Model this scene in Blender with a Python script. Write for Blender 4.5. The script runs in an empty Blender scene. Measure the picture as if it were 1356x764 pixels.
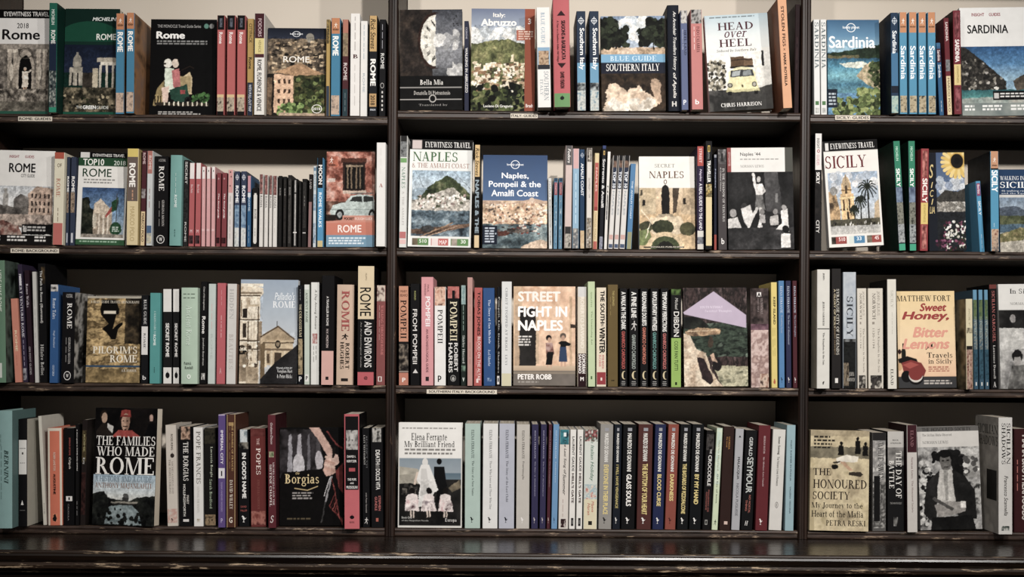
import bpy, math, random
import numpy as np

# ------------------------------------------------------------------ camera, world, lamps, exposure
SC = bpy.context.scene
COL = SC.collection
W_PX, H_PX = 1356, 764
S = 0.00152                      # metres per pixel on the plane of the shelf fronts (Y = 0)
D = 2.6                          # camera distance from the shelf fronts
HZ = 470                         # pixel row of the horizon
ZC = 1.2                         # camera height
ROLL = math.radians(0.4)
cam = bpy.data.cameras.new('camera')
cam.sensor_width = 36
cam.lens = 36 * D / (W_PX * S)
cam.shift_y = (HZ - H_PX / 2) / W_PX
cam_ob = bpy.data.objects.new('camera', cam)
COL.objects.link(cam_ob)
cam_ob.location = (0, -D, ZC)
cam_ob.rotation_mode = 'XYZ'
cam_ob.rotation_euler = (math.pi / 2, -ROLL, 0)
SC.camera = cam_ob

world = bpy.data.worlds.new('world'); SC.world = world
world.use_nodes = True
world.node_tree.nodes['Background'].inputs['Color'].default_value = (1.0, 0.95, 0.91, 1)
world.node_tree.nodes['Background'].inputs['Strength'].default_value = 0.115

def spot(name, loc, aim, power, size, blend, radius, col):
    l = bpy.data.lights.new(name, 'SPOT')
    l.energy = power; l.spot_size = math.radians(size); l.spot_blend = blend
    l.shadow_soft_size = radius; l.color = col
    o = bpy.data.objects.new(name, l); COL.objects.link(o)
    o.location = loc
    from mathutils import Vector
    o.rotation_euler = (Vector(aim) - Vector(loc)).to_track_quat('-Z', 'Y').to_euler()
    return o
WARM = (1.0, 0.965, 0.925)
spot('ceiling_spot', (0.62, -2.45, 2.22), (0.1, 0, 1.36), 225, 72, 1.0, 0.035, WARM)
spot('ceiling_spot', (1.55, -2.35, 2.25), (0.25, 0, 1.42), 110, 74, 1.0, 0.035, WARM)
spot('ceiling_spot', (-0.55, -2.5, 2.3), (-0.2, 0, 1.42), 92, 70, 1.0, 0.05, WARM)

SC.view_settings.view_transform = 'Standard'
SC.view_settings.look = 'None'
SC.view_settings.exposure = 0.0
SC.view_settings.gamma = 1.0
SC.view_settings.use_curve_mapping = False

# ------------------------------------------------------------------ pixel rays <-> world
cr, sr = math.cos(ROLL), math.sin(ROLL)
K = 36 / cam.lens
def P(px, py, Y=0.0):
    a = (px - W_PX / 2) / W_PX * K
    b = (HZ - py) / W_PX * K
    X, Z = a * cr - b * sr, a * sr + b * cr
    d = D + Y
    return X * d, ZC + Z * d
def proj(X, Y, Z):
    d = D + Y
    x, z = X / d, (Z - ZC) / d
    a, b = x * cr + z * sr, z * cr - x * sr
    return W_PX / 2 + a / K * W_PX, HZ - b / K * W_PX

# ------------------------------------------------------------------ colours and materials
def lin(c):
    if isinstance(c, str):
        v = np.array([int(c[i:i + 2], 16) for i in (0, 2, 4)]) / 255.0
    else:
        v = np.asarray(c, float)
    return np.where(v <= 0.04045, v / 12.92, ((v + 0.055) / 1.055) ** 2.4)

def ink(c):
    """printing ink: a little greyer than the named colour, with deep blacks"""
    v = np.array([int(c[i:i + 2], 16) for i in (0, 2, 4)]) / 255.0
    g = v @ np.array([.3, .59, .11])
    v = g + (v - g) * .82
    k = np.clip(1 - g / .45, 0, 1)
    return lin(v * (1 - .38 * k))

def new_mat(name):
    m = bpy.data.materials.new(name); m.use_nodes = True
    nt = m.node_tree
    return m, nt, nt.nodes['Principled BSDF'], nt.nodes.new, nt.links.new

def printed_material():
    m, nt, b, N, L = new_mat('printed_card')
    at = N('ShaderNodeAttribute'); at.attribute_name = 'Col'
    tc = N('ShaderNodeTexCoord')
    n = N('ShaderNodeTexNoise'); n.inputs['Scale'].default_value = 55; n.inputs['Detail'].default_value = 5
    L(tc.outputs['Object'], n.inputs['Vector'])
    r = N('ShaderNodeMapRange'); r.inputs['From Min'].default_value = .3; r.inputs['From Max'].default_value = .7
    r.inputs['To Min'].default_value = .95; r.inputs['To Max'].default_value = 1.03
    L(n.outputs['Fac'], r.inputs['Value'])
    mx = N('ShaderNodeMix'); mx.data_type = 'RGBA'; mx.blend_type = 'MULTIPLY'; mx.inputs[0].default_value = 1
    L(at.outputs['Color'], mx.inputs[6]); L(r.outputs['Result'], mx.inputs[7])
    L(mx.outputs[2], b.inputs['Base Color'])
    r2 = N('ShaderNodeMapRange'); r2.inputs['To Min'].default_value = .42; r2.inputs['To Max'].default_value = .62
    L(n.outputs['Fac'], r2.inputs['Value']); L(r2.outputs['Result'], b.inputs['Roughness'])
    b.inputs['Specular IOR Level'].default_value = .06
    return m

def pages_material():
    m, nt, b, N, L = new_mat('page_edges')
    tc = N('ShaderNodeTexCoord'); mp = N('ShaderNodeMapping')
    mp.inputs['Scale'].default_value = (900, 6, 6)
    L(tc.outputs['Object'], mp.inputs['Vector'])
    n = N('ShaderNodeTexNoise'); n.inputs['Scale'].default_value = 1.0; n.inputs['Detail'].default_value = 2
    L(mp.outputs['Vector'], n.inputs['Vector'])
    cr_ = N('ShaderNodeValToRGB')
    cr_.color_ramp.elements[0].position = .3; cr_.color_ramp.elements[0].color = (*lin('a89c8a'), 1)
    cr_.color_ramp.elements[1].position = .7; cr_.color_ramp.elements[1].color = (*lin('dcd2c2'), 1)
    L(n.outputs['Fac'], cr_.inputs['Fac']); L(cr_.outputs['Color'], b.inputs['Base Color'])
    b.inputs['Roughness'].default_value = .9
    return m

def wood_material(name, dark, mid, worn, wear, rough, scale=(3, 40, 40), spec=.22):
    m, nt, b, N, L = new_mat(name)
    tc = N('ShaderNodeTexCoord'); mp = N('ShaderNodeMapping'); mp.inputs['Scale'].default_value = scale
    L(tc.outputs['Object'], mp.inputs['Vector'])
    n = N('ShaderNodeTexNoise'); n.inputs['Scale'].default_value = 1.6; n.inputs['Detail'].default_value = 8; n.inputs['Roughness'].default_value = .65
    L(mp.outputs['Vector'], n.inputs['Vector'])
    r = N('ShaderNodeValToRGB')
    r.color_ramp.elements[0].position = .35; r.color_ramp.elements[0].color = (*lin(dark), 1)
    r.color_ramp.elements[1].position = .68; r.color_ramp.elements[1].color = (*lin(mid), 1)
    L(n.outputs['Fac'], r.inputs['Fac'])
    n2 = N('ShaderNodeTexNoise'); n2.inputs['Scale'].default_value = 30; n2.inputs['Detail'].default_value = 9; n2.inputs['Roughness'].default_value = .75
    mp2 = N('ShaderNodeMapping'); mp2.inputs['Scale'].default_value = tuple(max(.5, v / 20) for v in scale)
    L(tc.outputs['Object'], mp2.inputs['Vector']); L(mp2.outputs['Vector'], n2.inputs['Vector'])
    th = N('ShaderNodeValToRGB')
    th.color_ramp.elements[0].position = wear; th.color_ramp.elements[1].position = wear + .06
    L(n2.outputs['Fac'], th.inputs['Fac'])
    mx = N('ShaderNodeMix'); mx.data_type = 'RGBA'
    L(th.outputs['Color'], mx.inputs[0]); L(r.outputs['Color'], mx.inputs[6]); mx.inputs[7].default_value = (*lin(worn), 1)
    L(mx.outputs[2], b.inputs['Base Color'])
    r2 = N('ShaderNodeMapRange'); r2.inputs['To Min'].default_value = rough - .1; r2.inputs['To Max'].default_value = rough + .12
    L(n.outputs['Fac'], r2.inputs['Value']); L(r2.outputs['Result'], b.inputs['Roughness'])
    b.inputs['Specular IOR Level'].default_value = spec
    bp = N('ShaderNodeBump'); bp.inputs['Strength'].default_value = .15; bp.inputs['Distance'].default_value = .002
    L(n.outputs['Fac'], bp.inputs['Height']); L(bp.outputs['Normal'], b.inputs['Normal'])
    return m

def plain_material(name, c1, c2, scale, rough):
    m, nt, b, N, L = new_mat(name)
    tc = N('ShaderNodeTexCoord')
    n = N('ShaderNodeTexNoise'); n.inputs['Scale'].default_value = scale; n.inputs['Detail'].default_value = 4
    L(tc.outputs['Object'], n.inputs['Vector'])
    r = N('ShaderNodeValToRGB')
    r.color_ramp.elements[0].position = .3; r.color_ramp.elements[0].color = (*lin(c1), 1)
    r.color_ramp.elements[1].position = .7; r.color_ramp.elements[1].color = (*lin(c2), 1)
    L(n.outputs['Fac'], r.inputs['Fac']); L(r.outputs['Color'], b.inputs['Base Color'])
    b.inputs['Roughness'].default_value = rough
    b.inputs['Specular IOR Level'].default_value = .25
    return m

M_PRINT = printed_material()
M_PAGES = pages_material()
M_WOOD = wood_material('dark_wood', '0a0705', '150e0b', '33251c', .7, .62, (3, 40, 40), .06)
M_WOODV = wood_material('dark_wood_upright', '150d0a', '2e2019', '6a5443', .64, .42, (40, 40, 3))
M_EDGE = wood_material('worn_wood_edge', '1c130e', '44352d', '94806c', .57, .45, (9, 60, 60), .4)
M_COUNTER = wood_material('polished_dark_wood', '0e0908', '20160f', '4a382b', .7, .26, (2, 30, 30), .5)
M_MOULD = wood_material('scuffed_moulding', '1c130e', '33261d', 'b09a80', .56, .4, (2.2, 90, 90), .4)
M_BACK = plain_material('cream_back_board', 'c6bcae', 'd2c8bb', 2.2, .8)
M_WALL = plain_material('plaster', 'b5a896', 'c2b6a5', 3, .9)
M_FLOOR = wood_material('floor_boards', '1c130d', '30221a', '44362a', .7, .5)

# ------------------------------------------------------------------ lettering as little polygons
T_, t_ = .19, .075
class Gl:
    def __init__(s): s.p = []
    def B(s, x0, x1, y0, y1): s.p.append([(x0, y0), (x1, y0), (x1, y1), (x0, y1)]); return s
    def V(s, x, y0=0, y1=1, w=T_, f=3):
        s.B(x, x + w, y0, y1)
        if f & 1: s.B(x - .1, x + w + .1, y0, y0 + .05)
        if f & 2: s.B(x - .1, x + w + .1, y1 - .05, y1)
        if f & 4: s.B(x - .11, x, y1 - .07, y1)
        return s
    def H(s, x0, x1, y, w=t_): return s.B(x0, x1, y, y + w)
    def G(s, x0, y0, x1, y1, w): s.p.append([(x0, y0), (x0 + w, y0), (x1 + w, y1), (x1, y1)]); return s
    def A(s, cx, cy, rx, ry, a0=0, a1=360, T=T_, t=t_):
        n = max(5, int(abs(a1 - a0) / 24))
        A_ = [math.radians(a0 + (a1 - a0) * i / n) for i in range(n + 1)]
        o = [(cx + rx * math.cos(a), cy + ry * math.sin(a)) for a in A_]
        q = [(cx + (rx - T) * math.cos(a), cy + (ry - t) * math.sin(a)) for a in A_]
        for i in range(n): s.p.append([o[i], o[i + 1], q[i + 1], q[i]])
        return s
def _serif():
    g = {}
    def put(c, a, q): g[c] = (q.p, a)
    n = Gl
    put('A', .93, n().G(.08, 0, .38, .98, .07).G(.62, 0, .33, 1, .18).H(.2, .66, .3).B(0, .26, 0, .05).B(.52, .93, 0, .05))
    put('B', .78, n().V(.1).A(.28, .75, .33, .25, -90, 90).A(.28, .26, .42, .28, -90, 90))
    put('C', .9, n().A(.47, .5, .46, .52, 42, 318).B(.8, .86, .66, .97))
    put('D', .98, n().V(.1).A(.32, .5, .58, .5, -90, 90).H(.1, .33, 0).H(.1, .33, .945))
    put('E', .8, n().V(.1).H(.1, .68, .945).H(.1, .5, .49).H(.1, .7, 0).B(.64, .7, .78, 1).B(.66, .72, 0, .24).B(.48, .52, .38, .64))
    put('F', .74, n().V(.1).H(.1, .68, .945).H(.1, .5, .49).B(.64, .7, .76, 1).B(.48, .52, .38, .64))
    put('G', .98, n().A(.47, .5, .46, .52, 42, 318).B(.8, .86, .66, .97).B(.68, .85, .08, .44).B(.58, .95, .4, .45))
    put('H', 1.02, n().V(.1).V(.74).H(.2, .8, .48))
    put('I', .42, n().V(.13))
    put('J', .5, n().V(.2, .1, 1, T_, 2).A(.15, .12, .22, .3, 190, 360))
    put('K', .95, n().V(.1).G(.26, .42, .66, 1, .07).G(.64, 0, .32, .56, .19).B(.54, .93, 0, .05).B(.56, .84, .95, 1))
    put('L', .76, n().V(.1).H(.1, .7, 0).B(.66, .72, 0, .28))
    put('M', 1.22, n().V(.1, w=.06).V(.94).G(.46, 0, .1, 1, .18).G(.54, 0, .92, 1, .06))
    put('N', 1.0, n().V(.1, w=.06).V(.82, w=.06).G(.72, 0, .06, 1, .18))
    put('O', 1.02, n().A(.5, .5, .48, .52))
    put('P', .76, n().V(.1).A(.28, .72, .42, .28, -90, 90))
    put('Q', 1.02, n().A(.5, .5, .48, .52).G(.7, -.22, .42, .1, .16))
    put('R', .92, n().V(.1).A(.28, .73, .38, .27, -90, 90).G(.68, 0, .36, .48, .19).B(.62, .95, 0, .05))
    put('S', .72, n().A(.35, .74, .28, .28, 25, 268, .13).A(.35, .27, .31, .29, -155, 92, .14).B(.55, .6, .72, .98).B(.06, .11, .02, .3))
    put('T', .9, n().V(.36, f=1).H(.04, .86, .945).B(.04, .1, .74, 1).B(.8, .86, .74, 1))
    put('U', 1.0, n().V(.1, .3, 1, T_, 2).V(.8, .3, 1, .06, 2).A(.48, .33, .38, .35, 180, 360, T_, .06))
    put('V', .92, n().G(.4, 0, .1, 1, .18).G(.46, 0, .78, 1, .06).B(0, .38, .95, 1).B(.66, .95, .95, 1))
    put('W', 1.36, n().G(.36, 0, .08, 1, .18).G(.42, 0, .66, .9, .06).G(.84, 0, .54, 1, .18).G(.9, 0, 1.2, 1, .06).B(0, .76, .95, 1).B(1.08, 1.38, .95, 1))
    put('X', .92, n().G(.64, 0, .08, 1, .19).G(.1, 0, .72, 1, .06).B(0, .28, 0, .05).B(.54, .92, 0, .05).B(0, .36, .95, 1).B(.6, .9, .95, 1))
    put('Y', .9, n().V(.36, 0, .5, T_, 1).G(.36, .46, .06, 1, .18).G(.46, .46, .74, 1, .06).B(0, .34, .95, 1).B(.62, .92, .95, 1))
    put('Z', .84, n().H(.08, .74, .945).H(.08, .78, 0).G(.06, 0, .58, 1, .19).B(.08, .13, .76, 1).B(.74, .79, 0, .24))
    x = .66
    put('a', .6, n().V(.36, .0, .45, .14, 0).A(.28, .44, .22, .24, 0, 150, .14).A(.24, .2, .22, .22, 0, 360, .13).B(.46, .58, 0, .05))
    put('b', .66, n().V(.1, 0, 1, .14, 4).A(.33, .33, .3, .35, 0, 360, .14))
    put('c', .56, n().A(.31, .33, .28, .35, 45, 315, .14))
    put('d', .68, n().V(.44, 0, 1, .14, 4).A(.32, .33, .28, .35, 0, 360, .14).B(.55, .68, 0, .05))
    put('e', .6, n().A(.31, .33, .28, .35, 0, 320, .14).H(.1, .56, .34))
    put('f', .42, n().V(.12, 0, .85, .14, 1).A(.33, .8, .21, .22, 60, 180, .14).H(.02, .4, .6))
    put('g', .64, n().A(.3, .4, .24, .28, 0, 360, .13).A(.32, -.12, .28, .2, 0, 360, .1).B(.5, .62, .58, .64).B(.14, .22, .02, .16))
    put('h', .72, n().V(.1, 0, 1, .14, 5).V(.48, 0, .44, .14, 1).A(.37, .42, .25, .25, 0, 150, .14))
    put('i', .36, n().V(.12, 0, x, .14, 5).A(.19, .88, .09, .1, 0, 360, .085, .095))
    put('j', .34, n().V(.14, -.1, x, .14, 4).A(.2, .88, .09, .1, 0, 360, .085, .095))
    put('k', .68, n().V(.1, 0, 1, .14, 5).G(.22, .3, .46, x, .06).G(.46, 0, .26, .42, .15).B(.4, .68, 0, .05))
    put('l', .36, n().V(.12, 0, 1, .14, 5))
    put('m', 1.08, n().V(.1, 0, x, .14, 5).V(.46, 0, .44, .14, 1).V(.82, 0, .44, .14, 1).A(.36, .42, .24, .25, 0, 150, .14).A(.72, .42, .24, .25, 0, 150, .14))
    put('n', .72, n().V(.1, 0, x, .14, 5).V(.48, 0, .44, .14, 1).A(.37, .42, .25, .25, 0, 150, .14))
    put('o', .64, n().A(.32, .33, .29, .35, 0, 360, .14))
    put('p', .66, n().V(.1, -.3, x, .14, 5).A(.34, .33, .28, .35, 0, 360, .14))
    put('q', .66, n().V(.44, -.3, x, .14, 1).A(.32, .33, .28, .35, 0, 360, .14))
    put('r', .5, n().V(.1, 0, x, .14, 5).A(.36, .46, .16, .2, 30, 170, .12))
    put('s', .5, n().A(.26, .49, .19, .19, 20, 268, .1).A(.26, .17, .21, .19, -160, 92, .1))
    put('t', .44, n().V(.13, .08, .86, .14, 0).A(.28, .12, .15, .14, 180, 320, .14).H(.02, .4, .6))
    put('u', .7, n().V(.1, .2, x, .14, 4).V(.46, 0, x, .14, 4).A(.35, .22, .25, .24, 180, 330, .14))
    put('v', .64, n().G(.26, 0, .06, x, .14).G(.3, 0, .5, x, .05).B(0, .28, x - .05, x).B(.42, .66, x - .05, x))
    put('w', .94, n().G(.24, 0, .06, x, .13).G(.28, 0, .44, x, .05).G(.56, 0, .38, x, .13).G(.6, 0, .8, x, .05).B(0, .54, x - .05, x).B(.72, .95, x - .05, x))
    put('x', .64, n().G(.42, 0, .06, x, .14).G(.08, 0, .48, x, .05).B(0, .22, 0, .05).B(.36, .64, 0, .05))
    put('y', .64, n().G(.26, 0, .06, x, .14).G(.12, -.3, .5, x, .05).B(0, .28, x - .05, x).B(.42, .66, x - .05, x))
    put('z', .56, n().H(.06, .5, x - .055).H(.06, .52, 0).G(.04, 0, .36, x, .14))
    put(' ', .36, n()); put('.', .26, n().A(.12, .07, .09, .1, 0, 360, .085, .095)); put(',', .26, n().G(.04, -.15, .1, .14, .09))
    put("'", .24, n().G(.08, .7, .1, 1, .09)); put('-', .4, n().B(.05, .35, .28, .36)); put(':', .28, n().B(.08, .2, 0, .12).B(.08, .2, .45, .57))
    put('&', .95, n().A(.33, .76, .2, .24, 0, 360, .1).A(.33, .27, .3, .29, 60, 330, .15).G(.72, 0, .2, .72, .13).G(.55, .1, .75, .5, .06))
    # publishers' marks and small emblems
    def mark(c, adv, *polys): g[c] = ([list(p) for p in polys], adv)
    mark('$', .8, [(.1, .75), (.3, .95), (.5, .8), (.45, .7)], [(.3, .8), (.5, .8), (.75, .45), (.5, .3), (.3, .45)], [(.5, .45), (.95, .65), (.75, .45)], [(.42, .0), (.5, .0), (.52, .35), (.44, .35)], [(.3, 0), (.65, 0), (.6, .07), (.35, .07)])
    mark('#', .8, [(.45, .82), (.62, .82), (.62, 1), (.45, 1)], [(.35, .45), (.6, .4), (.62, .8), (.4, .78)], [(.05, .6), (.12, .7), (.4, .78), (.38, .64)], [(.6, .78), (.95, .62), (.9, .54), (.58, .64)], [(.36, .46), (.5, .44), (.28, .2), (.0, .05), (.04, .16), (.2, .28)], [(.46, .44), (.6, .42), (.75, .22), (.7, 0), (.6, 0), (.62, .2)])
    put('%', .8, n().A(.75, .5, .7, .5, 70, 290, .42, .06))
    put('*', 1.0, n().A(.5, .5, .4, .36, 0, 360, .08, .08).B(0, 1, .46, .54).B(.46, .54, 0, 1))
    put('\u00b0', 1.0, n().A(.5, .5, .5, .5, 0, 360, .08, .08))
    put('!', .7, n().A(.35, .4, .34, .4, 0, 360, .33, .39).G(.3, .7, .34, 1, .06))
    mark('^', 1.0, [(0, 0), (1, 0), (.5, 1)])
    mark('=', .8, [(.2, .1), (.6, .0), (.75, .4), (.6, .75), (.3, .75), (.1, .4)], [(.3, .7), (.6, .7), (.55, .95), (.36, .95)], [(.1, .75), (.32, .78), (.34, .86)])
    return g
SERIF = _serif()
_tc = {}
def lettering(txt, style=''):
    """(points in the unit box, faces) of a line of writing"""
    key = (txt, style)
    if key in _tc: return _tc[key]
    if txt[0] == '~':                                     # print too small to read: word-length dashes
        rg = random.Random(len(txt)); vs, fs, x = [], [], 0.0
        for _ in range(max(3, len(txt) // 3)):
            w = rg.uniform(1.2, 3); b0 = len(vs)
            vs += [(x, .36, 0), (x + w, .36, 0), (x + w, .64, 0), (x, .64, 0)]; fs.append((b0, b0 + 1, b0 + 2, b0 + 3)); x += w + .7
        v = np.array(vs + [(0, 0, 0), (0, 1, 0)])
    elif 's' in style and all(c in SERIF for c in txt):
        vs, fs, x = [], [], 0.0
        for c in txt:
            pl, adv = SERIF[c]
            for q in pl:
                b0 = len(vs)
                vs += [(x + a, b) for a, b in q]; fs.append(tuple(range(b0, b0 + len(q))))
            x += adv + .04
        v = np.array(vs)
        v = np.column_stack([v, np.arange(len(v)) // 4 % 7 * 4e-6])
    else:
        cu = bpy.data.curves.new('letters', 'FONT')
        cu.body = txt; cu.resolution_u = 3
        ob = bpy.data.objects.new('letters', cu)
        me = ob.to_mesh()
        v = np.array([p.co[:2] for p in me.vertices]); fs = [tuple(p.vertices) for p in me.polygons]
        ob.to_mesh_clear(); bpy.data.objects.remove(ob); bpy.data.curves.remove(cu)
        d = .042 if 'B' in style else .024 if 'b' in style else .008
        n0 = len(v); cps = [(0, 0), (d, 0), (-d, 0), (0, d * .7), (0, -d * .7)]          # heavier strokes
        v = np.concatenate([np.column_stack([v[:, 0] + a, v[:, 1] + b, np.full(n0, i * 8e-6)]) for i, (a, b) in enumerate(cps)])
        fs = [tuple(j + n0 * i for j in q) for i in range(len(cps)) for q in fs]
    if 'i' in style: v[:, 0] += v[:, 1] * .25
    lo, hi = v[:, :2].min(0), v[:, :2].max(0)
    v[:, :2] = (v[:, :2] - lo) / np.maximum(hi - lo, 1e-6)
    _tc[key] = (v, fs)
    return _tc[key]

# ------------------------------------------------------------------ a small painter for printed cover pictures
def vnoise(h, w, fx, fy, seed):
    rg = np.random.RandomState(seed)
    out = np.zeros((h, w)); amp, tot = 1.0, 0.0
    for o in range(4):
        nx, ny = max(2, int(fx * 2 ** o) + 2), max(2, int(fy * 2 ** o) + 2)
        g = rg.rand(ny, nx)
        xs = np.linspace(0, nx - 1.001, w); ys = np.linspace(0, ny - 1.001, h)
        xi, yi = xs.astype(int), ys.astype(int); fx_, fy_ = xs - xi, ys - yi
        fx_ = fx_ * fx_ * (3 - 2 * fx_); fy_ = fy_ * fy_ * (3 - 2 * fy_)
        a = g[yi][:, xi] * (1 - fx_) + g[yi][:, xi + 1] * fx_
        b = g[yi + 1][:, xi] * (1 - fx_) + g[yi + 1][:, xi + 1] * fx_
        out += amp * (a * (1 - fy_[:, None]) + b * fy_[:, None]); tot += amp; amp *= .62
    out /= tot
    return (out - out.min()) / (np.ptp(out) + 1e-9)
class Art:
    con = .22                                             # contrast of the print
    def __init__(s, w, h, bg='808080', seed=1):
        s.w, s.h = w * 2, h * 2
        s.a = np.zeros((s.h, s.w, 3)); s.sd = seed; s.rg = random.Random(seed)
        yy, xx = np.mgrid[0:s.h, 0:s.w]
        s.x = (xx + .5) / s.w * 100; s.y = (yy + .5) / s.h * 100
        s.R(0, 0, 100, 100, bg)
    def _put(s, m, f):
        if not m.any(): return s
        if isinstance(f, str): s.a[m] = ink(f)
        elif isinstance(f, list):            # top-to-bottom blend of print colours
            ys = s.y[m]; t = (ys - ys.min()) / max(np.ptp(ys), 1e-6)
            cs = np.array([ink(c) for c in f]); k = t * (len(f) - 1); i = np.minimum(k.astype(int), len(f) - 2); fr = (k - i)[:, None]
            s.a[m] = cs[i] * (1 - fr) + cs[i + 1] * fr
        else:                                # mottled: colours..., frequency
            s.sd += 7
            fx, fy = f[-1] if isinstance(f[-1], tuple) else (f[-1], f[-1] * s.h / s.w)
            v = vnoise(s.h, s.w, fx, fy, s.sd)[m]
            v = np.clip((v - .15) / .7, 0, .999)
            cs = np.array([ink(c) for c in f[:-1]]); k = v * (len(cs) - 1); i = np.minimum(k.astype(int), len(cs) - 2); fr = (k - i)[:, None]
            s.a[m] = cs[i] * (1 - fr) + cs[i + 1] * fr
        return s
    def R(s, x0, y0, x1, y1, f): return s._put((s.x >= x0) & (s.x < x1) & (s.y >= y0) & (s.y < y1), f)
    def E(s, cx, cy, rx, ry, f, ring=0):
        d = ((s.x - cx) / rx) ** 2 + ((s.y - cy) / ry) ** 2
        return s._put((d <= 1) & (d >= ring), f)
    def P(s, pts, f):
        m = np.zeros((s.h, s.w), bool); n = len(pts)
        for i in range(n):
            (x0, y0), (x1, y1) = pts[i], pts[(i + 1) % n]
            if y0 == y1: continue
            c = ((y0 <= s.y) & (s.y < y1)) | ((y1 <= s.y) & (s.y < y0))
            m ^= c & (s.x < (x1 - x0) * (s.y - y0) / (y1 - y0) + x0)
        return s._put(m, f)
    def L(s, pts, w, f):
        asp = s.h / s.w
        for (x0, y0), (x1, y1) in zip(pts, pts[1:]):
            dx, dy = x1 - x0, (y1 - y0) * asp; l2 = dx * dx + dy * dy + 1e-9
            t = np.clip(((s.x - x0) * dx + (s.y - y0) * asp * dy) / l2, 0, 1)
            s._put(((s.x - x0 - t * dx) ** 2 + ((s.y - y0) * asp - t * dy) ** 2) <= (w / 2) ** 2, f)
        return s
    def D(s, x0, y0, x1, y1, n, r0, r1, cols, sq=1.0):     # scattered dabs
        for _ in range(n):
            r = s.rg.uniform(r0, r1)
            s.E(s.rg.uniform(x0, x1), s.rg.uniform(y0, y1), r, r * s.w / s.h * sq, s.rg.choice(cols))
        return s
    def K(s, x0, y0, x1, y1, n, w0, w1, h0, h1, cols):     # scattered blocks
        for _ in range(n):
            a, b = s.rg.uniform(x0, x1), s.rg.uniform(y0, y1)
            s.R(a, b, a + s.rg.uniform(w0, w1), b + s.rg.uniform(h0, h1), s.rg.choice(cols))
        return s
    def Q(s, x0, y0, x1, y1, n, f, fill=.75):              # lines of tiny illegible print
        st = (y1 - y0) / n
        for i in range(n):
            x = x0; e = x1 - s.rg.uniform(0, .25) * (x1 - x0)
            while x < e:
                wd = s.rg.uniform(3, 9); s.R(x, y0 + i * st, min(x + wd, e), y0 + i * st + st * fill * .7, f); x += wd + 1.6
        return s
    def grain(s, x0, y0, x1, y1, amt=.5, fx=30, seed=0):    # photographic light and dark flecks of the print
        s.sd += 13
        v = vnoise(s.h, s.w, fx, fx * s.h / s.w, s.sd + seed)
        m = (s.x >= x0) & (s.x < x1) & (s.y >= y0) & (s.y < y1)
        s.a[m] *= (2 ** ((v[m] - .5) * 4 * amt))[:, None]
        s.a = np.clip(s.a, 0, .85)
        return s
    def photo(s, x0, y0, x1, y1, amt=.4, fx=30, warp=1.5):
        """turn a region of shapes into a photograph-like print: ragged outlines, local tone, fine grain"""
        s.sd += 31
        asp = s.h / s.w
        g = lambda f, k: vnoise(s.h, s.w, f, f * asp, s.sd + k) - .5
        dx = (g(11, 1) * 1.6 + g(34, 2)) * warp * s.w / 100; dy = (g(11, 3) * 1.6 + g(34, 4)) * warp * s.w / 100
        c = lambda v, a, b: np.clip(v, max(0, int(a)), max(0, int(b)) - 1)
        jj, ii = np.mgrid[0:s.h, 0:s.w]
        X = c((ii + dx).astype(int), x0 / 100 * s.w + 1, min(x1, 100) / 100 * s.w - 1); Y = c((jj + dy).astype(int), y0 / 100 * s.h + 1, min(y1, 100) / 100 * s.h - 1)
        m = (s.x >= x0) & (s.x < x1) & (s.y >= y0) & (s.y < y1)
        w = s.a[Y, X]
        lum = g(9, 5) * 1.3 + g(fx, 6) * 2.2 + g(fx * 2.2, 7) * 1.6
        s.a[m] = np.clip(w[m] * (2 ** (lum[m] * amt * 1.5))[:, None], 0, .8)
        return s
    def out(s):
        a = s.a.reshape(s.h // 2, 2, s.w // 2, 2, 3).mean((1, 3))
        q = a.mean(-1, keepdims=True) / .3
        return np.clip(a * np.where(q < 1, q ** s.con, q ** .04), 0, .8)
    def person(s, x, y, h, hair, top, low, skin='c8a488'):  # a small standing figure, y = feet
        w = h * s.h / s.w
        s.E(x, y - .92 * h, .06 * w, .07 * h, hair); s.E(x, y - .89 * h, .045 * w, .055 * h, skin)
        s.P([(x - .13 * w, y - .8 * h), (x + .13 * w, y - .8 * h), (x + .12 * w, y - .45 * h), (x - .12 * w, y - .45 * h)], top)
        s.P([(x - .12 * w, y - .5 * h), (x + .12 * w, y - .5 * h), (x + .14 * w, y - .12 * h), (x - .14 * w, y - .12 * h)], low)
        s.R(x - .08 * w, y - .12 * h, x - .03 * w, y, skin); s.R(x + .03 * w, y - .12 * h, x + .08 * w, y, skin)
        return s

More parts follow.
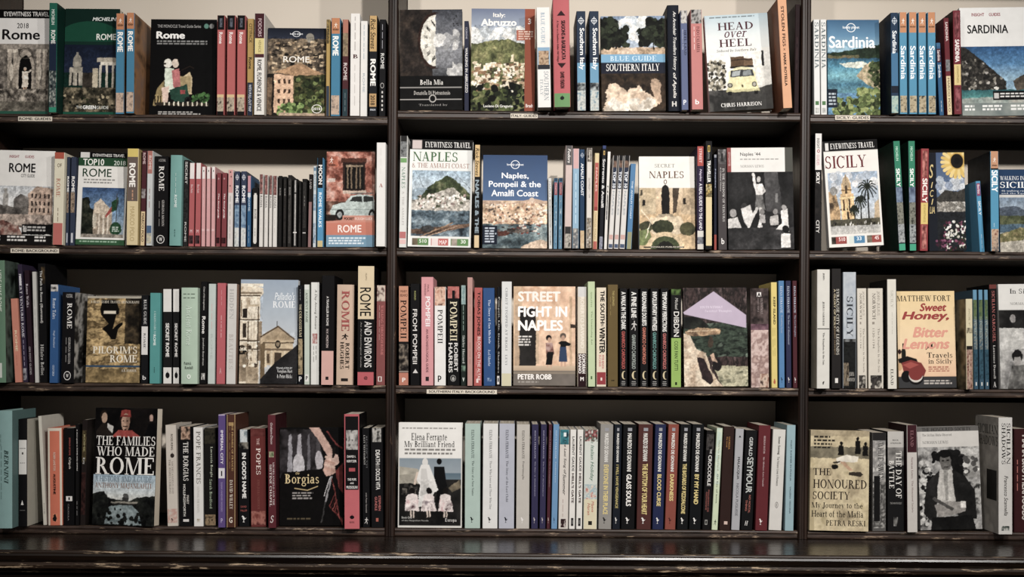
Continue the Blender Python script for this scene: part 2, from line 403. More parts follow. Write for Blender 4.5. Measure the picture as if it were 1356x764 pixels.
# ------------------------------------------------------------------ mesh building
class MB:
    def __init__(s): s.v, s.f, s.c, s.n = [], [], [], 0
    def add(s, v, f, c):
        v = np.asarray(v, float)
        s.v.append(v); s.f += [tuple(i + s.n for i in q) for q in f]
        c = np.asarray(c, float)
        s.c.append(np.tile(c, (len(v), 1)) if c.ndim == 1 else c); s.n += len(v)
    def box(s, x0, x1, y0, y1, z0, z1, c=(.5, .5, .5)):
        v = [(x, y, z) for z in (z0, z1) for y in (y0, y1) for x in (x0, x1)]
        s.add(v, [(0, 2, 3, 1), (4, 5, 7, 6), (0, 1, 5, 4), (2, 6, 7, 3), (0, 4, 6, 2), (1, 3, 7, 5)], c)
    def prism(s, pts, z0, z1, c, axis='z'):
        n = len(pts)
        if axis == 'z': v = [(x, y, z0) for x, y in pts] + [(x, y, z1) for x, y in pts]
        else: v = [(z0, x, y) for x, y in pts] + [(z1, x, y) for x, y in pts]      # profile in Y-Z run along X
        s.add(v, [(i, (i + 1) % n, n + (i + 1) % n, n + i) for i in range(n)] + [tuple(range(n))[::-1], tuple(range(n, 2 * n))], c)
    def build(s, name, mat, parent=None, smooth=False):
        me = bpy.data.meshes.new(name)
        v = np.concatenate(s.v)
        me.from_pydata(v.tolist(), [], s.f)
        a = me.color_attributes.new('Col', 'FLOAT_COLOR', 'POINT')
        c = np.ones((len(v), 4)); c[:, :3] = np.concatenate(s.c)
        a.data.foreach_set('color', c.ravel())
        me.materials.append(mat); me.update()
        o = bpy.data.objects.new(name, me); COL.objects.link(o)
        if parent: o.parent = parent
        return o
def tag(o, label, cat, group=None, kind=None):
    if label: o['label'] = label
    if cat: o['category'] = cat
    if group: o['group'] = group
    if kind: o['kind'] = kind
    return o
def grid_patch(mb, img, fx, fz, y):
    """img (rows from the top) laid on a grid; fx(u), fz(t) give the place, y(x) the depth"""
    h, w = img.shape[:2]
    X = np.array([fx(i / (w - 1)) for i in range(w)]); Z = np.array([fz(j / (h - 1)) for j in range(h)])
    XX, ZZ = np.meshgrid(X, Z); YY = y(XX)
    idx = np.arange(h * w).reshape(h, w)
    f = np.stack([idx[1:, :-1], idx[1:, 1:], idx[:-1, 1:], idx[:-1, :-1]], -1).reshape(-1, 4)
    mb.add(np.stack([XX, YY, ZZ], -1).reshape(-1, 3), f.tolist(), img.reshape(-1, 3))

CUR = {}
BOOKS = []
def shelf(bay, row, group):
    CUR.update(bay=bay, row=row, group=group, prev=True)
    CUR['prevs'] = [(XD['LMR'.index(bay)] + UW / 2 + .0004, 0, 1, -.0065, DEPTH)]

def locate(x0, x1, yt, dx, Y, Yt, lift=0):
    zs = SHELF_Z[CUR['bay'], CUR['row']] + lift
    Xg = P((x0 + x1) / 2, HZ, Y)[0]
    yb = proj(Xg, Y, zs)[1]
    X0, X1 = P(x0, yb, Y)[0], P(x1, yb, Y)[0]
    h = P(x0 + dx, yt, Yt)[1] - zs
    dX = P(x0 + dx, yt, Yt)[0] - X0 if abs(Yt - Y) < 1e-6 else (P(x0 + dx, yt, Y)[0] - X0)
    phi = math.atan2(dX, h)
    return X0, X1, zs, h, phi

def fit(X0, X1, h, phi, Y0, Y1):
    """keep a book clear of its neighbour on the shelf"""
    for (a1, ph, hp, ya, yb) in CUR['prevs']:
        if ya >= Y1 or yb <= Y0: continue
        hm = min(h, hp)
        lim = a1 + max(0, (math.tan(ph) - math.tan(phi)) * hm) + .0003
        if X0 < lim:
            need = lim - X0
            X0 = lim
            if X1 < X0 + .004: X1 = X0 + .004
            if need > .004: print('squeezed', round(need * 1000, 1), 'mm', CUR['bay'], CUR['row'], CUR['last'])
    CUR['prevs'] = CUR['prevs'][-3:] + [(X1, phi, h, Y0, Y1)]
    return X0, X1

def stand(root, X0, X1, zs, phi, Y):
    w = X1 - X0
    root.location = ((X0 + X1) / 2, Y, zs + w / 2 * abs(math.sin(phi)) + .0003)

def spine(x0, x1, yt, col, label, bands=(), texts=(), dx=1, Y=0.0, hb=False, side=None, depth=.128, lift=0, pages=True, round_=0, side_texts=()):
    """a book standing with its spine to the front; pixels are those of its spine"""
    CUR['last'] = label
    X0, X1, zs, h, phi = locate(x0, x1, yt, dx, Y, Y, lift)
    X0, X1 = fit(X0, X1, h, phi, Y, Y + depth)
    w = X1 - X0
    g = .0006                                             # a hair between neighbours
    hw = w / 2 - g
    root = bpy.data.objects.new('hardback_book' if hb else 'paperback_book', None)
    COL.objects.link(root); root.empty_display_size = .03
    tag(root, label, 'book', CUR['group'])
    root.rotation_euler = (0, phi, 0)
    stand(root, X0, X1, zs, phi, Y)
    sag = (min(.0016, w * .06) if hb else 0.0) + round_
    tb = .0024 if hb else .0009
    ch = min(.0008, hw * .2)
    def yf(x): return sag * (np.asarray(x) / hw) ** 2
    xs = np.linspace(-hw + ch, hw - ch, 9 if sag else 2)
    front = [(-hw, float(yf(hw)) + ch)] + [(float(x), float(yf(x))) for x in xs] + [(hw, float(yf(hw)) + ch)]
    inner = sag + tb + .0004
    ring = [(-hw, depth)] + front + [(hw, depth), (hw - tb, depth), (hw - tb, inner), (-hw + tb, inner), (-hw + tb, depth)]
    mb = MB()
    base = ink(col); n = len(ring)
    v = [(x, y, 0.0) for x, y in ring] + [(x, y, h) for x, y in ring]
    f = [(i, (i + 1) % n, n + (i + 1) % n, n + i) for i in range(n)]
    # caps in convex pieces: the spine strip and the two boards
    m = len(front)
    for o, fl in ((0, 1), (n, 0)):
        L1 = [o + 0, o + 1, o + n - 2, o + n - 1]
        L2 = [o + m, o + m + 1, o + m + 2, o + m + 3]
        L3 = [o + i for i in range(1, m + 1)] + [o + m + 3, o + n - 2]
        for q in (L1, L2, L3): f.append(tuple(q[::-1] if fl else q))
    mb.add(v, f, base)
    if side:                                              # the boards are printed in another colour
        for sg in (-1, 1):
            x = sg * (hw + .00006); y0 = float(yf(hw)) + ch
            if isinstance(side, str):
                mb.add([(x, y0, 0), (x, depth, 0), (x, depth, h), (x, y0, h)], [(0, 1, 2, 3)], ink(side))
            else:
                im = Art(24, 60, side, seed=len(BOOKS)).out(); q = MB()
                grid_patch(q, im, lambda u: u, lambda t: h * (1 - t), lambda X: 0 * X)
                vv = q.v[0]; mb.add(np.stack([0 * vv[:, 0] + x, y0 + vv[:, 0] * (depth - y0), vv[:, 2]], -1), q.f, q.c[0])
    k = 0
    def fz(t): return h * (1 - t)
    for bnd in bands:
        t0, t1, c = bnd[:3]; u0, u1 = (bnd[3], bnd[4]) if len(bnd) > 4 else (0, 1)
        k += 1
        xa, xb = -hw + ch + u0 * 2 * (hw - ch), -hw + ch + u1 * 2 * (hw - ch)
        if isinstance(c, (tuple, list)):
            ww, hh = max(5, int(w / S * 1.0)), max(4, int((t1 - t0) * h / S * 1.0))
            img = Art(ww, hh, c, seed=len(BOOKS) * 3 + k).out()
        else:
            img = np.tile(ink(c), (2, 6 if sag else 2, 1))
        grid_patch(mb, img, lambda u: xa + u * (xb - xa), lambda t: fz(t0 + t * (t1 - t0)), lambda x: yf(x) - .00008 - .00003 * k)
    for tx in texts:
        s_, t0, t1, u0, u1, c = tx[:6]; st = tx[6] if len(tx) > 6 else ''
        k += 1
        pv, pf = lettering(s_, st.replace('h', ''))
        if 'h' in st: x = u0 + (u1 - u0) * pv[:, 0]; t = t1 - (t1 - t0) * pv[:, 1]
        else: x = u0 + (u1 - u0) * pv[:, 1]; t = t0 + (t1 - t0) * pv[:, 0]
        X = -hw + 2 * hw * x
        nf = len(pv)
        mb.add(np.stack([X, yf(X) - .0002 - .8 * sag - .00003 * k - pv[:, 2], h * (1 - t)], -1), [q[::-1] for q in pf] if 'h' not in st else pf, ink(c))
    for tx in side_texts:                                 # writing on the board that faces the room's left
        s_, u0, u1, t0, t1, c = tx[:6]
        if s_ is None: pv, pf = np.array([[0, 0, 0], [1, 0, 0], [1, 1, 0], [0, 1, 0.]]), [(0, 1, 2, 3)]
        else: pv, pf = lettering(s_, tx[6])
        mb.add(np.stack([-hw - .0002 - pv[:, 2], depth * (1 - (u0 + (u1 - u0) * pv[:, 0])), h * (1 - (t1 - (t1 - t0) * pv[:, 1]))], -1), pf, ink(c))
    mb.build('cover', M_PRINT, root)
    if pages:
        pb = MB(); r = .003 if hb else .0006
        pb.box(-hw + tb + .0001, hw - tb - .0001, inner + .0005, depth - r, r if hb else .0004, h - r)
        pb.build('page_block', M_PAGES, root)
    BOOKS.append(root)
    return root

def cover(x0, x1, yt, bg, label, art=None, texts=(), dx=1, Y=0.004, tilt=3.0, thick=.018, hb=False, spine_col=None, yaw=0, lift=0, res=1.6, spine_texts=()):
    """a book standing face-out"""
    CUR['last'] = label
    sn = math.sin(math.radians(tilt))
    X0, X1, zs, h, phi = locate(x0, x1, yt, dx, Y, Y + .19 * sn, lift)
    h /= math.cos(math.radians(tilt))
    X0, X1 = fit(X0, X1, h, phi, Y - .0, Y + thick + h * sn)
    w = X1 - X0
    root = bpy.data.objects.new('hardback_book' if hb else 'paperback_book', None)
    COL.objects.link(root); root.empty_display_size = .03
    tag(root, label, 'book', CUR['group'])
    root.rotation_euler = (-math.radians(tilt), phi, math.radians(yaw))
    w /= math.cos(math.radians(yaw)); hw = w / 2 - .0004
    root.location = ((X0 + X1) / 2, Y + (abs(math.sin(math.radians(yaw))) * hw if yaw else 0), zs + hw * abs(math.sin(phi)) + .0003 + thick * sn)
    tb = .0024 if hb else .0009
    mb = MB()
    base = ink(bg); sc = ink(spine_col) if spine_col else base
    ring = [(hw, 0), (hw, tb), (-hw + tb, tb), (-hw + tb, thick - tb), (hw, thick - tb), (hw, thick), (-hw, thick), (-hw, 0)]
    v = [(x, y, 0.0) for x, y in ring] + [(x, y, h) for x, y in ring]
    f = [((i + 1) % 8, i, 8 + i, 8 + (i + 1) % 8) for i in range(8)]
    for o, fl in ((0, 0), (8, 1)):
        for q in ((o, o + 1, o + 2, o + 7), (o + 7, o + 2, o + 3, o + 6), (o + 3, o + 4, o + 5, o + 6)):
            f.append(q[::-1] if fl else q)
    mb.add(v, f, np.array([sc] * 16))
    pw, ph = int((x1 - x0) * res), int(h / S * res)
    a = Art(pw, ph, bg, seed=len(BOOKS) + 11)
    if art: art(a)
    grid_patch(mb, a.out(), lambda u: -hw + u * 2 * hw, lambda t: h * (1 - t), lambda x: 0 * x - .00015)
    for k, tx in enumerate(texts):
        s_, xa, ya, xb, yb, c = tx[:6]; st = tx[6] if len(tx) > 6 else ''
        pv, pf = lettering(s_, st)
        X = -hw + 2 * hw * (xa + (xb - xa) * pv[:, 0]) / 100; Z = h * (1 - (yb - (yb - ya) * pv[:, 1]) / 100)
        mb.add(np.stack([X, 0 * X - .0003 - .00004 * k - pv[:, 2], Z], -1), pf, ink(c))
    mb.build('cover', M_PRINT, root)
    pb = MB(); r = .003 if hb else .0007
    pb.box(-hw + tb + .0002, hw - r, tb + .0001, thick - tb - .0001, r, h - r)
    pb.build('page_block', M_PAGES, root)
    BOOKS.append(root)
    return root

# ------------------------------------------------------------------ the bookcase
def zrow(y): return ZC + (HZ - y) * S           # height of a level row on the shelf-front plane
def xcol(x): return (x - W_PX / 2) * S
Z1L, Z1M, Z1R, Z2, Z3, Z4 = zrow(155.4), zrow(147.2), zrow(149.0), zrow(329.2), zrow(511.2), zrow(700.0)
SHELF_Z = {}
for b_, z1 in (('L', Z1L), ('M', Z1M), ('R', Z1R)):
    SHELF_Z.update({(b_, 1): z1, (b_, 2): Z2, (b_, 3): Z3, (b_, 4): Z4})
ZTOP = zrow(-70)
DEPTH = .225
XD = [xcol(-34), xcol(517.9), xcol(1064), xcol(1612)]   # uprights
UW = .0205
ZB = zrow(711)                                          # top of the base cabinet
case = bpy.data.objects.new('bookcase', None); COL.objects.link(case); case.location = (0, 0, 0)
tag(case, 'dark wooden built-in bookcase with three bays of shelves above a ledge', 'bookcase')

def half_round(y, z, r, n=6, a0=90, a1=270):
    return [(y + r * math.cos(math.radians(a0 + (a1 - a0) * i / n)), z + r * math.sin(math.radians(a0 + (a1 - a0) * i / n))) for i in range(n + 1)]
for i, x in enumerate(XD):
    mb = MB()
    mb.box(x - UW / 2 + .001, x + UW / 2 - .001, 0, DEPTH, ZB, ZTOP + .02)
    # moulded front edge: two beads and a hollow
    q = [(x - UW / 2, .012), (x - UW / 2, -.002), (x - UW / 2 + .003, -.006), (x - .003, -.0065), (x - .0015, -.004), (x + .0015, -.004), (x + .003, -.0065), (x + UW / 2 - .003, -.006), (x + UW / 2, -.002), (x + UW / 2, .012)]
    mb.prism(q, ZB + .0005, ZTOP + .0205, (.5, .5, .5))
    mb.build('upright', M_WOODV, case)
for b_, i in (('L', 0), ('M', 1), ('R', 2)):
    xa, xb = XD[i] + UW / 2 + .0003, XD[i + 1] - UW / 2 - .0003
    for row in (0, 1, 2, 3, 4):
        zt = ZTOP if row == 0 else SHELF_Z[b_, row]
        th = .0165 if row < 4 else zt - ZB - .0005
        mb = MB(); mb.box(xa, xb, .009, DEPTH - .004, zt - th, zt)
        so = mb.build('shelf', M_WOOD, case)
        # front lip: rounded nosing, fillet and a thin bead below
        lip = MB()
        pr = [(.009, zt - th), (-.001, zt - th), (-.003, zt - th + .002), (-.001, zt - th + .0035), (-.001, zt - .0055)] + [(-.0005 + .0035 * math.cos(math.radians(a)) - .0005, zt - .0035 + .0035 * math.sin(math.radians(a))) for a in (230, 200, 170, 140, 110, 90)] + [(.009, zt)]
        lip.prism(pr, xa, xb, (.5, .5, .5), 'x')
        lip.build('shelf_lip', M_EDGE, so)
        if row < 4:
            cb = MB(); cb.box(xa, xb, DEPTH - .022, DEPTH - .004, zt - th - .017, zt - th - .0002)  # added dark strip, stands in for the shade band beneath the shelf's back
            cb.build('shelf_shade_strip', M_WOOD, so)
    bp = MB(); bp.box(xa, xb, DEPTH - .0035, DEPTH + .006, ZB + .001, ZTOP + .02)
    bp.build('back_panel', M_BACK, case)
# ledge of the base cabinet
mb = MB()
LY = -.215
xl, xr = XD[0] - .05, XD[-1] + .05
pr = [(DEPTH, ZB - .022), (LY + .004, ZB - .022), (LY, ZB - .018), (LY - .003, ZB - .010), (LY, ZB - .003), (LY + .004, ZB), (DEPTH, ZB)]
mb.prism(pr, xl, xr, (.5, .5, .5), 'x'); lo = mb.build('ledge', M_COUNTER, case)
mb = MB()
pr = [(-.1, ZB - .044), (LY + .018, ZB - .044), (LY + .012, ZB - .038), (LY + .004, ZB - .034), (LY + .002, ZB - .028), (LY + .006, ZB - .0225), (-.1, ZB - .0225)]
mb.prism(pr, xl, xr, (.5, .5, .5), 'x'); mb.build('ledge_moulding', M_MOULD, lo)
mb = MB()
for x in (LY - .0012,):
    pr = half_round(LY + .0005, ZB - .0035, .0034)
    mb.prism(pr, xl, xr, (.5, .5, .5), 'x')
mb.build('ledge_bead', M_MOULD, lo)
mb = MB(); mb.box(xl + .02, xr - .02, LY + .03, DEPTH, .02, ZB - .0445)
base = mb.build('base_cabinet', M_WOOD, case)
for i in range(3):
    mb = MB(); a, b = XD[i] + .04, XD[i + 1] - .04
    mb.box(a, b, LY + .018, LY + .0298, .12, ZB - .09)
    dr = mb.build('cabinet_door', M_WOOD, base)
    mb = MB(); mb.box(a + .07, b - .07, LY + .012, LY + .0179, .19, ZB - .16)
    mb.build('door_panel', M_WOOD, dr)
mb = MB(); mb.box(-6, 6, DEPTH + .008, DEPTH + .1, 0, 2.7); tag(mb.build('wall_back', M_WALL), None, None, None, 'structure')
mb = MB(); mb.box(-6, 6, -9, DEPTH + .1, -.05, .0); tag(mb.build('floor', M_FLOOR), None, None, None, 'structure')

def shelf_label(x0, x1, y0, y1, txt, label):
    xa, za = P(x0, y0, -.0045); xb, zb = P(x1, y1, -.0045)
    root = bpy.data.objects.new('shelf_label', None); COL.objects.link(root); root.location = ((xa + xb) / 2, -.0045, min(za, zb))
    tag(root, label, 'label', 'paper shelf labels')
    w, h = (xb - xa) / 2, abs(za - zb)
    mb = MB(); mb.box(-w, w, 0, .0009, 0, h, lin('cfc6b8')); o = mb.build('paper_strip', M_PRINT, root)
    mb = MB(); pv, pf = lettering(txt, 'b')
    mb.add(np.stack([-w * .94 + w * 1.88 * pv[:, 0], -pv[:, 2] - .0002, h * (.2 + .6 * pv[:, 1])], -1), pf, lin('2a2422'))
    mb.build('lettering', M_PRINT, root)
shelf_label(24, 69, 154.2, 160.5, 'ROME: GUIDES', 'paper label reading ROME: GUIDES on the top shelf edge')
shelf_label(14, 78, 328.8, 335.2, 'ROME: BACKGROUND', 'paper label under the white city guide reading ROME and its topic')
shelf_label(1106, 1152, 152.6, 159, 'SICILY: GUIDES', 'paper label reading SICILY: GUIDES on the top shelf edge')
shelf_label(565, 658, 515.6, 521.8, 'SOUTHERN ITALY: BACKGROUND', 'long paper label about Southern Italy under the POMPEII books')
shelf_label(676, 712, 150.4, 156.4, 'ITALY: GUIDES', 'worn paper label under the Abruzzo guide with green hills')

# ------------------------------------------------------------------ printed pictures
def city(a, y0, y1, n, cols, wall=True):
    a.K(0, y0, 98, y1, n, 3, 9, 2, 5, cols)
def art_fountain(a):
    a.R(0, 0, 100, 8.5, '141214').R(0, 8.5, 100, 33, 'd9d6d2').R(0, 33, 100, 100, ('2c2a28', '6a625a', '9a8f82', 9))
    a.R(0, 33, 100, 38, '8d8378')
    for x in (32, 41, 79, 89): a.R(x, 38, x + 6, 75, ['b5a898', '8d8274']).R(x - 1, 38, x + 7, 41, 'c5b9a8')
    a.E(61, 56, 14, 17, 'a79b8c').R(47, 56, 75, 77, 'a79b8c').E(61, 57, 10.5, 13, '1b1a1a').R(50.5, 57, 71.5, 77, '1b1a1a')
    a.E(61, 42, 12, 5, '5a5248', .75).person(61, 77, 22, 'd8ccbc', 'dccfbf', 'c3b7a7').L([(61, 62), (70, 58)], 2.5, 'd0c4b4').R(36, 66, 41, 76, '6a6258').E(38.5, 60, 3, 8, 'c5b9a8').E(84.5, 60, 3, 8, 'c5b9a8').P([(40, 82), (50, 76), (58, 84), (46, 88)], 'c9bdad').P([(66, 84), (76, 76), (84, 82), (74, 88)], 'c9bdad').R(0, 76, 100, 90, ('1f1d1b', '6f665c', 'b0a596', 16)).R(0, 88, 100, 97, ('4a443c', '8f8778', 6)).photo(0, 33, 100, 97, .45, 30, 1.2).R(0, 97, 100, 100, '2f6b57')
def art_forum(a):
    a.R(0, 0, 100, 33, '123f34').R(0, 30, 100, 34, '0f3a38').E(45, 30, 60, 18, '1b6047').R(0, 31, 100, 60, ['1d2a48', '2d3b5c'])
    a.R(0, 31, 100, 34, '17473a').E(24, 50, 8, 7, '8a8478').R(16, 50, 32, 54, '9c9486').R(22, 41, 26, 45, '8a8478').R(10, 55, 34, 72, ('8d8678', 'b8ae9e', 8))
    a.R(14, 60, 17, 72, '2a2b30').R(24, 60, 27, 72, '2a2b30').R(34, 60, 52, 78, ('39332c', '5a5045', 6)).R(52, 56, 62, 78, 'b5a890')
    a.R(60, 46, 100, 50, 'a69c8c').R(66, 50, 98, 53, 'c8bfb0')
    for x in (64, 76, 87, 95): a.R(x, 53, x + 4, 82, ['c8bfb0', '8e8577'])
    a.R(0, 74, 100, 97, ('1a1e16', '4a4535', '8a7c62', 12)).D(0, 80, 100, 95, 40, 1, 3, ['222a1a', '3f4a2c', 'a89878']).photo(0, 36, 100, 97, .35, 30, 1.0).R(0, 97, 100, 100, '1d6a50')
def art_scooter(a):
    a.R(0, 0, 100, 100, '121113')
    a.P([(5, 88), (12, 70), (22, 62), (24, 88)], ('7a6a45', 'b49c68', 8)).P([(50, 58), (60, 54), (64, 60), (64, 76), (48, 76)], 'c2ad86').R(44, 58, 62, 74, ('8f7b55', 'bfa878', 6))
    for i in range(5): a.R(8 + i * 4, 78, 10 + i * 4, 87, '3a2e20')
    a.P([(22, 50), (36, 50), (38, 72), (24, 76)], 'c9d3c0').P([(33, 52), (44, 50), (47, 68), (36, 70)], 'b86a6a').E(27, 45, 6, 4.6, 'd8d4c8').E(38, 45, 5.5, 4.3, 'c9b8a8').R(21, 44, 25, 46, '3a2a22').P([(18, 70), (30, 68), (27, 86), (20, 84)], 'd4b8a8')
    a.P([(30, 72), (56, 66), (60, 78), (52, 84), (34, 84)], '2e5a48').R(46, 72, 54, 76, 'a84a4a').E(34, 86, 5, 4, '1d1d1d', .3).E(58, 82, 5, 4, '2d2d2d', .3).R(10, 85, 90, 88, '4a4033')
    for i in range(10): a.R(22 + i * 7, 84, 24 + i * 7, 88, 'd9cfba')
    a.D(66, 76, 90, 84, 40, 1, 3, ['3d6a35', '4f7f42', '2c4d26']).photo(2, 40, 98, 92, .25, 30, 1.2).L([(48, 52), (60, 48), (66, 50)], 1.5, '3a2a22')
    a.Q(10, 22, 90, 27, 2, '8a8a88').E(84, 7, 3.5, 2.5, '5f8f80').E(92, 7, 3.5, 2.5, '8a8a88').Q(14, 94, 84, 98, 2, 'b9b5b0')
def art_rome_roofs(a):
    a.R(0, 0, 100, 14, ['232b40', '3a4258']).R(0, 12, 100, 52, ('2c2722', '6b5c4c', '9a8468', 14)).E(72, 11, 7, 5, '8a8478').R(66, 10, 78, 14, '7a7468').K(0, 14, 95, 48, 130, 3, 8, 1, 2.5, ['b09878', '8d7458', '4a3f36', '2a2622', 'c0aa8a'])
    a.P([(10, 50), (55, 40), (98, 52), (55, 55)], 'a5805e').P([(12, 52), (45, 54), (45, 96), (12, 96)], 'd0a888').P([(45, 54), (98, 52), (98, 96), (45, 96)], ('5a5a35', '3a4526', '70683f', 8))
    for y in (58, 69, 80): 
        for x in (18, 28, 36): a.R(x, y, x + 4, y + 5, '5a4030')
    a.D(50, 58, 98, 98, 90, 2, 5, ['3d4a28', '55602f', '6d7a44', '2c361e']).D(20, 86, 60, 99, 60, 2, 4, ['6d8a4a', '8aa35c', '4d6632']).R(0, 56, 9, 98, ('3a302a', '7a6048', 5)).R(20, 96, 100, 100, 'a89078').photo(0, 10, 100, 100, .45, 34, 1.6)
def art_clock(a):
    a.R(0, 0, 100, 66, ('2a2422', '3d332e', '53443a', 7)).R(52, 0, 100, 66, ['4a4d56', '6a6c74', '7a7b80', '55575c'])
    a.D(62, 24, 88, 38, 26, 4, 9, ['8d8d8f', 'a6a5a4', 'b9b7b4']).D(78, 54, 98, 65, 16, 4, 8, ['9c9b9a', 'b9b7b4']).E(56, 31, 27, 28, '4a2f26').E(57, 31, 24, 25.5, 'cdc8bc')
    a.P([(57, 0), (100, 0), (100, 24), (66, 27), (57, 34), (58, 58), (56, 66), (100, 66), (100, 0)], ('5a5c64', '777980', '8f9094', 3)) if 0 else a
    a.R(57, 4, 84, 58, ['4f525b', '6c6e75', '86878b', '6a6b70']).D(58, 26, 86, 38, 22, 3, 7, ['9a9a9b', 'b4b3b1', 'c4c2be'])
    for (x, y) in ((51, 12), (43, 18), (38.5, 27), (39.5, 37), (44, 45), (51, 51)):
        for o in (-1.6, 0, 1.6): a.L([(x + o * .2, y + o * .7), (x + 5 + o * .2, y + o * .7 + (31 - y) * .22)], 1.0, '1f1c1b')
    a.photo(0, 0, 100, 66, .4, 26, 1.2)
    a.R(0, 66, 100, 100, '161415').R(0, 77, 98, 77.9, '9b9793').R(0, 89, 98, 89.9, '9b9793').E(52, 88.5, 5.6, 3.9, 'b5b0aa').E(52, 88.5, 4.3, 3, '161415').D(84, 3, 94, 18, 9, .7, 1.3, ['3a3b40'])
def art_abruzzo(a):
    a.R(0, 0, 100, 34, ['6a7590', '8e98a8', 'bfc2c2']).D(2, 20, 80, 30, 40, 4, 9, ['c9cac8', 'd8d6d0', 'aab0b4']).P([(0, 36), (30, 31), (60, 30), (84, 38), (84, 100), (0, 100)], ('4f5535', '6f7246', '8a8558', 8))
    a.K(0, 52, 80, 78, 190, 3, 9, 1.5, 4, ['c9b89c', 'e0d2bc', 'b09474', '8d6a4c', '5a4a38', 'd8c4a6']).R(62, 45, 66, 52, 'cdbb9c').D(0, 74, 84, 99, 120, 2, 6, ['1e2616', '2e3820', '46502c', '5f6a3a', '161c12']).photo(0, 16, 84, 100, .5, 32, 2.0).R(84, 0, 100, 100, 'a4523c').R(71, 21, 84, 31, 'b05a44').Q(74, 22, 98, 31, 4, 'd8b8a8')
def art_bg_south(a):
    a.R(0, 0, 100, 40, ['7a8ca6', 'a8b4c0']).D(20, 5, 70, 24, 26, 6, 12, ['c8cccc', 'd6d6d2', 'b0b8be']).R(0, 33, 100, 42, ('a58a70', 'c0a488', '8a7258', 8)).P([(38, 33), (54, 33), (60, 42), (20, 42)], 'c9b098')
    for (x, y, r) in ((8, 12, 16), (26, 22, 15), (5, 26, 12), (88, 14, 17), (72, 22, 13), (97, 24, 12)): a.D(x - r, y - r * .55, x + r, y + r * .6, 60, 3, 6, ['20261c', '2e3626', '3d4732', '181d15'])
    a.R(22, 28, 24.5, 35, '2a241c').R(80, 28, 82.5, 35, '2a241c').photo(0, 0, 100, 41, .4, 28, 2.2).R(0, 40.5, 100, 49, '6f9fc0').R(0, 49, 100, 60.5, '2a3048').R(0, 60.5, 100, 100, ('3a2c22', '54402f', '2a201a', 5))
    # a plain stand-in for the painting: pale draped shapes on brown
    a.P([(4, 98), (8, 78), (24, 72), (40, 80), (58, 72), (66, 78), (88, 88), (84, 96)], ('c4a88e', 'd8c0a6', 'b0927a', 4)).E(20, 76, 9, 6, 'cbb298').D(4, 90, 80, 99, 30, 4, 8, ['cfc4b4', 'b8aa98', 'ddd3c4']).E(84, 74, 7, 8, 'a88c74').E(88, 84, 5, 8, 'b89a80').photo(0, 61, 100, 100, .35, 18, 3.5)
def art_heel(a):
    a.R(0, 0, 100, 80, ['a9bcc4', 'd2d6d4', 'dad8d0', 'd0cdc4']).R(52, 36, 100, 82, ['dcdad2', 'cbc8c0']).R(86, 39, 89.5, 55, '3a3836').D(0, 48, 28, 82, 150, 1.4, 3, ['5a5648', '8a8472', '3d3a30', 'a8a08c']).R(0, 78, 100, 100, ('4a4846', '353433', '5c5a57', 5)).P([(60, 80), (100, 74), (100, 100), (60, 100)], ('55534f', '454341', 4))
    a.P([(37, 44), (58, 44), (58, 54), (37, 54)], '6a4f38').P([(58, 46), (72, 46), (72, 54), (58, 54)], '7d6046').R(38, 47, 72, 48, '3f2f22').R(36, 54, 73, 56, '35302c').E(54, 62, 21, 7, 'cfc8a0').R(33, 60, 75, 66, 'd4cda4').P([(34, 65), (74, 65), (79, 78), (29, 78)], 'd2cb9c').P([(37, 58), (71, 58), (73, 65), (35, 65)], '4a4d50').P([(40, 59), (52, 59), (50, 64), (38, 64)], '9aa0a0').P([(56, 59), (68, 59), (69, 64), (55, 64)], '7f8586').E(34, 73.5, 4, 2.8, '55534a').E(34, 73.5, 2.4, 1.7, '9a968a').E(72, 73.5, 4, 2.8, '55534a').E(72, 73.5, 2.4, 1.7, '9a968a').E(53, 74.5, 1.6, 1.6, '6a5a3a').R(28, 78, 80, 80.5, 'b3ac80').R(30, 80, 36, 84, '1e1d1c').R(71, 80, 77, 84, '1e1d1c').photo(0, 40, 100, 90, .22, 28, 1.0).Q(8, 2.2, 94, 4, 1, '5a6266')
def art_sardinia_bay(a):
    a.R(0, 0, 100, 34, ['3f6a92', '5a86a8', '8fb0c0']).P([(0, 35), (40, 32), (100, 26), (100, 46), (50, 40), (0, 42)], ('26382a', '3a5038', 8)).R(0, 37, 60, 40, ('7d6a4c', '5a6040', 8)).R(0, 40, 100, 76, ['33627f', '4a86a0', '6aa0ac', '3f7088', '5a8a98']).P([(22, 46), (66, 43), (80, 46), (70, 50), (40, 50)], 'c4c8ba')
    a.P([(55, 58), (72, 47), (80, 44), (100, 44), (100, 74), (78, 68), (64, 63)], ('8a7a5c', 'b8a484', '5f6a44', 8)).D(10, 82, 100, 99, 170, 2, 6, ['5a6a3a', '6f8046', '46552c', '8a9458', '34421f']).D(56, 72, 100, 84, 60, 2, 6, ['5a6a3a', '6f8046', '8a9458']).R(0, 72, 18, 91, '20304a').D(80, 44, 100, 70, 40, 2, 5, ['3f4f2c', '55643a', '2c3a20']).photo(0, 26, 100, 100, .4, 28, 2.0).R(0, 72, 18, 91, '20304a').Q(2, 76, 17, 90, 4, 'aab4bc')
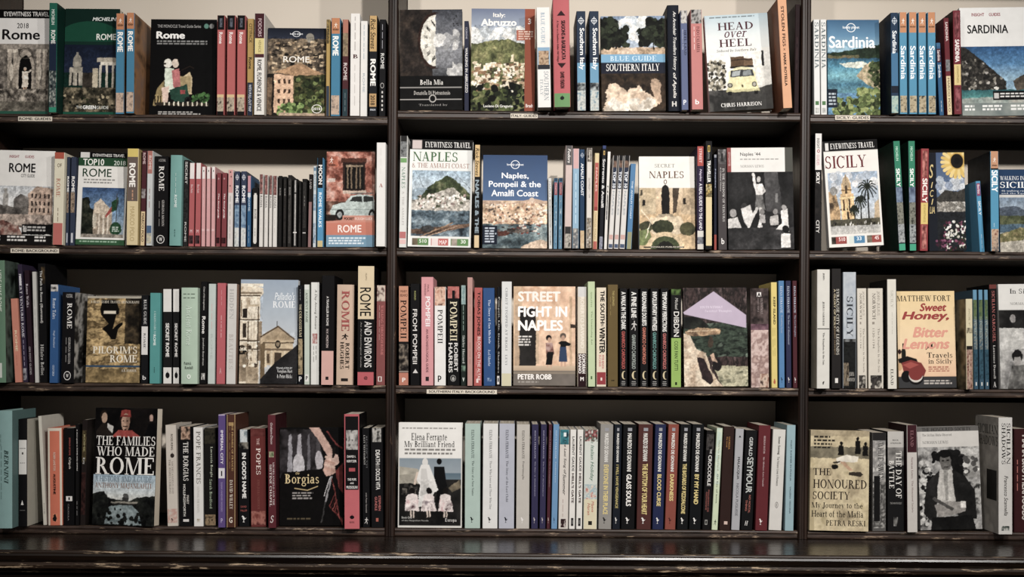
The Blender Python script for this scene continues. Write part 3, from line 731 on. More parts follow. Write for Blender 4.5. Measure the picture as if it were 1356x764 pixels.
def art_insight_sardinia(a):
    a.R(0, 0, 100, 36, 'd8d7d4').R(0, 36, 100, 76, ['2f5f98', '4f80ae', '8fb0c4']).P([(0, 36), (8, 37), (30, 48), (52, 60), (66, 68), (66, 76), (0, 76)], ('1e1e1e', '4a4640', '2c2a28', '8a8478', 14)).D(6, 48, 50, 75, 60, 1, 3, ['a8a29a', '8a8478', '2a2826', '5a554e']).P([(50, 36), (100, 36), (100, 60), (76, 68), (66, 68), (52, 60), (30, 48), (8, 37)], ['2f5f98', '4f80ae', '8fb0c4']).P([(76, 68), (100, 60), (100, 78), (80, 76)], ('3a342e', '6a5f52', 8)).R(0, 76, 100, 88, ['2f6a70', '4a8a88', '7aa8a0']).P([(0, 84), (100, 80), (100, 92), (0, 94)], ('a8a49a', '8a9a94', 4)).E(52, 74.5, 4, 1.3, 'c8c4bc').photo(0, 36, 100, 100, .35, 26, 1.5).R(46, 77, 100, 85.5, '17181a').R(48, 79, 55, 84, 'bcbab6').R(0, 88, 100, 100, ('8f9690', '6f7a78', 4))
    a.Q(57, 79, 98, 84, 2, 'd0cecb').Q(4, 90, 20, 96, 2, 'e6e4e0').Q(30, 90, 66, 96, 2, 'e6e4e0').Q(72, 90, 98, 96, 2, 'e6e4e0')

# ------------------------------------------------------------------ top shelf
DRK = '1a181a'
shelf('L', 1, 'Rome guides on the top shelf')
cover(-18, 63.5, 13, 'd9d6d2', 'guide cover dated 2018 with a fountain niche, beside the green spine', art_fountain,
      [('EYEWITNESS TRAVEL', 24, 2, 98, 6.5, 'c9c6c2', 'b'), ('2018', 46, 13, 65, 18, '2c2a2a'), ('Rome', 22, 19, 84, 29, '1c1b1c', 'b')], Y=.006, thick=.016)
spine(64, 75, 4, '1f6a55', 'tall green spine reading ROME between the fountain cover and green cover', [(.35, .62, '22304c'), (.62, .96, ('1c2430', '4a5a5c', 'a8aaa0', 4)), (.955, 1, '2a8a6c')],
      [('MICHELIN', .06, .2, .3, .7, 'c9d4cc', 'b'), ('ROME', .25, .375, .25, .8, 'e6e6e0', 'b')], Y=-.02, side='123a30')
cover(80, 156, 12, '123f34', 'green guide cover reading ROME above ruins at night', art_forum,
      [('MICHELIN', 50, 8, 94, 11.5, 'd6dad6', 'bi'), ('ROME', 58, 23.5, 94, 29.5, 'd9dcd4', 'b'), ('THE', 24, 91.5, 35, 94, 'c9cbc4'), ('GREEN', 36, 91, 60, 94.5, 'e6e6e0', 'B'), ('GUIDE', 61, 91.5, 83, 94.3, 'c9cbc4')], Y=.014, thick=.02)
def rough_rome(x0, x1, yt, label, **k):
    spine(x0, x1, yt, '3d7a9c', label, [(0, .16, 'b8764f'), (.79, .985, ('7a6a62', 'c4a890', '9a8272', 3))], [('ROUGH', .108, .128, .18, .82, '2a201c', 'Bh'), ('ROME', .185, .385, .16, .84, 'e9e7e2', 'B'), ('#', .05, .1, .3, .7, 'e0d2c4', 'sh')], **k)
rough_rome(152.5, 164.5, 18, 'orange-topped blue spine reading ROME touching the green cover', Y=-.006, side=('7a5238', 'a87850', 3))
rough_rome(166.5, 177.5, 17, 'orange-topped blue spine reading ROME, second beside the green cover', Y=-.016, side=('5a4030', 'a07048', '8a6a58', 3))
cover(197, 285, 26, '121113', 'black guide cover reading Rome with two people on a green scooter', art_scooter,
      [('THE MONOCLE Travel Guide Series', 10, 5.5, 76, 8.6, '9a9896'), ('Rome', 8.5, 12.5, 52, 20, 'e6e4e0', 'B')], Y=.03, thick=.014, hb=True)
def red_rome(x0, x1, label):
    spine(x0, x1, 20.5, 'b05856', label, [(0, .145, '151314'), (.03, .12, ('3a3f4c', '6a6f7c', '20222a', 2), .3, .7), (.795, .825, 'c9ab7c'), (.825, .965, ('3a3030', 'b8a890', '8a7866', 3)), (.965, 1, '151314')], [('Rome', .17, .285, .25, .72, 'e8dcd8', 'b')], Y=-.004)
red_rome(286.5, 297, 'black-topped red Rome spine touching the black scooter cover')
red_rome(299.5, 311, 'black-topped red Rome spine, middle of three alike')
red_rome(313, 324.5, 'black-topped red Rome spine beside the mustard and navy spine')
spine(326.5, 335.5, 25, 'a8874a', 'mustard and navy pocket map spine reading Rome', [(.66, 1, '2a344c')], [('CITYPACK', .05, .25, .25, .75, '4a3a20'), ('Rome', .4, .52, .2, .75, '2a2018', 'b'), ('WITH PULL-OUT MAP', .68, .96, .25, .7, 'b8bcc4', 'b')])
spine(336, 350, 18, 'd6d2cb', 'white spine about Rome, Florence and Venice with a maroon top', [(0, .245, '52222a'), (.245, .4, 'd0bf7c'), (.4, .435, '5a2a30')], [('FODORS', .05, .23, .35, .7, 'b89ca0', 'b'), ('ROME, FLORENCE & VENICE', .455, .965, .22, .72, '2c2828', 'b'), ('VENICE', .26, .385, .4, .65, '8a7c48')], Y=-.008, side='c4beb4')
cover(352.5, 430.5, 38, '2c2722', 'guide cover reading ROME over tiled roofs and a dome', art_rome_roofs,
      [('\u00b0', 42, 3.5, 56, 10, 'd8dadc', 's'), ('lonely planet', 38, 5.5, 60, 8, 'd8dadc', 'b'), ('ROME', 27, 32, 72, 39, 'e6e0d6'), ('2018', 79, 90, 92, 93, 'd8d4cc', 'b'), ('\u00b0', 77, 86.5, 95, 96.5, 'd8d4cc', 's')], Y=.012)
spine(431, 436.5, 26, 'a8894c', 'thin gold and navy spine beside the rooftop cover', [(.0, .25, ('5a5036', 'a8894c', 3)), (.69, 1, '3a4658')], [('Rome', .1, .25, .2, .8, '2a2418', 'b')])
rough_rome(437.5, 450, 24, 'orange-topped blue spine reading ROME beside the thin gold spine', Y=.0)
spine(452.5, 461, 26, '5a2c30', 'narrow spine with pink top and teal foot reading ROME', [(0, .14, 'a86a58'), (.14, .38, ('a08868', '6a5a48', 3)), (.72, 1, '2c444c')], [('ROME', .45, .63, .2, .8, 'd6c8c4'), ('~~~~~~', .76, .95, .35, .65, '6a7c82')])
spine(463, 476, 18, 'd8d4cf', 'thick white spine with a small dark red mark at its middle', [], [('~~~~~~~~~~~~~~', .03, .36, .3, .7, 'b0aaa6'), ('B', .4, .44, .25, .8, '5a2428', 'Bsh'), ('~~~~~~~~~~~~~', .5, .9, .35, .65, 'c0bbb6')], Y=-.004)
spine(476.5, 486, 28, 'd4d1cc', 'plain white spine reading faint grey print beside the thick white one', [], [('~~~~~~~~~~~~~~~~~~~', .04, .4, .35, .65, '8fa0ac'), ('ROME', .55, .75, .35, .65, '9aa4ac')])
spine(488, 499, 21, '1e2026', 'black spine reading ROME 2018 with a tan top', [(0, .355, 'b8945e'), (.775, .905, 'b08a5a')], [('Rick Steves', .03, .33, .15, .8, '1c1a18', 'i'), ('ROME', .43, .7, .15, .85, 'e6e2dc', 'B'), ('2018', .79, .89, .2, .75, '3a2a1a', 'b'), ('AVALON', .925, .945, .15, .85, 'c8ccd4', 'bh')])
spine(501.5, 510.5, 26, '18171a', 'black spine reading ROME with a column of white dots', [(.74 + .045 * i, .763 + .045 * i, 'c4c0bc', .36, .62) for i in range(5)], [('\u00b0', .655, .71, .2, .75, 'c8c4c0', 'sh'), ('~~~~~~~~~~~', .05, .3, .3, .6, '9a98a0'), ('ROME', .35, .51, .2, .75, 'd8d6d2')])

shelf('M', 1, 'Southern Italy guides on the top shelf')
cover(528, 613, 13.5, '161415', 'black cover of a broken clock face reading Bella Mia', art_clock,
      [('Bella Mia', 32, 70, 69, 75, 'd6d2cc', 's'), ('Donatella Di Pietrantonio', 22, 81, 80, 85, 'b5b0aa', 's'), ('Translated by', 30, 94, 76, 96.5, '8a8682', 's')], Y=.004, thick=.016, dx=-1)
spine(614.5, 621, 28, '33364e', 'thin navy spine reading WALKING IN ABRUZZO', [], [('CICERONE', .07, .2, .3, .7, 'a8a8b4'), ('WALKING IN ABRUZZO', .3, .8, .2, .8, 'd0ccc8', 'b')], dx=0)
cover(623, 708, 12, '4f5535', 'guide cover reading Abruzzo over a stone hill village with red strip', art_abruzzo,
      [('Italy:', 34, 4, 53, 9.5, 'e2dfd9', 'b'), ('Abruzzo', 15, 10, 71, 17, 'e6e3dd', 'B'), ('3', 89, 9.5, 94, 15, 'e0cfc8', 'b'), ('Bradt', 86, 93.2, 98, 96.6, 'e0cfc8', 'B'), ('Luciano Di Gregorio', 20, 94, 66, 97.5, 'd9d6cf', 'b')], Y=.004, thick=.018, dx=1)
spine(712, 730, 10, 'd6d3cf', 'white spine with a small painting and blue band, beside the red strip cover', [(.4, .61, '7d9db8'), (.435, .575, ('4a382a', 'c0a080', '7a5a42', 4), .08, .92), (.575, .62, '33323a')], [('BLUE GUIDE', .05, .36, .32, .62, '8fa4b4', 's'), ('SOUTHERN', .64, .93, .5, .85, '8a9298', 's'), ('ITALY', .72, .88, .2, .42, '9aa2a6', 's')], dx=-2, Y=-.04, hb=False)
spine(733.5, 756, -3, 'b4565a', 'tall red spine about Basilicata with a green foot', [(.875, 1, '5f8a55'), ], [('!', .895, .935, .38, .62, '1d2420', 'sh'), ('^', .12, .165, .25, .75, '3a1a1e', 'sh'), ('SEASONS in BASILICATA', .21, .57, .5, .74, '3a1c20', 'b'), ('A Year in a Southern Italian Hill Village', .21, .59, .2, .34, '4a2024', 'i'), ('^', .645, .6, .25, .75, '3a1a1e', 'sh'), ('DAVID YEADON', .68, .83, .4, .65, '4a2428', 'b')], dx=-2, Y=-.045, side='c98a86', hb=True)
def lp_south(x0, x1, label):
    spine(x0, x1, 15, '2c3c54', label, [(.52, .72, '5f8fae'), (.72, .8, ('1f2832', 'a8b0b0', 3)), (.8, 1, ('7a8486', 'c4c4bc', '4f7a90', 3))], [('*', .055, .14, .15, .85, 'd0d4d8', 'sh'), ('Southern Italy', .17, .59, .2, .85, 'e4e6e6', 'b')], dx=-1, Y=-.01)
lp_south(764, 776.5, 'navy spine reading Southern Italy touching the tall red spine')
lp_south(781, 794, 'navy spine reading Southern Italy beside the olive grove cover')
cover(796.5, 882, 22.5, '3a2c22', 'guide cover reading SOUTHERN ITALY below olive trees', art_bg_south,
      [('BLUE GUIDE', 14, 42, 86, 47.5, 'bcd4e4', 's'), ('SOUTHERN ITALY', 8, 50.5, 91, 58, 'e2e0dc', 's')], dx=-1, Y=.0, thick=.02)
spine(885, 901, 7, '1a2030', 'dark navy hardback spine with white handwritten title', [], [('An Armchair Travellers History', .06, .62, .4, .75, 'c8c6c2', 'bi'), ('of Apulia', .64, .88, .35, .72, 'd0ccc6', 'bi'), ('H', .91, .96, .3, .7, 'c8c4be', 'Bh')], dx=-2, Y=-.012, hb=True)
spine(902.5, 912, 14, '5a6488', 'slate blue spine with a black and white photo top', [(0, .13, ('1c1c1e', 'c4c0ba', '6a6866', 2))], [('HEEL LAND', .2, .45, .5, .85, '2a2c44', 's'), ('Southern Italy', .19, .4, .2, .4, 'b8bcd0'), ('P', .9, .95, .25, .7, 'd6d8e0', 'bh')], dx=-2, Y=-.025)
spine(916, 931.5, 13, 'b8706c', 'salmon pink spine with a black and white photo top', [(0, .14, ('2a2828', 'a8a4a0', '5a5856', 2))], [('INDO CALABRIA', .17, .43, .5, .78, '6a2c30', 's'), ('~~~~~~~~~~~~~', .17, .4, .2, .38, 'e0c4c0'), ('b', .9, .95, .3, .65, 'e8dcd8', 'bh')], dx=-2, Y=-.03)
cover(940, 1024.5, 22, 'd2d6d4', 'cover reading HEAD OVER HEEL with a small yellow car', art_heel,
      [('HEAD', 20, 8, 76, 16, '5a2a34', 's'), ('over', 30, 17.5, 66, 24, '6a3c46', 'si'), ('HEEL', 21, 25.5, 72, 33.5, '5a2a34', 's'), ('Seduced by Southern Italy', 16, 36, 80, 39.5, '5c5c5a', 'si'), ('CHRIS HARRISON', 18, 92, 82, 96, 'e2dfda', 'sb')], dx=-7, Y=.0, thick=.022)
spine(1037, 1049.5, -2, 'cf9670', 'tall leaning orange spine reading STOLEN FIGS', [], [('STOLEN FIGS', .07, .44, .32, .66, '4a2c22', 'b'), ('MARK ROTELLA', .5, .8, .32, .62, '2c1c18', 'B'), ('X', .455, .475, .35, .6, '4a2c22', 'bh')], dx=-8, Y=-.05, side='8a5238')
spine(1051, 1058, 6, '2c161a', 'dark maroon spine standing against the upright beyond the orange spine', [], [('~~~~~~~~', .3, .6, .3, .6, '5a3a3e', 's')], dx=2, Y=.0)

shelf('R', 1, 'Sardinia guides on the top shelf')
for x0, x1, lb in ((1078, 1086.5, 'narrow white spine reading SARDINIA standing against the upright'), (1087, 1095.5, 'narrow white spine reading SARDINIA touching the blue bay cover')):
    spine(x0, x1, 26, 'd2d2cf', lb, [(.86, .9, '4f7a4a', .15, .85), (.93, .985, ('8a8c88', 'c4c4be', 2), .15, .85)], [('SARDINIA', .03, .52, .15, .85, '5a686c', 's')], dx=-1)
cover(1096.5, 1166, 27, '5a86a8', 'guide cover reading Sardinia over a turquoise bay', art_sardinia_bay,
      [('\u00b0', 37, 3.5, 55, 13, 'e0e4e6', 's'), ('lonely planet', 30, 6.5, 62, 10, 'e0e4e6', 'b'), ('Sardinia', 3, 17, 92, 29.5, 'e6e8e8', 'b')], Y=.02, thick=.018, dx=0)
spine(1180, 1190.5, 17, '27405f', 'navy spine reading Sardinia in front of the bay cover', [(.4, .74, '3f7098'), (.73, .8, '1c2436'), (.83, 1, ('5a8a94', 'a8b8a8', '7a9a90', 3))], [('*', .04, .125, .12, .88, 'c8d0d8', 'sh'), ('Sardinia', .18, .41, .2, .8, 'dfe4e8', 'b')], dx=-1, Y=-.022, side='1f2c40')
for i, (x0, x1, lb) in enumerate(((1191.5, 1202, 'orange-topped blue Sardinia spine touching the navy Sardinia spine'), (1204, 1215, 'orange-topped blue Sardinia spine, second from the navy spine'), (1216.5, 1227.5, 'orange-topped blue Sardinia spine, third from the navy spine'), (1229, 1240, 'orange-topped blue Sardinia spine beside the leaning pocket guide'))):
    spine(x0, x1, 16.5, '4a8aac', lb, [(0, .2, 'c08058'), (.82, .985, ('3a3428', 'b8a888', '7a6a4c', 3))], [('#', .06, .12, .28, .72, 'e6dcd0', 'sh'), ('ROUGH', .135, .15, .15, .85, '2c2018', 'Bh'), ('Sardinia', .33, .66, .15, .85, 'e6eaec', 'b')], dx=-1, Y=-.012)
spine(1244, 1250.5, 57, '2f5f8c', 'short leaning blue pocket guide with a maroon title block', [(0, .05, '3a6a94'), (.08, .27, '5a2430')], [('Sardinia', .1, .25, .2, .8, 'd6c8c8', 'b'), ('Sardinia', .3, .48, .2, .8, 'c8d4dc', 'b'), ('~~~~~', .8, .95, .3, .7, 'b0bcc8')], dx=-5, Y=.0, side='24405f')
spine(1254, 1261.5, 24, '7a2c34', 'maroon spine reading SARDINIA with a cream foot', [(.6, 1, 'd0bc90'), (.43, .55, ('8a8a8c', '5a5a60', 2))], [('SARDINIA', .04, .24, .25, .75, 'd8c4c0', 'b'), ('MARCO POLO', .62, .97, .3, .7, '6a4a3a')], dx=-5, Y=-.006)
spine(1263.5, 1274, 14, '85303a', 'red patterned spine reading SARDINIA beside the white city guide cover', [(.02, .26, ('a85a60', '6a2028', 2), .15, .85), (.52, .72, 'd0b878'), (.74, .97, ('a85a60', '6a2028', 2), .15, .85)], [('SARDINIA', .28, .5, .2, .8, 'e6dcd8', 'B'), ('EYEWITNESS', .54, .7, .4, .65, '8a7438')], dx=-2, Y=-.014, side='4a2420')
cover(1274.5, 1364, 11, 'd8d7d4', 'white guide cover reading SARDINIA over a cliff and cove', art_insight_sardinia,
      [('INSIGHT', 18, 5, 37, 8, 'a0424c', 'b'), ('GUIDES', 44, 5, 61, 8, 'a0424c', 'b'), ('SARDINIA', 11, 16, 72, 24, '1c1c1e', 'b')], Y=.012, thick=.016, dx=-2)

def art_cityguide(a):
    a.R(0, 0, 100, 38, 'd9d6d1').R(0, 38, 100, 70, ['b9bcbf', 'cfccc6']).P([(58, 46), (72, 38), (98, 40), (98, 70), (58, 70)], ('a08a7a', 'c4a894', '8a7264', 6)).P([(36, 52), (46, 46), (60, 50), (60, 66), (36, 66)], ('5a5450', '8d8680', 6)).R(18, 46, 27, 66, ('a8a49e', '7a7672', 5)).R(20, 40, 25, 48, '9a9690')
    for y in (46, 54, 61):
        for x in (64, 70, 77, 84, 91): a.R(x, y, x + 2.6, y + 4.5, '4a3c36')
    a.P([(0, 56), (30, 60), (60, 62), (60, 70), (0, 70)], ('4f4a46', '7a736c', 9)).R(0, 68, 100, 82, ('8a7a70', 'b5a294', '6a5c54', 9)).P([(0, 84), (18, 74), (44, 80), (54, 92), (0, 100)], ('5a3a34', '8a5a50', 'a8988c', 7)).E(4, 86, 12, 7, '5a7078').R(0, 90, 100, 100, '2a2524').R(50, 78, 100, 89, '1f1d1e').R(52, 80, 58, 86, 'bcb8b4')
    a.photo(0, 38, 100, 90, .5, 26).Q(60, 80.5, 98, 87, 2, 'b0aca8').Q(28, 91, 66, 98, 2, 'd9d5d0').Q(72, 91, 92, 98, 2, 'd9d5d0').Q(0, 91, 20, 98, 2, 'd9d5d0')
def art_top10(a):
    a.R(0, 0, 100, 6, '151416').R(4, 0, 22, 6, 'c9c6c2').R(0, 6, 100, 15, '2f5f3c').R(0, 15, 100, 94, 'd9d6d0').R(0, 94, 100, 100, '3a6a44')
    a.R(10, 38, 96, 92, ['3a5a8c', '6a88a8', '9aa8b0']).P([(10, 50), (24, 48), (28, 60), (36, 62), (36, 92), (10, 92)], ('141a14', '2c3428', '4a4a3a', 10)).P([(34, 56), (48, 50), (72, 62), (72, 68), (34, 66)], 'b8a894').R(34, 66, 72, 90, ('8a7a68', 'b5a490', 7))
    for x in (44, 53, 62): a.R(x, 67, x + 3.6, 89, 'd0c2b0')
    a.P([(58, 68), (72, 56), (70, 64), (60, 70)], 'a84a44').P([(70, 54), (84, 48), (82, 62), (70, 64)], '2c5a3a').R(80, 44, 81.5, 90, '4a4a4a').E(37, 74, 4, 8, 'b8ae9c').E(80, 82, 12, 7, '2f5f3c').R(10, 88, 96, 92, ('6a6054', 'a0968a', 8)).photo(10, 38, 96, 92, .45, 28)
    a.Q(12, 29, 80, 35, 2, '8a8884').Q(73, 80, 88, 86, 3, 'c4d0c4').Q(8, 95.5, 90, 98.5, 1, '8fae94')
def art_pocket(a):
    a.R(0, 0, 100, 74, ('7a3a2c', '9a5444', 'b87a68', 'c49a8c', 7)).R(0, 52, 100, 72, ('5a3428', '7a5040', 'b09080', 7)).R(30, 7, 82, 12, '6a3a2c').R(34, 11, 80, 42, '4a2a22').R(38, 13, 77, 40, '1d1816')
    for x in (42, 50, 60, 68): a.R(x, 14, x + 3, 39, '7a6650')
    a.R(40, 14, 76, 16, '8a7660').R(34, 41, 82, 44, 'b5a090').R(3, 5, 24, 16, 'b0604a').R(3, 28, 18, 32, 'c4b0a4')
    a.P([(10, 60), (14, 56), (40, 53), (50, 46), (66, 44.5), (96, 46), (99, 52), (99, 68), (12, 68), (8, 64)], 'a9b4b0').P([(48, 52), (54, 47), (74, 46.5), (74, 53)], '3c403f').P([(77, 46.5), (95, 47), (97, 52), (77, 53)], '3c403f').R(10, 60, 100, 61, '8a9692').E(28, 66, 9, 5.8, '2a2a2a').E(28, 66, 5, 3.2, '8d908f').E(94, 66, 7, 5.6, '2a2a2a').E(94, 66, 3.6, 2.8, '8d908f').R(50, 43, 96, 44, '6a6c6a').R(0, 66, 20, 75, '3a2c26').photo(0, 0, 100, 70, .35, 24).R(34, 67, 98, 74, 'c08a7a').R(0, 73, 100, 88, 'c4735f').R(0, 87.5, 100, 100, '6a8ea6').P([(0, 73), (34, 72), (34, 68), (98, 68), (98, 74), (0, 75)], 'c4806e').Q(6, 90, 90, 98, 3, 'd0dae0')
def art_naples(a):
    a.R(0, 0, 100, 9.5, '161517').R(4, 1, 19, 9, 'c4b4b0').R(0, 9.5, 100, 100, 'd8d8d4').R(5, 29, 97, 90, ['8fa4b4', 'b8c4cc', 'c9cccb', 'b0bcc4']).P([(5, 60), (16, 54), (30, 44), (44, 39), (60, 33), (70, 36), (97, 50), (97, 66), (5, 66)], ('2c3a24', '4f5c3a', '7a7c58', 9)).P([(5, 47), (16, 45), (30, 46), (18, 54), (5, 58)], '8fa0ac').R(5, 56, 97, 66, ('9a948c', 'c9c0b4', '6a6860', 12)).P([(40, 50), (70, 44), (90, 56), (90, 64), (34, 64)], ('c8beb2', '8a8478', 'e0d8cc', 12))
    a.K(12, 50, 90, 64, 90, 2, 5, 1.5, 3, ['d8d0c4', 'c0b4a8', 'a89088', '5a6048', 'e4ded4']).R(5, 66, 97, 90, ('2c3a44', '5a6c78', '8d9ca4', (6, 16))).P([(5, 84), (60, 80), (97, 77), (97, 80), (40, 88), (5, 88)], ('5a4438', '8a6a54', 4)).L([(20, 90), (70, 77)], 2, '9a7a60').L([(30, 90), (78, 80)], 1.6, 'b09078').E(30, 83, 10, 3, '4a4a4a').L([(10, 30), (22, 44)], .8, '6a7076').L([(70, 30), (97, 46)], .8, '5a6066').photo(5, 29, 97, 90, .5, 30)
    for x0, x1, c in ((7, 33, '5f8a50'), (37, 64, 'c0605a'), (68, 96, '5f8a50')): a.R(x0, 92, x1, 98.5, c)
    a.R(7, 92, 16, 98.5, ('3a2c24', '8a7a60', 4)).R(38, 92, 48, 98.5, 'd8c8c4').R(69, 92, 78, 98.5, ('3a2c24', 'c0b0a0', 4))
def art_amalfi(a):
    a.R(0, 0, 100, 50, ['3f5a88', '54709a']).R(0, 49, 100, 76, ('a08468', 'c8a888', 'ddc4ac', 10)).K(0, 50, 98, 74, 240, 2, 5, 1.2, 3, ['dcc4a8', 'c8a080', 'e4d4c4', '8a6a54', 'b88a70', 'd0b094', '6a5a50']).P([(0, 50), (20, 49), (40, 52), (70, 48), (82, 47), (100, 50), (100, 52), (0, 53)], 'b89a84').E(76, 48, 4, 2.5, 'c8b09c').R(0, 74, 100, 100, ('33424a', '5a6c72', '8a9694', (5, 14))).K(10, 72, 90, 84, 40, 3, 8, 1, 2, ['3a3230', '6a5a50', 'c4b8ac', '8a4a40']).P([(22, 82), (44, 80), (40, 86), (24, 87)], '6a3a30').R(38, 79, 72, 83, ('2a2626', '8a7a70', 6)).P([(60, 98), (88, 90), (100, 92), (100, 100), (60, 100)], 'b8a08a').photo(0, 50, 100, 100, .5, 32).R(0, 76, 23, 96, '22304a').Q(4, 78, 22, 95, 6, 'b8c0cc')
def art_secret(a):
    a.R(0, 0, 100, 34, 'dcd8d0').R(0, 34, 100, 100, ['cdb596', 'b89a74', 'c0a47e']).R(0, 34, 30, 62, ('c4b090', 'b09a78', 4)).P([(78, 34), (100, 34), (100, 62), (74, 62)], ('9a8468', 'b8a080', 3)).P([(60, 34), (72, 34), (66, 60), (60, 62)], '5a4a3a').R(6, 47, 11, 53, '2a2420').R(78, 45, 83, 52, '3a3028').R(2, 36, 6, 42, '5a5040')
    a.R(40, 38, 54, 64, '23201e').E(47, 37, 7, 6, '23201e').E(47, 33.5, 3, 3, '2c2826').R(34, 62, 60, 67, '8a7a64').E(47, 66, 17, 4, '9a8a72').P([(20, 66), (74, 64), (84, 80), (60, 86), (30, 86), (14, 78)], 'c8b496').E(42, 76, 20, 8, ('2c3420', '4f5436', 5)).E(12, 76, 12, 6, ('3a3c28', '5a5a3c', 4)).E(86, 78, 14, 7, ('4a4a30', '6f6a44', 4)).P([(0, 80), (16, 78), (24, 90), (10, 96), (0, 96)], '6f7a4a').E(46, 99, 34, 18, 'c0a884').E(46, 99, 26, 13.5, '4f5a38').E(46, 100, 16, 9, '2c2a22').L([(4, 58), (20, 70), (12, 88)], 1.5, 'd8c8ac').photo(0, 34, 100, 100, .35, 22).R(8, 97, 80, 98.5, '4a4438')
def art_naples44(a):
    a.R(0, 0, 100, 24, 'd3d0cb').R(0, 0, 6.5, 24, 'a04a48').R(88, 0, 100, 24, '5a5a52').R(0, 24, 100, 100, ('1c1b1c', '2f2e2f', '3f3d3e', 4)).P([(56, 24), (76, 24), (84, 66), (58, 62)], ('4a4849', '6a6868', 3)).R(0, 78, 100, 100, ('2a292a', '403e3f', '555354', 6))
    a.E(48.6, 29.8, 3.8, 2.8, '201e1e').E(47.5, 31.4, 3, 3, 'a8a4a0').L([(42.5, 38), (39, 26)], 4, 'cfcbc7').L([(52.5, 37.5), (56, 43), (51, 46)], 3, 'b8b4b0').P([(41, 36), (53, 35.5), (53.5, 46), (43, 46)], 'd4d0cc').P([(43, 46), (53, 46), (57, 61), (41, 61)], ('5c5a5a', '7a7876', '4a4848', 6)).L([(50, 60), (51, 69), (47.5, 77)], 4.5, 'c0bcb8').L([(44, 60), (37, 68), (31, 77)], 4.5, 'c4c0bc').R(46, 76, 52, 78, 'b0acaa')
    pass
    a.E(8, 64, 5, 4, '8a8684').P([(0, 70), (14, 68), (20, 78), (0, 79)], 'b8b4b0').E(25, 58, 4.5, 4, '4a4848').P([(20, 60), (34, 56), (38, 66), (30, 78), (24, 72)], 'c4c0bc').E(52, 63, 3.5, 3, '7a7674').P([(48, 66), (56, 66), (57, 74), (49, 74)], '9a9694').E(72, 63, 3.4, 3, '8a8684').P([(64, 68), (76, 66), (76, 76), (64, 76)], 'aaa6a2').P([(80, 62), (90, 60), (92, 82), (72, 80), (82, 74)], 'd0ccc8').E(85, 59, 3.5, 3, '9a9694').E(87, 80, 5, 4, '1c1b1c').P([(80, 84), (94, 84), (94, 98), (80, 98)], 'cfcbc7').R(72, 45, 76, 54, '7a7877').photo(0, 24, 100, 100, .3, 26, 1.0)
    a.Q(20, 11, 82, 13, 1, '8a8884')
def art_sicily(a):
    a.R(0, 0, 100, 10, '161416').R(4, 2, 10, 9, 'c9c6c2').R(0, 10, 100, 100, 'd6d2cb').R(5, 30, 96, 88, ['8fa0b4', 'aab4be', 'c8c4bc']).D(10, 32, 90, 46, 24, 4, 10, ['b8bcc2', 'c8c8c8', '9aa4b0'])
    a.P([(5, 48), (14, 46), (18, 50), (24, 66), (24, 82), (5, 84)], ('8a6c4c', 'b8966c', '5a4634', 7)).R(26, 50, 50, 76, ('b08c5c', 'd0ac7c', '8a6a44', 7)).R(29, 40, 46, 52, ('b89464', 'd0b084', 5)).E(37.5, 40, 7, 6, 'a89070').R(24, 53, 52, 54.5, 'e0c490').R(24, 64, 52, 65.5, '7a5c38').R(28, 46, 47, 47.2, '7a5c38').R(27, 55, 28.5, 76, 'e0c490').R(34.5, 55, 36, 76, 'e0c490').R(39, 55, 40.2, 76, 'e0c490').R(46, 55, 47.5, 76, 'e0c490').R(35.5, 42, 39.5, 50, '5a4430').R(36, 67, 40, 76, '4a3424').R(36, 32, 39, 38, '9a8468').E(14, 47, 7, 4, '8a8884').R(30, 55, 33, 66, '5a4430').R(40, 55, 43, 66, '5a4430')
    for (x, y, r) in ((76, 44, 17), (62, 56, 11), (50, 64, 8)):
        a.R(x - 1, y, x + 1.5, 80, '2c2c22')
        for k in range(13):
            t = k * math.pi / 6.5; a.L([(x, y), (x + r * .6 * math.cos(t), y + r * .32 * math.sin(t)), (x + r * math.cos(t), y + r * .52 * math.sin(t) + 3)], 2.2, ('1f2a1c', '343f2a')[k % 2])
    a.P([(88, 60), (96, 56), (96, 84), (84, 82)], 'b09a7c').R(5, 74, 96, 80, ('3a3a2c', '6a6450', 12)).K(6, 76, 94, 81, 40, 1, 3, 1.5, 3, ['2a2826', 'c9c4bc', '4a4440']).R(5, 80, 96, 88, ['9a9894', 'b5b2ac']).photo(5, 30, 96, 88, .4, 34, .9)
    for x0, x1, c in ((5, 33, 'a84a44'), (37, 66, '4a80a8'), (70, 96, 'a84a44')): a.R(x0, 90, x1, 97, c)
    a.R(5, 90, 13, 97, ('2c2620', '6a6050', 4)).R(37, 90, 46, 97, 'c4ccc4').R(70, 90, 79, 97, ('2c2620', 'b8a890', 4))
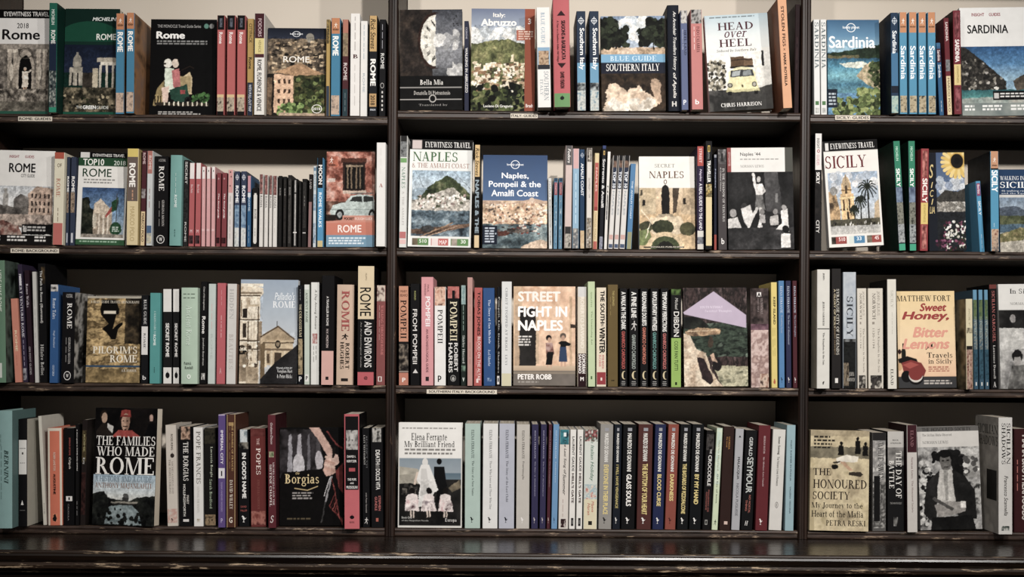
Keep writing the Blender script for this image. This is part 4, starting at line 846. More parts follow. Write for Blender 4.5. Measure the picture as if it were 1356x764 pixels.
def art_sunflower(a):
    a.R(0, 0, 100, 100, '232a3c').R(24, 0, 100, 100, ['4a6088', '7088a4']).D(30, 26, 100, 40, 26, 5, 12, ['9aa4b0', 'b5bac0', '8490a4']).P([(24, 46), (46, 38), (80, 40), (100, 36), (100, 62), (24, 62)], ('2a2a2a', '4f4c46', '3a3a36', 9)).R(24, 50, 100, 60, ('a09a90', '6a665e', 'd0ccc4', 12)).R(24, 60, 100, 100, ('1c2028', '2f343c', '23282c', 7))
    for k in range(22):
        t = k * math.tau / 22; a.L([(80, 10), (80 + 40 * math.cos(t), 10 + 15.5 * math.sin(t))], 9, ('d0ac58', 'dcc078')[k % 2])
    a.E(80, 9, 20, 8.5, 'c49a48').E(80, 9, 17, 7.4, '2a2018').E(80, 9, 8, 3.4, '17110e').D(40, 70, 100, 99, 150, 1.6, 4, ['d8d4cc', 'c4c0b4', '3a4a2c', '6a2c44', '8a4a64', '2a3420', 'e2ded8']).D(20, 88, 60, 99, 40, 2, 4, ['5a2440', '8a4a6a', '2a2a2c']).photo(24, 24, 100, 100, .4, 28, 1.8)
def art_walk_sicily(a):
    a.R(0, 0, 100, 31, '2a4f80').R(0, 31, 100, 34, 'c9c8c4').R(0, 34, 100, 100, ['7a8ea4', 'a8b4bc', '8a9480']).P([(0, 46), (30, 44), (60, 52), (100, 48), (100, 60), (0, 60)], ('4a5668', '5f6c7c', 5)).R(0, 56, 100, 70, ('4a5638', '6f7450', 8)).R(0, 66, 60, 76, ('4a6478', '6a8494', 4)).P([(0, 78), (40, 70), (100, 74), (100, 100), (0, 100)], ('8a7a54', '6a6a40', 'a89870', 8)).P([(0, 88), (60, 84), (100, 90), (100, 100), (0, 100)], ('c4bcac', '8a8478', 6)).photo(0, 34, 100, 100, .4, 26, 1.5)

shelf('L', 2, 'Rome books on the second shelf')
cover(-14, 68.5, 200.5, 'd9d6d1', 'white city guide cover reading ROME over a pale street scene', art_cityguide,
      [('INSIGHT', 26, 5, 42, 8, 'a0525a', 'b'), ('GUIDES', 51, 5, 66, 8, 'a0525a', 'b'), ('ROME', 26, 13.5, 69, 23.5, '201e1f', 'b'), ('CITY GUIDE', 46, 25, 68, 28.5, '4a4848')], dx=3, Y=.004, thick=.016)
spine(69, 83, 202, 'd3cbb2', 'cream spine reading ROME with red top and foot', [(0, .07, 'b0503e'), (.765, 1, 'b8625a')], [('OF', .12, .16, .3, .75, '6a5a48', 'h'), ('ROME', .28, .48, .25, .65, 'b0705c', 's'), ('~~~~~~~', .6, .75, .35, .6, '8a7a68', 's')], dx=3, Y=-.012)
for x0, x1, lb in ((84, 90.5, 'slim navy spine reading ROME touching the cream and red spine'), (91.5, 98.5, 'slim navy spine reading ROME beside the green and white cover')):
    spine(x0, x1, 208, '39425a', lb, [(.4, .63, ('2c2420', 'a8907a', '5a4838', 3)), (.86, .97, 'b5b8c0', .25, .75)], [('ROME', .22, .4, .2, .85, 'e2e0dc', 'B')], dx=2.5)
cover(99.5, 165, 203, 'd9d6d0', 'small guide cover reading TOP 10 ROME in green and white', art_top10,
      [('EYEWITNESS TRAVEL', 28, 1.4, 94, 4.6, 'c9c6c2', 'b'), ('TOP10', 9, 7, 52, 14, 'e2e2da', 'b'), ('2018', 72, 8.5, 96, 13.5, 'd2dacf'), ('ROME', 9, 17.5, 68, 26.5, '2a4a34')], dx=3, Y=.002, thick=.012)
spine(167, 182.5, 197, 'cdb98c', 'yellow spine reading ROME in white on a brown block', [(0, .085, 'cdb45c'), (.085, .545, '6a5a52')], [('ROME', .15, .4, .18, .75, 'e9e4dc', 'B'), ('~~~~~~~~', .43, .53, .3, .7, 'b8876a', 'b'), ('MARCO POLO', .6, .96, .3, .7, 'b09a6a')], dx=1.5, Y=-.02, side='a8905c')
spine(184, 192, 200, '5a2a32', 'slim maroon spine with a cream foot beside the yellow spine', [(.64, 1, 'ccb488'), (.4, .5, ('a09898', '5a4a4c', 2))], [('ROME', .02, .14, .2, .75, 'c4a8a8', 'b'), ('MARCO POLO', .66, .96, .25, .75, '5a3a2c', 'b')], dx=3, Y=-.008)
spine(193, 201, 200, 'b9bcbc', 'slim pale spine with a pink top and blue foot', [(0, .24, 'a8685e'), (.79, .87, '4a6488'), (.87, .98, ('c4b89a', '7a8488', 3))], [('ROME', .05, .2, .25, .75, 'd4b8b0', 'b'), ('~~~~~~~', .4, .6, .3, .7, '9a7a78', 'b')], dx=2, Y=-.012)
spine(202.5, 222.5, 207, '161416', 'thick black spine reading ROME above a white emblem', [], [('\u00b0', .88, .975, .18, .76, 'd0ccc8', 'sh'), ('A CULTURAL', .03, .06, .3, .8, 'a09c98', 'h'), ('ROME', .11, .385, .32, .7, 'd9d5d0', 'sb'), ('GEORGINA MASSON', .49, .78, .55, .72, 'b5b0ac', 's'), ('~~~~~~~~~~', .5, .78, .3, .42, '8a8682', 's'), ('W', .905, .95, .36, .6, 'd0ccc8', 'hb')], dx=1, Y=-.004, round_=.0)
spine(223.5, 239.5, 205.5, '6a9a94', 'teal hardback spine with small pale lettering', [], [('~~~~~~~~~~~~~', .2, .42, .42, .58, 'a8c4be'), ('ROME', .44, .58, .4, .62, 'd0e0dc', 'b'), ('~~~~', .82, .9, .4, .58, '3f6a66')], dx=2, Y=-.012, hb=True)
spine(240.5, 248.5, 212, '2c2a2a', 'dark spine with white lettering beside the teal hardback', [(.3, .7, ('1c1a1a', '4a4846', 3))], [('SECRET', .02, .28, .25, .75, 'b8b4b0', 'b'), ('ROME', .72, .95, .3, .7, 'b0aca8', 'b')], dx=2)
for x0, x1, lb in ((249, 256.5, 'white-topped red slim spine beside the dark spine'), (257.5, 265, 'white-topped red slim spine touching the pale pink spines')):
    spine(x0, x1, 216, 'ac5456', lb, [(0, .19, 'd8d0cc'), (.87, .97, ('1f1618', '6a4448', 2))], [('Blue Nude', .26, .36, .3, .7, 'd8b8b8'), ('M', .8, .84, .3, .7, 'd8b8b8', 'h')], dx=2)
for i, (x0, x1) in enumerate(((266, 271.5), (272.5, 278), (279, 284.5))):
    spine(x0, x1, 221, 'c99292', 'white-topped pale pink slim spine, ' + ('first', 'second', 'third')[i] + ' of three beside the white-topped red pair', [(0, .15, 'd8d0cc'), (.04, .065, '2a2424', .4, .65), (.78, .78 + .03, 'd4a8a8')], [('~~~~~~~', .25, .5, .35, .65, 'd8b4b4')], dx=1)
for i, (x0, x1) in enumerate(((285.5, 291.5), (292.5, 299.5))):
    spine(x0, x1, 229, '8a3f44', 'dark red slim spine with white script, ' + ('beside the pale pink trio', 'beside the pink-topped white spine')[i], [(.88, .96, ('3a1a1e', '6a2c32', 2))], [('The food guide', .28, .62, .3, .7, 'e0ccca', 'bi'), ('o', .07, .09, .3, .6, 'd8b4b4', 'h'), ('W', .58, .61, .3, .6, 'e0ccca', 'h')], dx=1.5)
spine(300.5, 308, 225, 'c9c0bc', 'slim white spine with a pink top and tiny dark dots', [(0, .3, 'c88e8a'), (.02, .04, '2a2424', .3, .55), (.08, .1, '2a2424', .5, .7), (.2, .22, '2a2424', .3, .5)], [('~~~~~~~~~', .34, .6, .3, .65, '8a8480'), ('~~~~~', .65, .9, .3, .65, '9a9490')], dx=1.5)
for i, (x0, x1) in enumerate(((309.5, 317), (318, 326))):
    spine(x0, x1, 227, '3c4560', 'navy to pale blue spine reading ROME, ' + ('touching the pink-topped white spine', 'touching the thin blue spine')[i], [(.45, .75, ('4a6a90', '8aa4b8', 2)), (.75, 1, ('a8b8c0', 'd0ccc4', '6a7c8a', 3))], [('*', .035, .125, .15, .85, 'd0d2d8', 'sh'), ('ROME', .19, .42, .2, .8, 'dcdcde', 'B')], dx=1)
spine(326.5, 332, 233, '2f5f8c', 'thin blue spine with a pink top', [(0, .23, 'b88088'), (.24, .3, 'c4c8cc')], [('ROME', .3, .5, .25, .75, 'b8c8d4'), ('~~~~~', .7, .95, .3, .7, '90a8bc')], dx=1)
spine(333, 341.5, 249, '1d1b1b', 'short dark spine with a long white oval panel', [(.12, .93, 'ccc8c0', .18, .86), (.09, .13, 'ccc8c0', .3, .74), (.92, .95, 'ccc8c0', .3, .74)], [('ROME', .36, .53, .35, .7, '3a3634', 's'), ('~~~~~~', .68, .82, .4, .65, '7a7672')], dx=1)
for i, (x0, x1, yt) in enumerate(((342.5, 348, 231), (349, 354.5, 232), (355.5, 360, 232.5), (360.5, 366.5, 233))):
    spine(x0, x1, yt, 'cdc8c2', 'pink-topped white slim guide spine, ' + ('first', 'second', 'third', 'last')[i] + ' of four beyond the white oval panel', [(0, .27, ('a86a66', '5a3834', 'b87a74', 2)), (.27, .275, '8a8480')], [('ROMA', .29, .46, .2, .8, '5a5452', 's'), ('~~~~~~', .5, .8, .35, .6, 'b0aaa4')], dx=1)
for i, (x0, x1) in enumerate(((367.5, 373), (374, 379), (380, 386))):
    spine(x0, x1, (233, 234, 232)[i], ('1f1d1c', '262322', '2e2b29')[i], 'near-black slim spine with a faint pattern, ' + ('beside the four white guides', 'between two others like it', 'beside the silver striped black spine')[i], [(.05, .95, ('171515', ('3a3634', '4a4440', '5f5a56')[i], '242120', 3), .15, .85)], [('ROME', .17, .28, .3, .7, '8a8682', 's')], dx=1)
spine(387, 393.5, 237, '1e1c1c', 'black spine with a broad silver stripe down its length', [(.02, .98, ('b0aca8', '8a8682', 'c4c0bc', 2), .3, .72), (.2, .22, '1e1c1c'), (.78, .795, 'd8d4d0')], [], dx=1)
spine(394.5, 398.5, 240, '232120', 'very thin black spine beside the silver striped one', [(.1, .9, ('171515', '4a4643', 3), .2, .8)], [], dx=1)
spine(399, 406, 237, '201e1d', 'black spine with worn silver flecks and two white dots', [(.05, .72, ('1a1817', '4f4b48', '22201f', 4), .15, .85), (.785, .8, 'd0ccc8', .15, .45), (.785, .8, 'd0ccc8', .55, .85)], [('~~~~', .25, .4, .3, .7, '7a7672')], dx=1)
spine(407, 412.5, 231, '2c2423', 'dark brown spine with a mauve lower half reading LAND', [(.38, 1, '8a6664')], [('LAND', .07, .2, .25, .75, 'b0a8a4', 's')], dx=2)
spine(413.5, 418.5, 220, 'b8c0c4', 'thin pale spine with blue patches beside the blue walks guide', [(.35, .55, ('4a7a9c', 'a8b8c4', 2)), (.7, .95, ('3f6a90', 'c0c8cc', 2)), (.02, .06, '5a7a94')], [('ROME', .1, .3, .25, .75, '6a8aa0')], dx=1)
spine(419.5, 428, 209, '4a8ab4', 'blue spine reading ROME WALKS with a black top', [(0, .34, '1a181b'), (.93, 1, 'c0ac78')], [('MOON', .08, .3, .2, .85, 'dcd8d4', 'B'), ('ROME WALKS', .39, .78, .25, .75, 'dfe8ee', 'b')], dx=.5, Y=-.006)
cover(431.5, 496, 201.5, '9a5444', 'pocket guide cover reading ROME with a pale blue car under a window', art_pocket,
      [('POCKET', 37, 69, 58, 72, '1f1b1c', 'B'), ('ROUGH GUIDE', 60, 69, 96, 72, 'dcc0b4', 'b'), ('ROME', 24, 77, 73, 85, 'e9d8d0', 'b'), ('#', 6, 6, 14, 12.5, 'e0c8bc', 's'), ('ROUGH', 4, 13, 18, 15, '2c1c18', 'B')], dx=0, Y=.0, thick=.013)
spine(497.5, 510, 189, 'd6d3cf', 'thick white spine with a small red mark near the upright', [], [('A', .395, .43, .3, .75, 'a0524c', 'Bsh'), ('~~~~~~~~~', .05, .3, .35, .6, 'cdc8c4')], dx=1, Y=-.03)

shelf('M', 2, 'Naples books on the second shelf')
spine(528, 538, 180, 'd0d0cc', 'white spine reading NAPLES with a photo at its top', [(0, .05, '2c2a2a'), (.05, .19, ('2a2c30', '8a8c8c', '4a4c50', 3)), (.2, .24, '6a9a5c'), (.86, .92, 'b86a68'), (.93, .97, 'd8b0ac')], [('NAPLES', .28, .47, .25, .75, '6a8a78', 's'), ('& THE AMALFI', .5, .8, .35, .65, 'b0aca8', 's')], dx=2, Y=-.01)
cover(539.5, 623.5, 186, 'd8d8d4', 'guide cover reading NAPLES with a green mountain and harbour', art_naples,
      [('EYEWITNESS TRAVEL', 24, 2.2, 96, 7.4, 'dcd9d5', 'sb'), ('NAPLES', 5, 11.5, 76, 20.5, '4a7048', 's'), ('& THE AMALFI COAST', 4, 22, 95, 26.5, 'a88478', 's'), ('510', 18, 93, 30, 96.5, 'd8e0d0', 'b'), ('MAP', 50, 93.6, 62, 97.6, 'e8d0cc', 'b'), ('30', 84, 93, 92, 96.5, 'd8e0d0', 'b')], dx=3, Y=.0, thick=.02)
spine(627, 635, 192, '1b1a1c', 'black spine with cream top and foot beside the blue coast cover', [(0, .31, 'ccaa74'), (.88, 1, 'cfb48a')], [('Rick Steves', .03, .3, .15, .8, '2a2018', 'i'), ('NAPLES & THE', .34, .86, .15, .85, '8a9aa4', 'B')], dx=1.5, Y=-.014)
cover(638.5, 724.5, 206, '3f5a88', 'blue guide cover reading Naples, Pompeii and the Amalfi Coast', art_amalfi,
      [('\u00b0', 43, 5.5, 57, 15, 'dce0e6', 's'), ('lonely planet', 37, 9, 63, 12, 'dce0e6', 'b'), ('Naples,', 29, 19, 71, 27, 'e4e6ea', 'b'), ('Pompeii & the', 9, 28, 90, 36.5, 'e4e6ea', 'b'), ('Amalfi Coast', 13, 37.5, 86, 44.5, 'e4e6ea', 'b')], dx=1, Y=.004, thick=.018)
spine(726, 731.5, 236, 'c9c8c4', 'thin white spine with dark lettering beside the blue coast cover', [(.3, .95, ('c0c0bc', '4a4a4c', 3), .25, .75)], [('NAPLES', .05, .27, .3, .7, '7a7c80')], dx=-1)
for i, (x0, x1) in enumerate(((732.5, 738), (739, 744.5))):
    spine(x0, x1, 236, '5a86a4', 'short slim blue spine with a red patch, ' + ('first of the pair', 'touching the tall pink-white spine')[i], [(0, .05, '2c4a68'), (.06, .24, '9a4a50'), (.3, .98, ('6a98b4', '3f6c8c', 'b0c4cc', 2), .2, .8)], [('Naples', .08, .22, .3, .7, 'd8c4c4')], dx=1)
spine(747, 756.5, 193, 'c2aca6', 'tall pale pink spine with a grey top reading in white', [(0, .19, '5a5656'), (.79, .86, '3a3838'), (.86, 1, ('2c2a28', 'b8b0a4', '6a665e', 3))], [('Fodors', .03, .17, .3, .75, 'd8d4d0', 'bi')], dx=2, Y=-.018)
spine(757.5, 766.5, 197, '82a4bc', 'pale blue spine with a pink top beside the pale pink spine', [(0, .2, 'c49a98'), (.8, 1, ('c8c0b4', '5a6068', '8a8c8c', 3))], [('~~~~~~~~~~~~~~~~~~~', .25, .75, .3, .7, 'b8d0de', 'b')], dx=1, Y=-.014)
spine(767.5, 774.5, 198, '2c4a70', 'deep blue spine about the AMALFI COAST with a tan tip', [(.82, 1, ('c09a6c', 'd8c4a0', 2))], [('*', .03, .09, .1, .9, 'b8c4d4', 'sh'), ('AMALFI COAST', .14, .47, .2, .8, 'dce0e6', 'B')], dx=0, Y=-.012)
spine(776, 783.5, 196, 'c8c0b8', 'white spine with a dark top and speckled foot', [(0, .14, ('4a4440', '8a8076', '2c2826', 3)), (.7, 1, ('c8b49a', '4a3c34', 'd8d0c4', 3)), (.3, .5, ('c8c0b8', '8a8480', 2), .3, .7)], [('Touring', .02, .12, .3, .75, 'd0c8bc', 'bi')], dx=1, Y=-.03)
spine(784.5, 791, 203, 'ccb68c', 'slim red and cream spine beside the speckled foot', [(0, .04, 'c9b88a'), (.1, .56, 'b0524c'), (.56, .6, 'a03c3a'), (.92, 1, 'b05a50')], [('NAPLES', .15, .4, .3, .7, 'd8b0a4', 'b'), ('MARCO POLO', .62, .9, .35, .65, 'a08858')], dx=3)
spine(792.5, 798.5, 193, '1d1f28', 'black leaning spine about Sorrento with an orange ring', [(.05, .09, 'c09a50', .25, .75), (.06, .08, '1d1f28', .4, .6), (0, .03, '3a4a80'), (.88, 1, ('5a5c70', '9a9cac', 2))], [('Sorrento & Amalfi', .13, .6, .2, .85, 'd6d4d2', 'b')], dx=5)
spine(799.5, 804, 201, 'd0ccc6', 'slim white spine beside the leaning black one', [(.0, .08, 'd8d4d0'), (.45, .7, ('2c2c30', '8a8a8c', 2), .3, .75)], [('NAPLES', .35, .7, .3, .7, '3a3a3e', 'b')], dx=5)
for i, (x0, x1) in enumerate(((805, 811.5), (812.5, 819), (820, 827.5))):
    spine(x0, x1, 206, 'c8c4c0', 'leaning white spine reading TOP 10 with black top, ' + ('first', 'middle', 'last')[i] + ' of three', [(0, .055, '17161a'), (.055, .13, ('2c2c34', '8a6a58', 2)), (.13, .36, '2f3a52'), (.85, .9, 'c09890'), (.95, .99, '4a5a78')], [('TOP 10', .17, .35, .2, .8, 'd8dce2', 'B'), ('NAPLES', .38, .64, .3, .7, '9aa0a4', 'b')], dx=7, Y=-.008)
spine(829, 836.5, 217, '4a78a4', 'blue leaning walking guide spine with an olive foot', [(.8, 1, '8a8a68')], [('THE AMALFI COAST', .2, .65, .35, .65, 'c4d4e2', 'b')], dx=6, Y=-.004)
cover(846.5, 921, 208, 'dcd8d0', 'cover reading SECRET NAPLES over a sunlit courtyard garden', art_secret,
      [('SECRET', 28, 8, 64, 12, '8a8a84', 's'), ('NAPLES', 18, 16, 80, 23.5, '6a4a3c', 'sb'), ('O', 44, 25, 50, 30, '6a4a3c', 'b'), ('JONGLEZ PUBLISHING', 20, 97, 78, 98.8, 'd0c8b8')], dx=0, Y=.004, thick=.017)
spine(922.5, 932.5, 194, '35284a', 'purple spine with a red top and white foot', [(0, .19, 'b04c44'), (.82, .88, 'c8c4bc'), (.88, .95, ('2c2c34', '8a8c94', 2)), (.95, 1, 'c4beb4')], [('STREET', .02, .16, .3, .7, 'dcb8b4', 'b'), ('Naples', .22, .34, .3, .7, 'c0b4c8', 'bi'), ('A REAL GUIDE TO THE LAND', .36, .81, .3, .75, 'd8d4dc', 'b')], dx=0, Y=-.012)
spine(934, 943.5, 187, '17171a', 'black spine reading TRAVELLER with a pale yellow foot', [(.04, .1, 'b89a48', .3, .7), (.05, .09, '17171a', .42, .6), (.4, .52, ('c8a85c', '3a3020', 'd8c48a', 3)), (.52, .97, 'cdb98a')], [('NATIONAL', .1, .17, .3, .6, '8a8c8a'), ('TRAVELLER', .18, .385, .25, .75, 'dcdad4', 'B')], dx=0, Y=-.022)
spine(945, 949.5, 205, '23263a', 'thin dark blue spine with a red foot beside the yellow foot', [(.84, 1, 'a0463c'), (.0, .03, '8a8c94')], [('Naples', .15, .35, .3, .7, '9aa0b4', 'b')], dx=0)
spine(951, 963, 198, '4c4546', 'grey brown spine reading IN THE SHADOW OF VESUVIUS', [(0, .145, ('6a6666', '4a4848', '8a8686', 2)), (.04, .12, '2f2d2e', .35, .65)], [('IN THE SHADOW OF VESUVIUS', .19, .72, .52, .78, 'c4c0bc', 's'), ('A Cultural History', .18, .42, .22, .4, 'c9c5c1'), ('b', .885, .945, .35, .7, 'd8d4d0', 'bh')], dx=-1, Y=-.004)
cover(964.5, 1052, 196.5, '2a292a', "black and white cover reading Naples '44 with a raised-arm dancer", art_naples44,
      [("Naples '44", 20, 4.5, 51, 9, '3a3836'), ('NORMAN LEWIS', 20, 17, 56, 19.5, '8a8884', 's'), ('ELAND', 2, 4, 5, 18, 'd0a8a4')], dx=-1, Y=.002, thick=.016)

shelf('R', 2, 'Sicily books on the second shelf')
spine(1078, 1088, 177, '1d1b1c', 'spine with white upper third reading SICILY against the upright', [(0, .31, 'd4d0cc'), (.4, .7, ('1d1b1c', '3a3432', 2))], [('INSIGHT', .04, .13, .25, .65, '6a6664', 'b'), ('O', .135, .165, .3, .7, 'a8404a', 'Bh'), ('GUIDES', .18, .27, .25, .65, 'c48a90'), ('SICILY', .33, .43, .2, .7, 'dcd8d4', 'B'), ('CITY', .74, .85, .2, .7, 'c4c0bc', 'b')], dx=1)
cover(1088.5, 1170.5, 188, 'd6d2cb', 'tilted guide cover reading SICILY with palms and a church', art_sicily,
      [('EYEWITNESS TRAVEL', 13, 2.4, 94, 7.6, 'dcd9d5', 'sb'), ('SICILY', 2, 14, 78, 26, '7a2c30', 's'), ('510', 18, 91, 30, 94.5, 'e8d0cc', 'b'), ('33', 51, 91, 60, 94.5, 'd8e4ec', 'b'), ('45', 84, 91, 92, 94.5, 'e8d0cc', 'b')], dx=-7, Y=-.012, thick=.02, lift=.004)
for i, (x0, x1, dx) in enumerate(((1190, 1200, -8), (1204, 1214, -2))):
    spine(x0, x1, 187, '1c2a38', ('leaning green-topped spine reading SICILY beside the tilted palm cover', 'upright green-topped spine reading SICILY beside the red patterned spine')[i], [(0, .5, '2c8060'), (.42, .56, ('4a5a78', '7a8ca4', 2)), (.56, .76, ('3a4038', '8a8a7c', '2a2e2a', 3)), (.76, .93, ('2a3440', 'a8acac', '3a4652', 3)), (.94, 1, '3a9a78')], [('MICHELIN', .05, .18, .3, .65, 'a8d0bc', 'b'), ('SICILY', .25, .42, .2, .75, 'e0e6e2', 'B')], dx=dx, Y=-.016, side='123a2c')
spine(1218, 1229, 197, 'a03c40', 'red patterned spine reading SICILY beside the sunflower cover', [(.02, .28, ('c87a70', '7a2428', 2), .15, .85), (.53, .74, 'd0b464'), (.75, .98, ('c87a70', '7a2428', 2), .15, .85)], [('SICILY', .29, .53, .2, .85, 'e6dcd4', 'B'), ('EYEWITNESS', .55, .72, .4, .65, '9a8440')], dx=1.5, Y=-.014)
cover(1230.5, 1280, 203, '232a3c', 'guide cover of Sicily with a large sunflower and white flowers', art_sunflower,
      [('Sicilia', 4, 14, 19, 62, 'd0b87a', 'i') if 0 else ('S', 4, 12, 16, 26, 'd0b87a', 'i'), ('I', 8, 30, 14, 36, 'd0b87a', 'i'), ('C', 5, 38, 15, 45, 'd0b87a', 'i'), ('I', 8, 47, 14, 53, 'd0b87a', 'i'), ('LIA', 3, 55, 17, 62, 'd0b87a', 'i')], dx=-1, Y=.004, thick=.02)
spine(1297.5, 1304.5, 240, '4a90b8', 'slim leaning blue pocket guide reading SICILY in front', [(0, .21, '6a4a80'), (.0, .03, '4a90b8'), (.03, .2, 'a04a68', .15, .85)], [('Berlitz', .05, .18, .25, .75, 'dcccd4', 'b'), ('SICILY', .28, .48, .25, .75, 'dce8ee', 'b'), ('~~~~~~', .75, .95, .35, .65, 'b0ccdc')], dx=-6, Y=.01, depth=.1)
spine(1311.5, 1323.5, 200.5, '4a90b4', 'orange-topped blue spine reading SICILY beside the walking guide', [(0, .17, 'c08a68'), (.17, .185, '2c241f'), (.78, 1, ('8a4a3c', 'c8a88a', '5a5a60', 3))], [('#', .06, .115, .3, .7, 'e6dcd0', 'sh'), ('ROUGH', .135, .15, .2, .8, '3a2820', 'Bh'), ('SICILY', .19, .41, .12, .88, 'e9eef0', 'B'), ('~~~~~', .72, .76, .2, .6, '9ac0d4', 'b')], dx=-1, Y=-.02, side=('1c2028', '2c323c', '141820', 3))
cover(1324.5, 1392, 225, '2a4f80', 'blue topped cover reading WALKING IN SICILY with a pale landscape', art_walk_sicily,
      [('WALKING IN', 2, 8, 50, 13, 'dce0e4', 's'), ('SICILY', 2, 15, 70, 22.5, 'e6e8ea', 'sb'), ('46 walking routes', 4, 25, 62, 27.5, 'c8d0d8', 's'), ('and the Egadi', 4, 28, 58, 30.4, 'c8d0d8', 's')], dx=0, Y=.015, thick=.012)

def art_pilgrim(a):
    a.R(0, 0, 100, 100, ('8a7048', 'b89a68', '6a5434', 'a08458', (5, 14))).R(70, 0, 100, 55, ('3a3024', '5a4a34', '2c241a', 4)).R(0, 84, 100, 100, ('6a5636', '9a8054', 5)).photo(0, 0, 100, 100, .4, 14).R(0, 0, 100, 2.5, 'a8a090').P([(28, 4), (52, 4), (60, 16), (54, 22), (48, 38), (58, 32), (66, 30), (66, 33), (58, 38), (54, 50), (46, 50), (36, 42), (28, 38), (40, 32), (26, 22), (24, 16)], '17120e').R(28, 17, 54, 20.5, 'cfc4b0').E(28, 18.5, 3, 3, '17120e').E(56, 18.5, 3, 3, '17120e').R(0, 80, 100, 82, '3a5a7a')
def art_palladio(a):
    a.R(0, 0, 100, 100, ['8f9dae', 'a4aeb8', 'b8bcc0', 'b5b5b4'])
    a.P([(0, 4), (38, 8), (40, 13), (34, 17), (34, 100), (0, 100)], ('c4b49c', 'ddd0ba', 'a8947a', 6)).R(0, 4, 39, 7, 'd8ccb8').R(0, 12, 36, 14, '8a7862').R(17, 18, 29, 84, ['e2d6c2', 'cbbca4']).R(19, 20, 20, 82, 'a8967c').R(24, 20, 25, 82, 'a8967c').E(22, 28, 9, 5, 'd8ccb8').R(13, 24, 32, 26, 'b8a68c').E(4, 72, 9, 9, '2a2420').R(0, 72, 12, 98, ('6a5844', 'a8947a', 6)).R(12, 84, 33, 100, ('b8a68c', '8a765e', 4)).R(32, 40, 38, 78, ('a8947a', '7a6650', 3))
    for y in (15, 38, 58, 66): a.R(0, y, 34, y + 1.4, '6a5844').R(0, y + 1.4, 34, y + 2.2, 'e6dac6')
    a.R(4, 28, 12, 37, '3a3028').R(5, 42, 11, 56, '4a3c30').R(1, 20, 3, 36, '7a6650').R(13, 40, 15, 84, '6a5844').R(30, 26, 32, 84, '5a4838').D(2, 60, 30, 84, 26, 1, 3, ['e2d6c2', '5a4838', '8a765e'])
    a.P([(36, 54), (66, 44), (94, 56), (94, 60), (36, 62)], ('b8a284', '8a7458', 5)).L([(36, 55), (66, 45), (94, 57)], 2.5, '6a5540').R(40, 58, 92, 82, ('b09878', 'c8b494', 5)).E(66, 62, 5, 4, '3a3028').R(40, 66, 94, 68, '7a6650').R(40, 60, 94, 61, '6a5540').E(66, 62, 3, 2.2, '8a7860').R(60, 70, 72, 84, '5a4838').R(47, 71, 52, 80, '6a5540').R(80, 71, 86, 76, '6a5540').P([(36, 62), (44, 60), (44, 92), (36, 96)], '7a6448').L([(64, 40), (64, 45)], 1, '4a4038')
    for x in (44, 54, 76, 88): a.R(x, 68, x + 3, 84, 'd0bea0')
    a.P([(36, 96), (60, 80), (100, 62), (100, 100), (36, 100)], ('2c2a2c', '3f3c3e', 3)).photo(0, 4, 39, 100, .3, 28, .8).photo(39, 50, 100, 100, .22, 28, .8)
def art_street(a):
    a.R(0, 0, 100, 84, ('cda486', 'dcb89a', 'c49878', 4)).R(0, 0, 14, 84, ('b89878', 'cfae8c', 4)).R(10, 22, 36, 80, ('2f2c2a', '3d3936', 3)).R(2, 18, 10, 80, 'b09478').R(36, 24, 41, 78, 'c0a486').R(90, 10, 94, 80, ('a88a6c', 'c8a888', 3)).R(92, 38, 99, 42, '4a3c30').R(0, 80, 100, 86, ['c0a88c', 'a89078']).R(0, 85, 100, 100, ('6a625a', '7a7068', 3)).R(0, 86, 100, 88, '8a7c6c')
    a.photo(0, 0, 100, 80, .18, 12)
    a.E(57, 52, 4.6, 3, '2a2220').E(58, 54, 2.8, 2.4, 'b89078').P([(52, 57), (63, 57), (66, 68), (62, 70), (63, 78), (54, 78), (53, 70)], ('2c2422', '8a5a50', 'b09088', 10)).P([(55, 66), (65, 66), (62, 79), (52, 79)], '211d1e').R(54, 79, 56, 82, 'c09880').R(60, 79, 62, 82, 'c09880')
    a.E(80, 50, 5, 3, '6a5a50').E(80, 52, 3, 2.6, 'b08a74').P([(72, 57), (77, 55), (84, 55), (93, 58), (90, 60), (85, 60), (85, 62), (75, 62), (76, 59)], '1d1b1d').P([(75, 61), (85, 61), (87, 76), (73, 76)], '3a5078').R(76, 76, 79, 81, 'c09880').R(82, 76, 85, 81, 'c09880')
    a.Q(8, 50, 30, 61, 4, 'cfcac4').Q(8, 95.5, 42, 98, 1, '9a928a')
def art_bathers(a):
    a.R(0, 0, 100, 100, ('3a2c2a', '5a4644', '2c2422', '6a5654', (14, 8))).R(0, 36, 100, 70, ('2c3a30', '4a5a4a', '1f2a24', '6a7868', (4, 18))).P([(0, 30), (20, 28), (40, 38), (30, 44), (0, 42)], ('1d1f1c', '3a3f36', 6)).P([(3, 44), (22, 40), (58, 42), (56, 47), (20, 49), (4, 47)], ('8a6a50', 'b0906e', '6a4e3c', 5)).L([(6, 44), (56, 43)], 1, 'c8b090').P([(0, 46), (10, 48), (20, 62), (34, 66), (44, 86), (60, 100), (0, 100)], ('a89078', 'c4b098', 'd4c4ac', '8a7460', 6)).P([(44, 78), (100, 80), (100, 100), (60, 100)], ('8a8468', 'b5ae90', '6a6a54', (8, 20))).P([(20, 70), (32, 72), (40, 84), (46, 94), (40, 98), (28, 92)], ('2c2022', '4a3638', 5)).E(52, 78, 7, 6, '33292a').P([(40, 68), (46, 66), (52, 76), (44, 74)], 'b89880').E(42, 55, 4, 6, '5a4a3c').photo(0, 0, 100, 100, .35, 30)
    a.P([(0, 25), (48, 4), (98, 28), (98, 41), (64, 36), (2, 27)], 'b0a0b4')
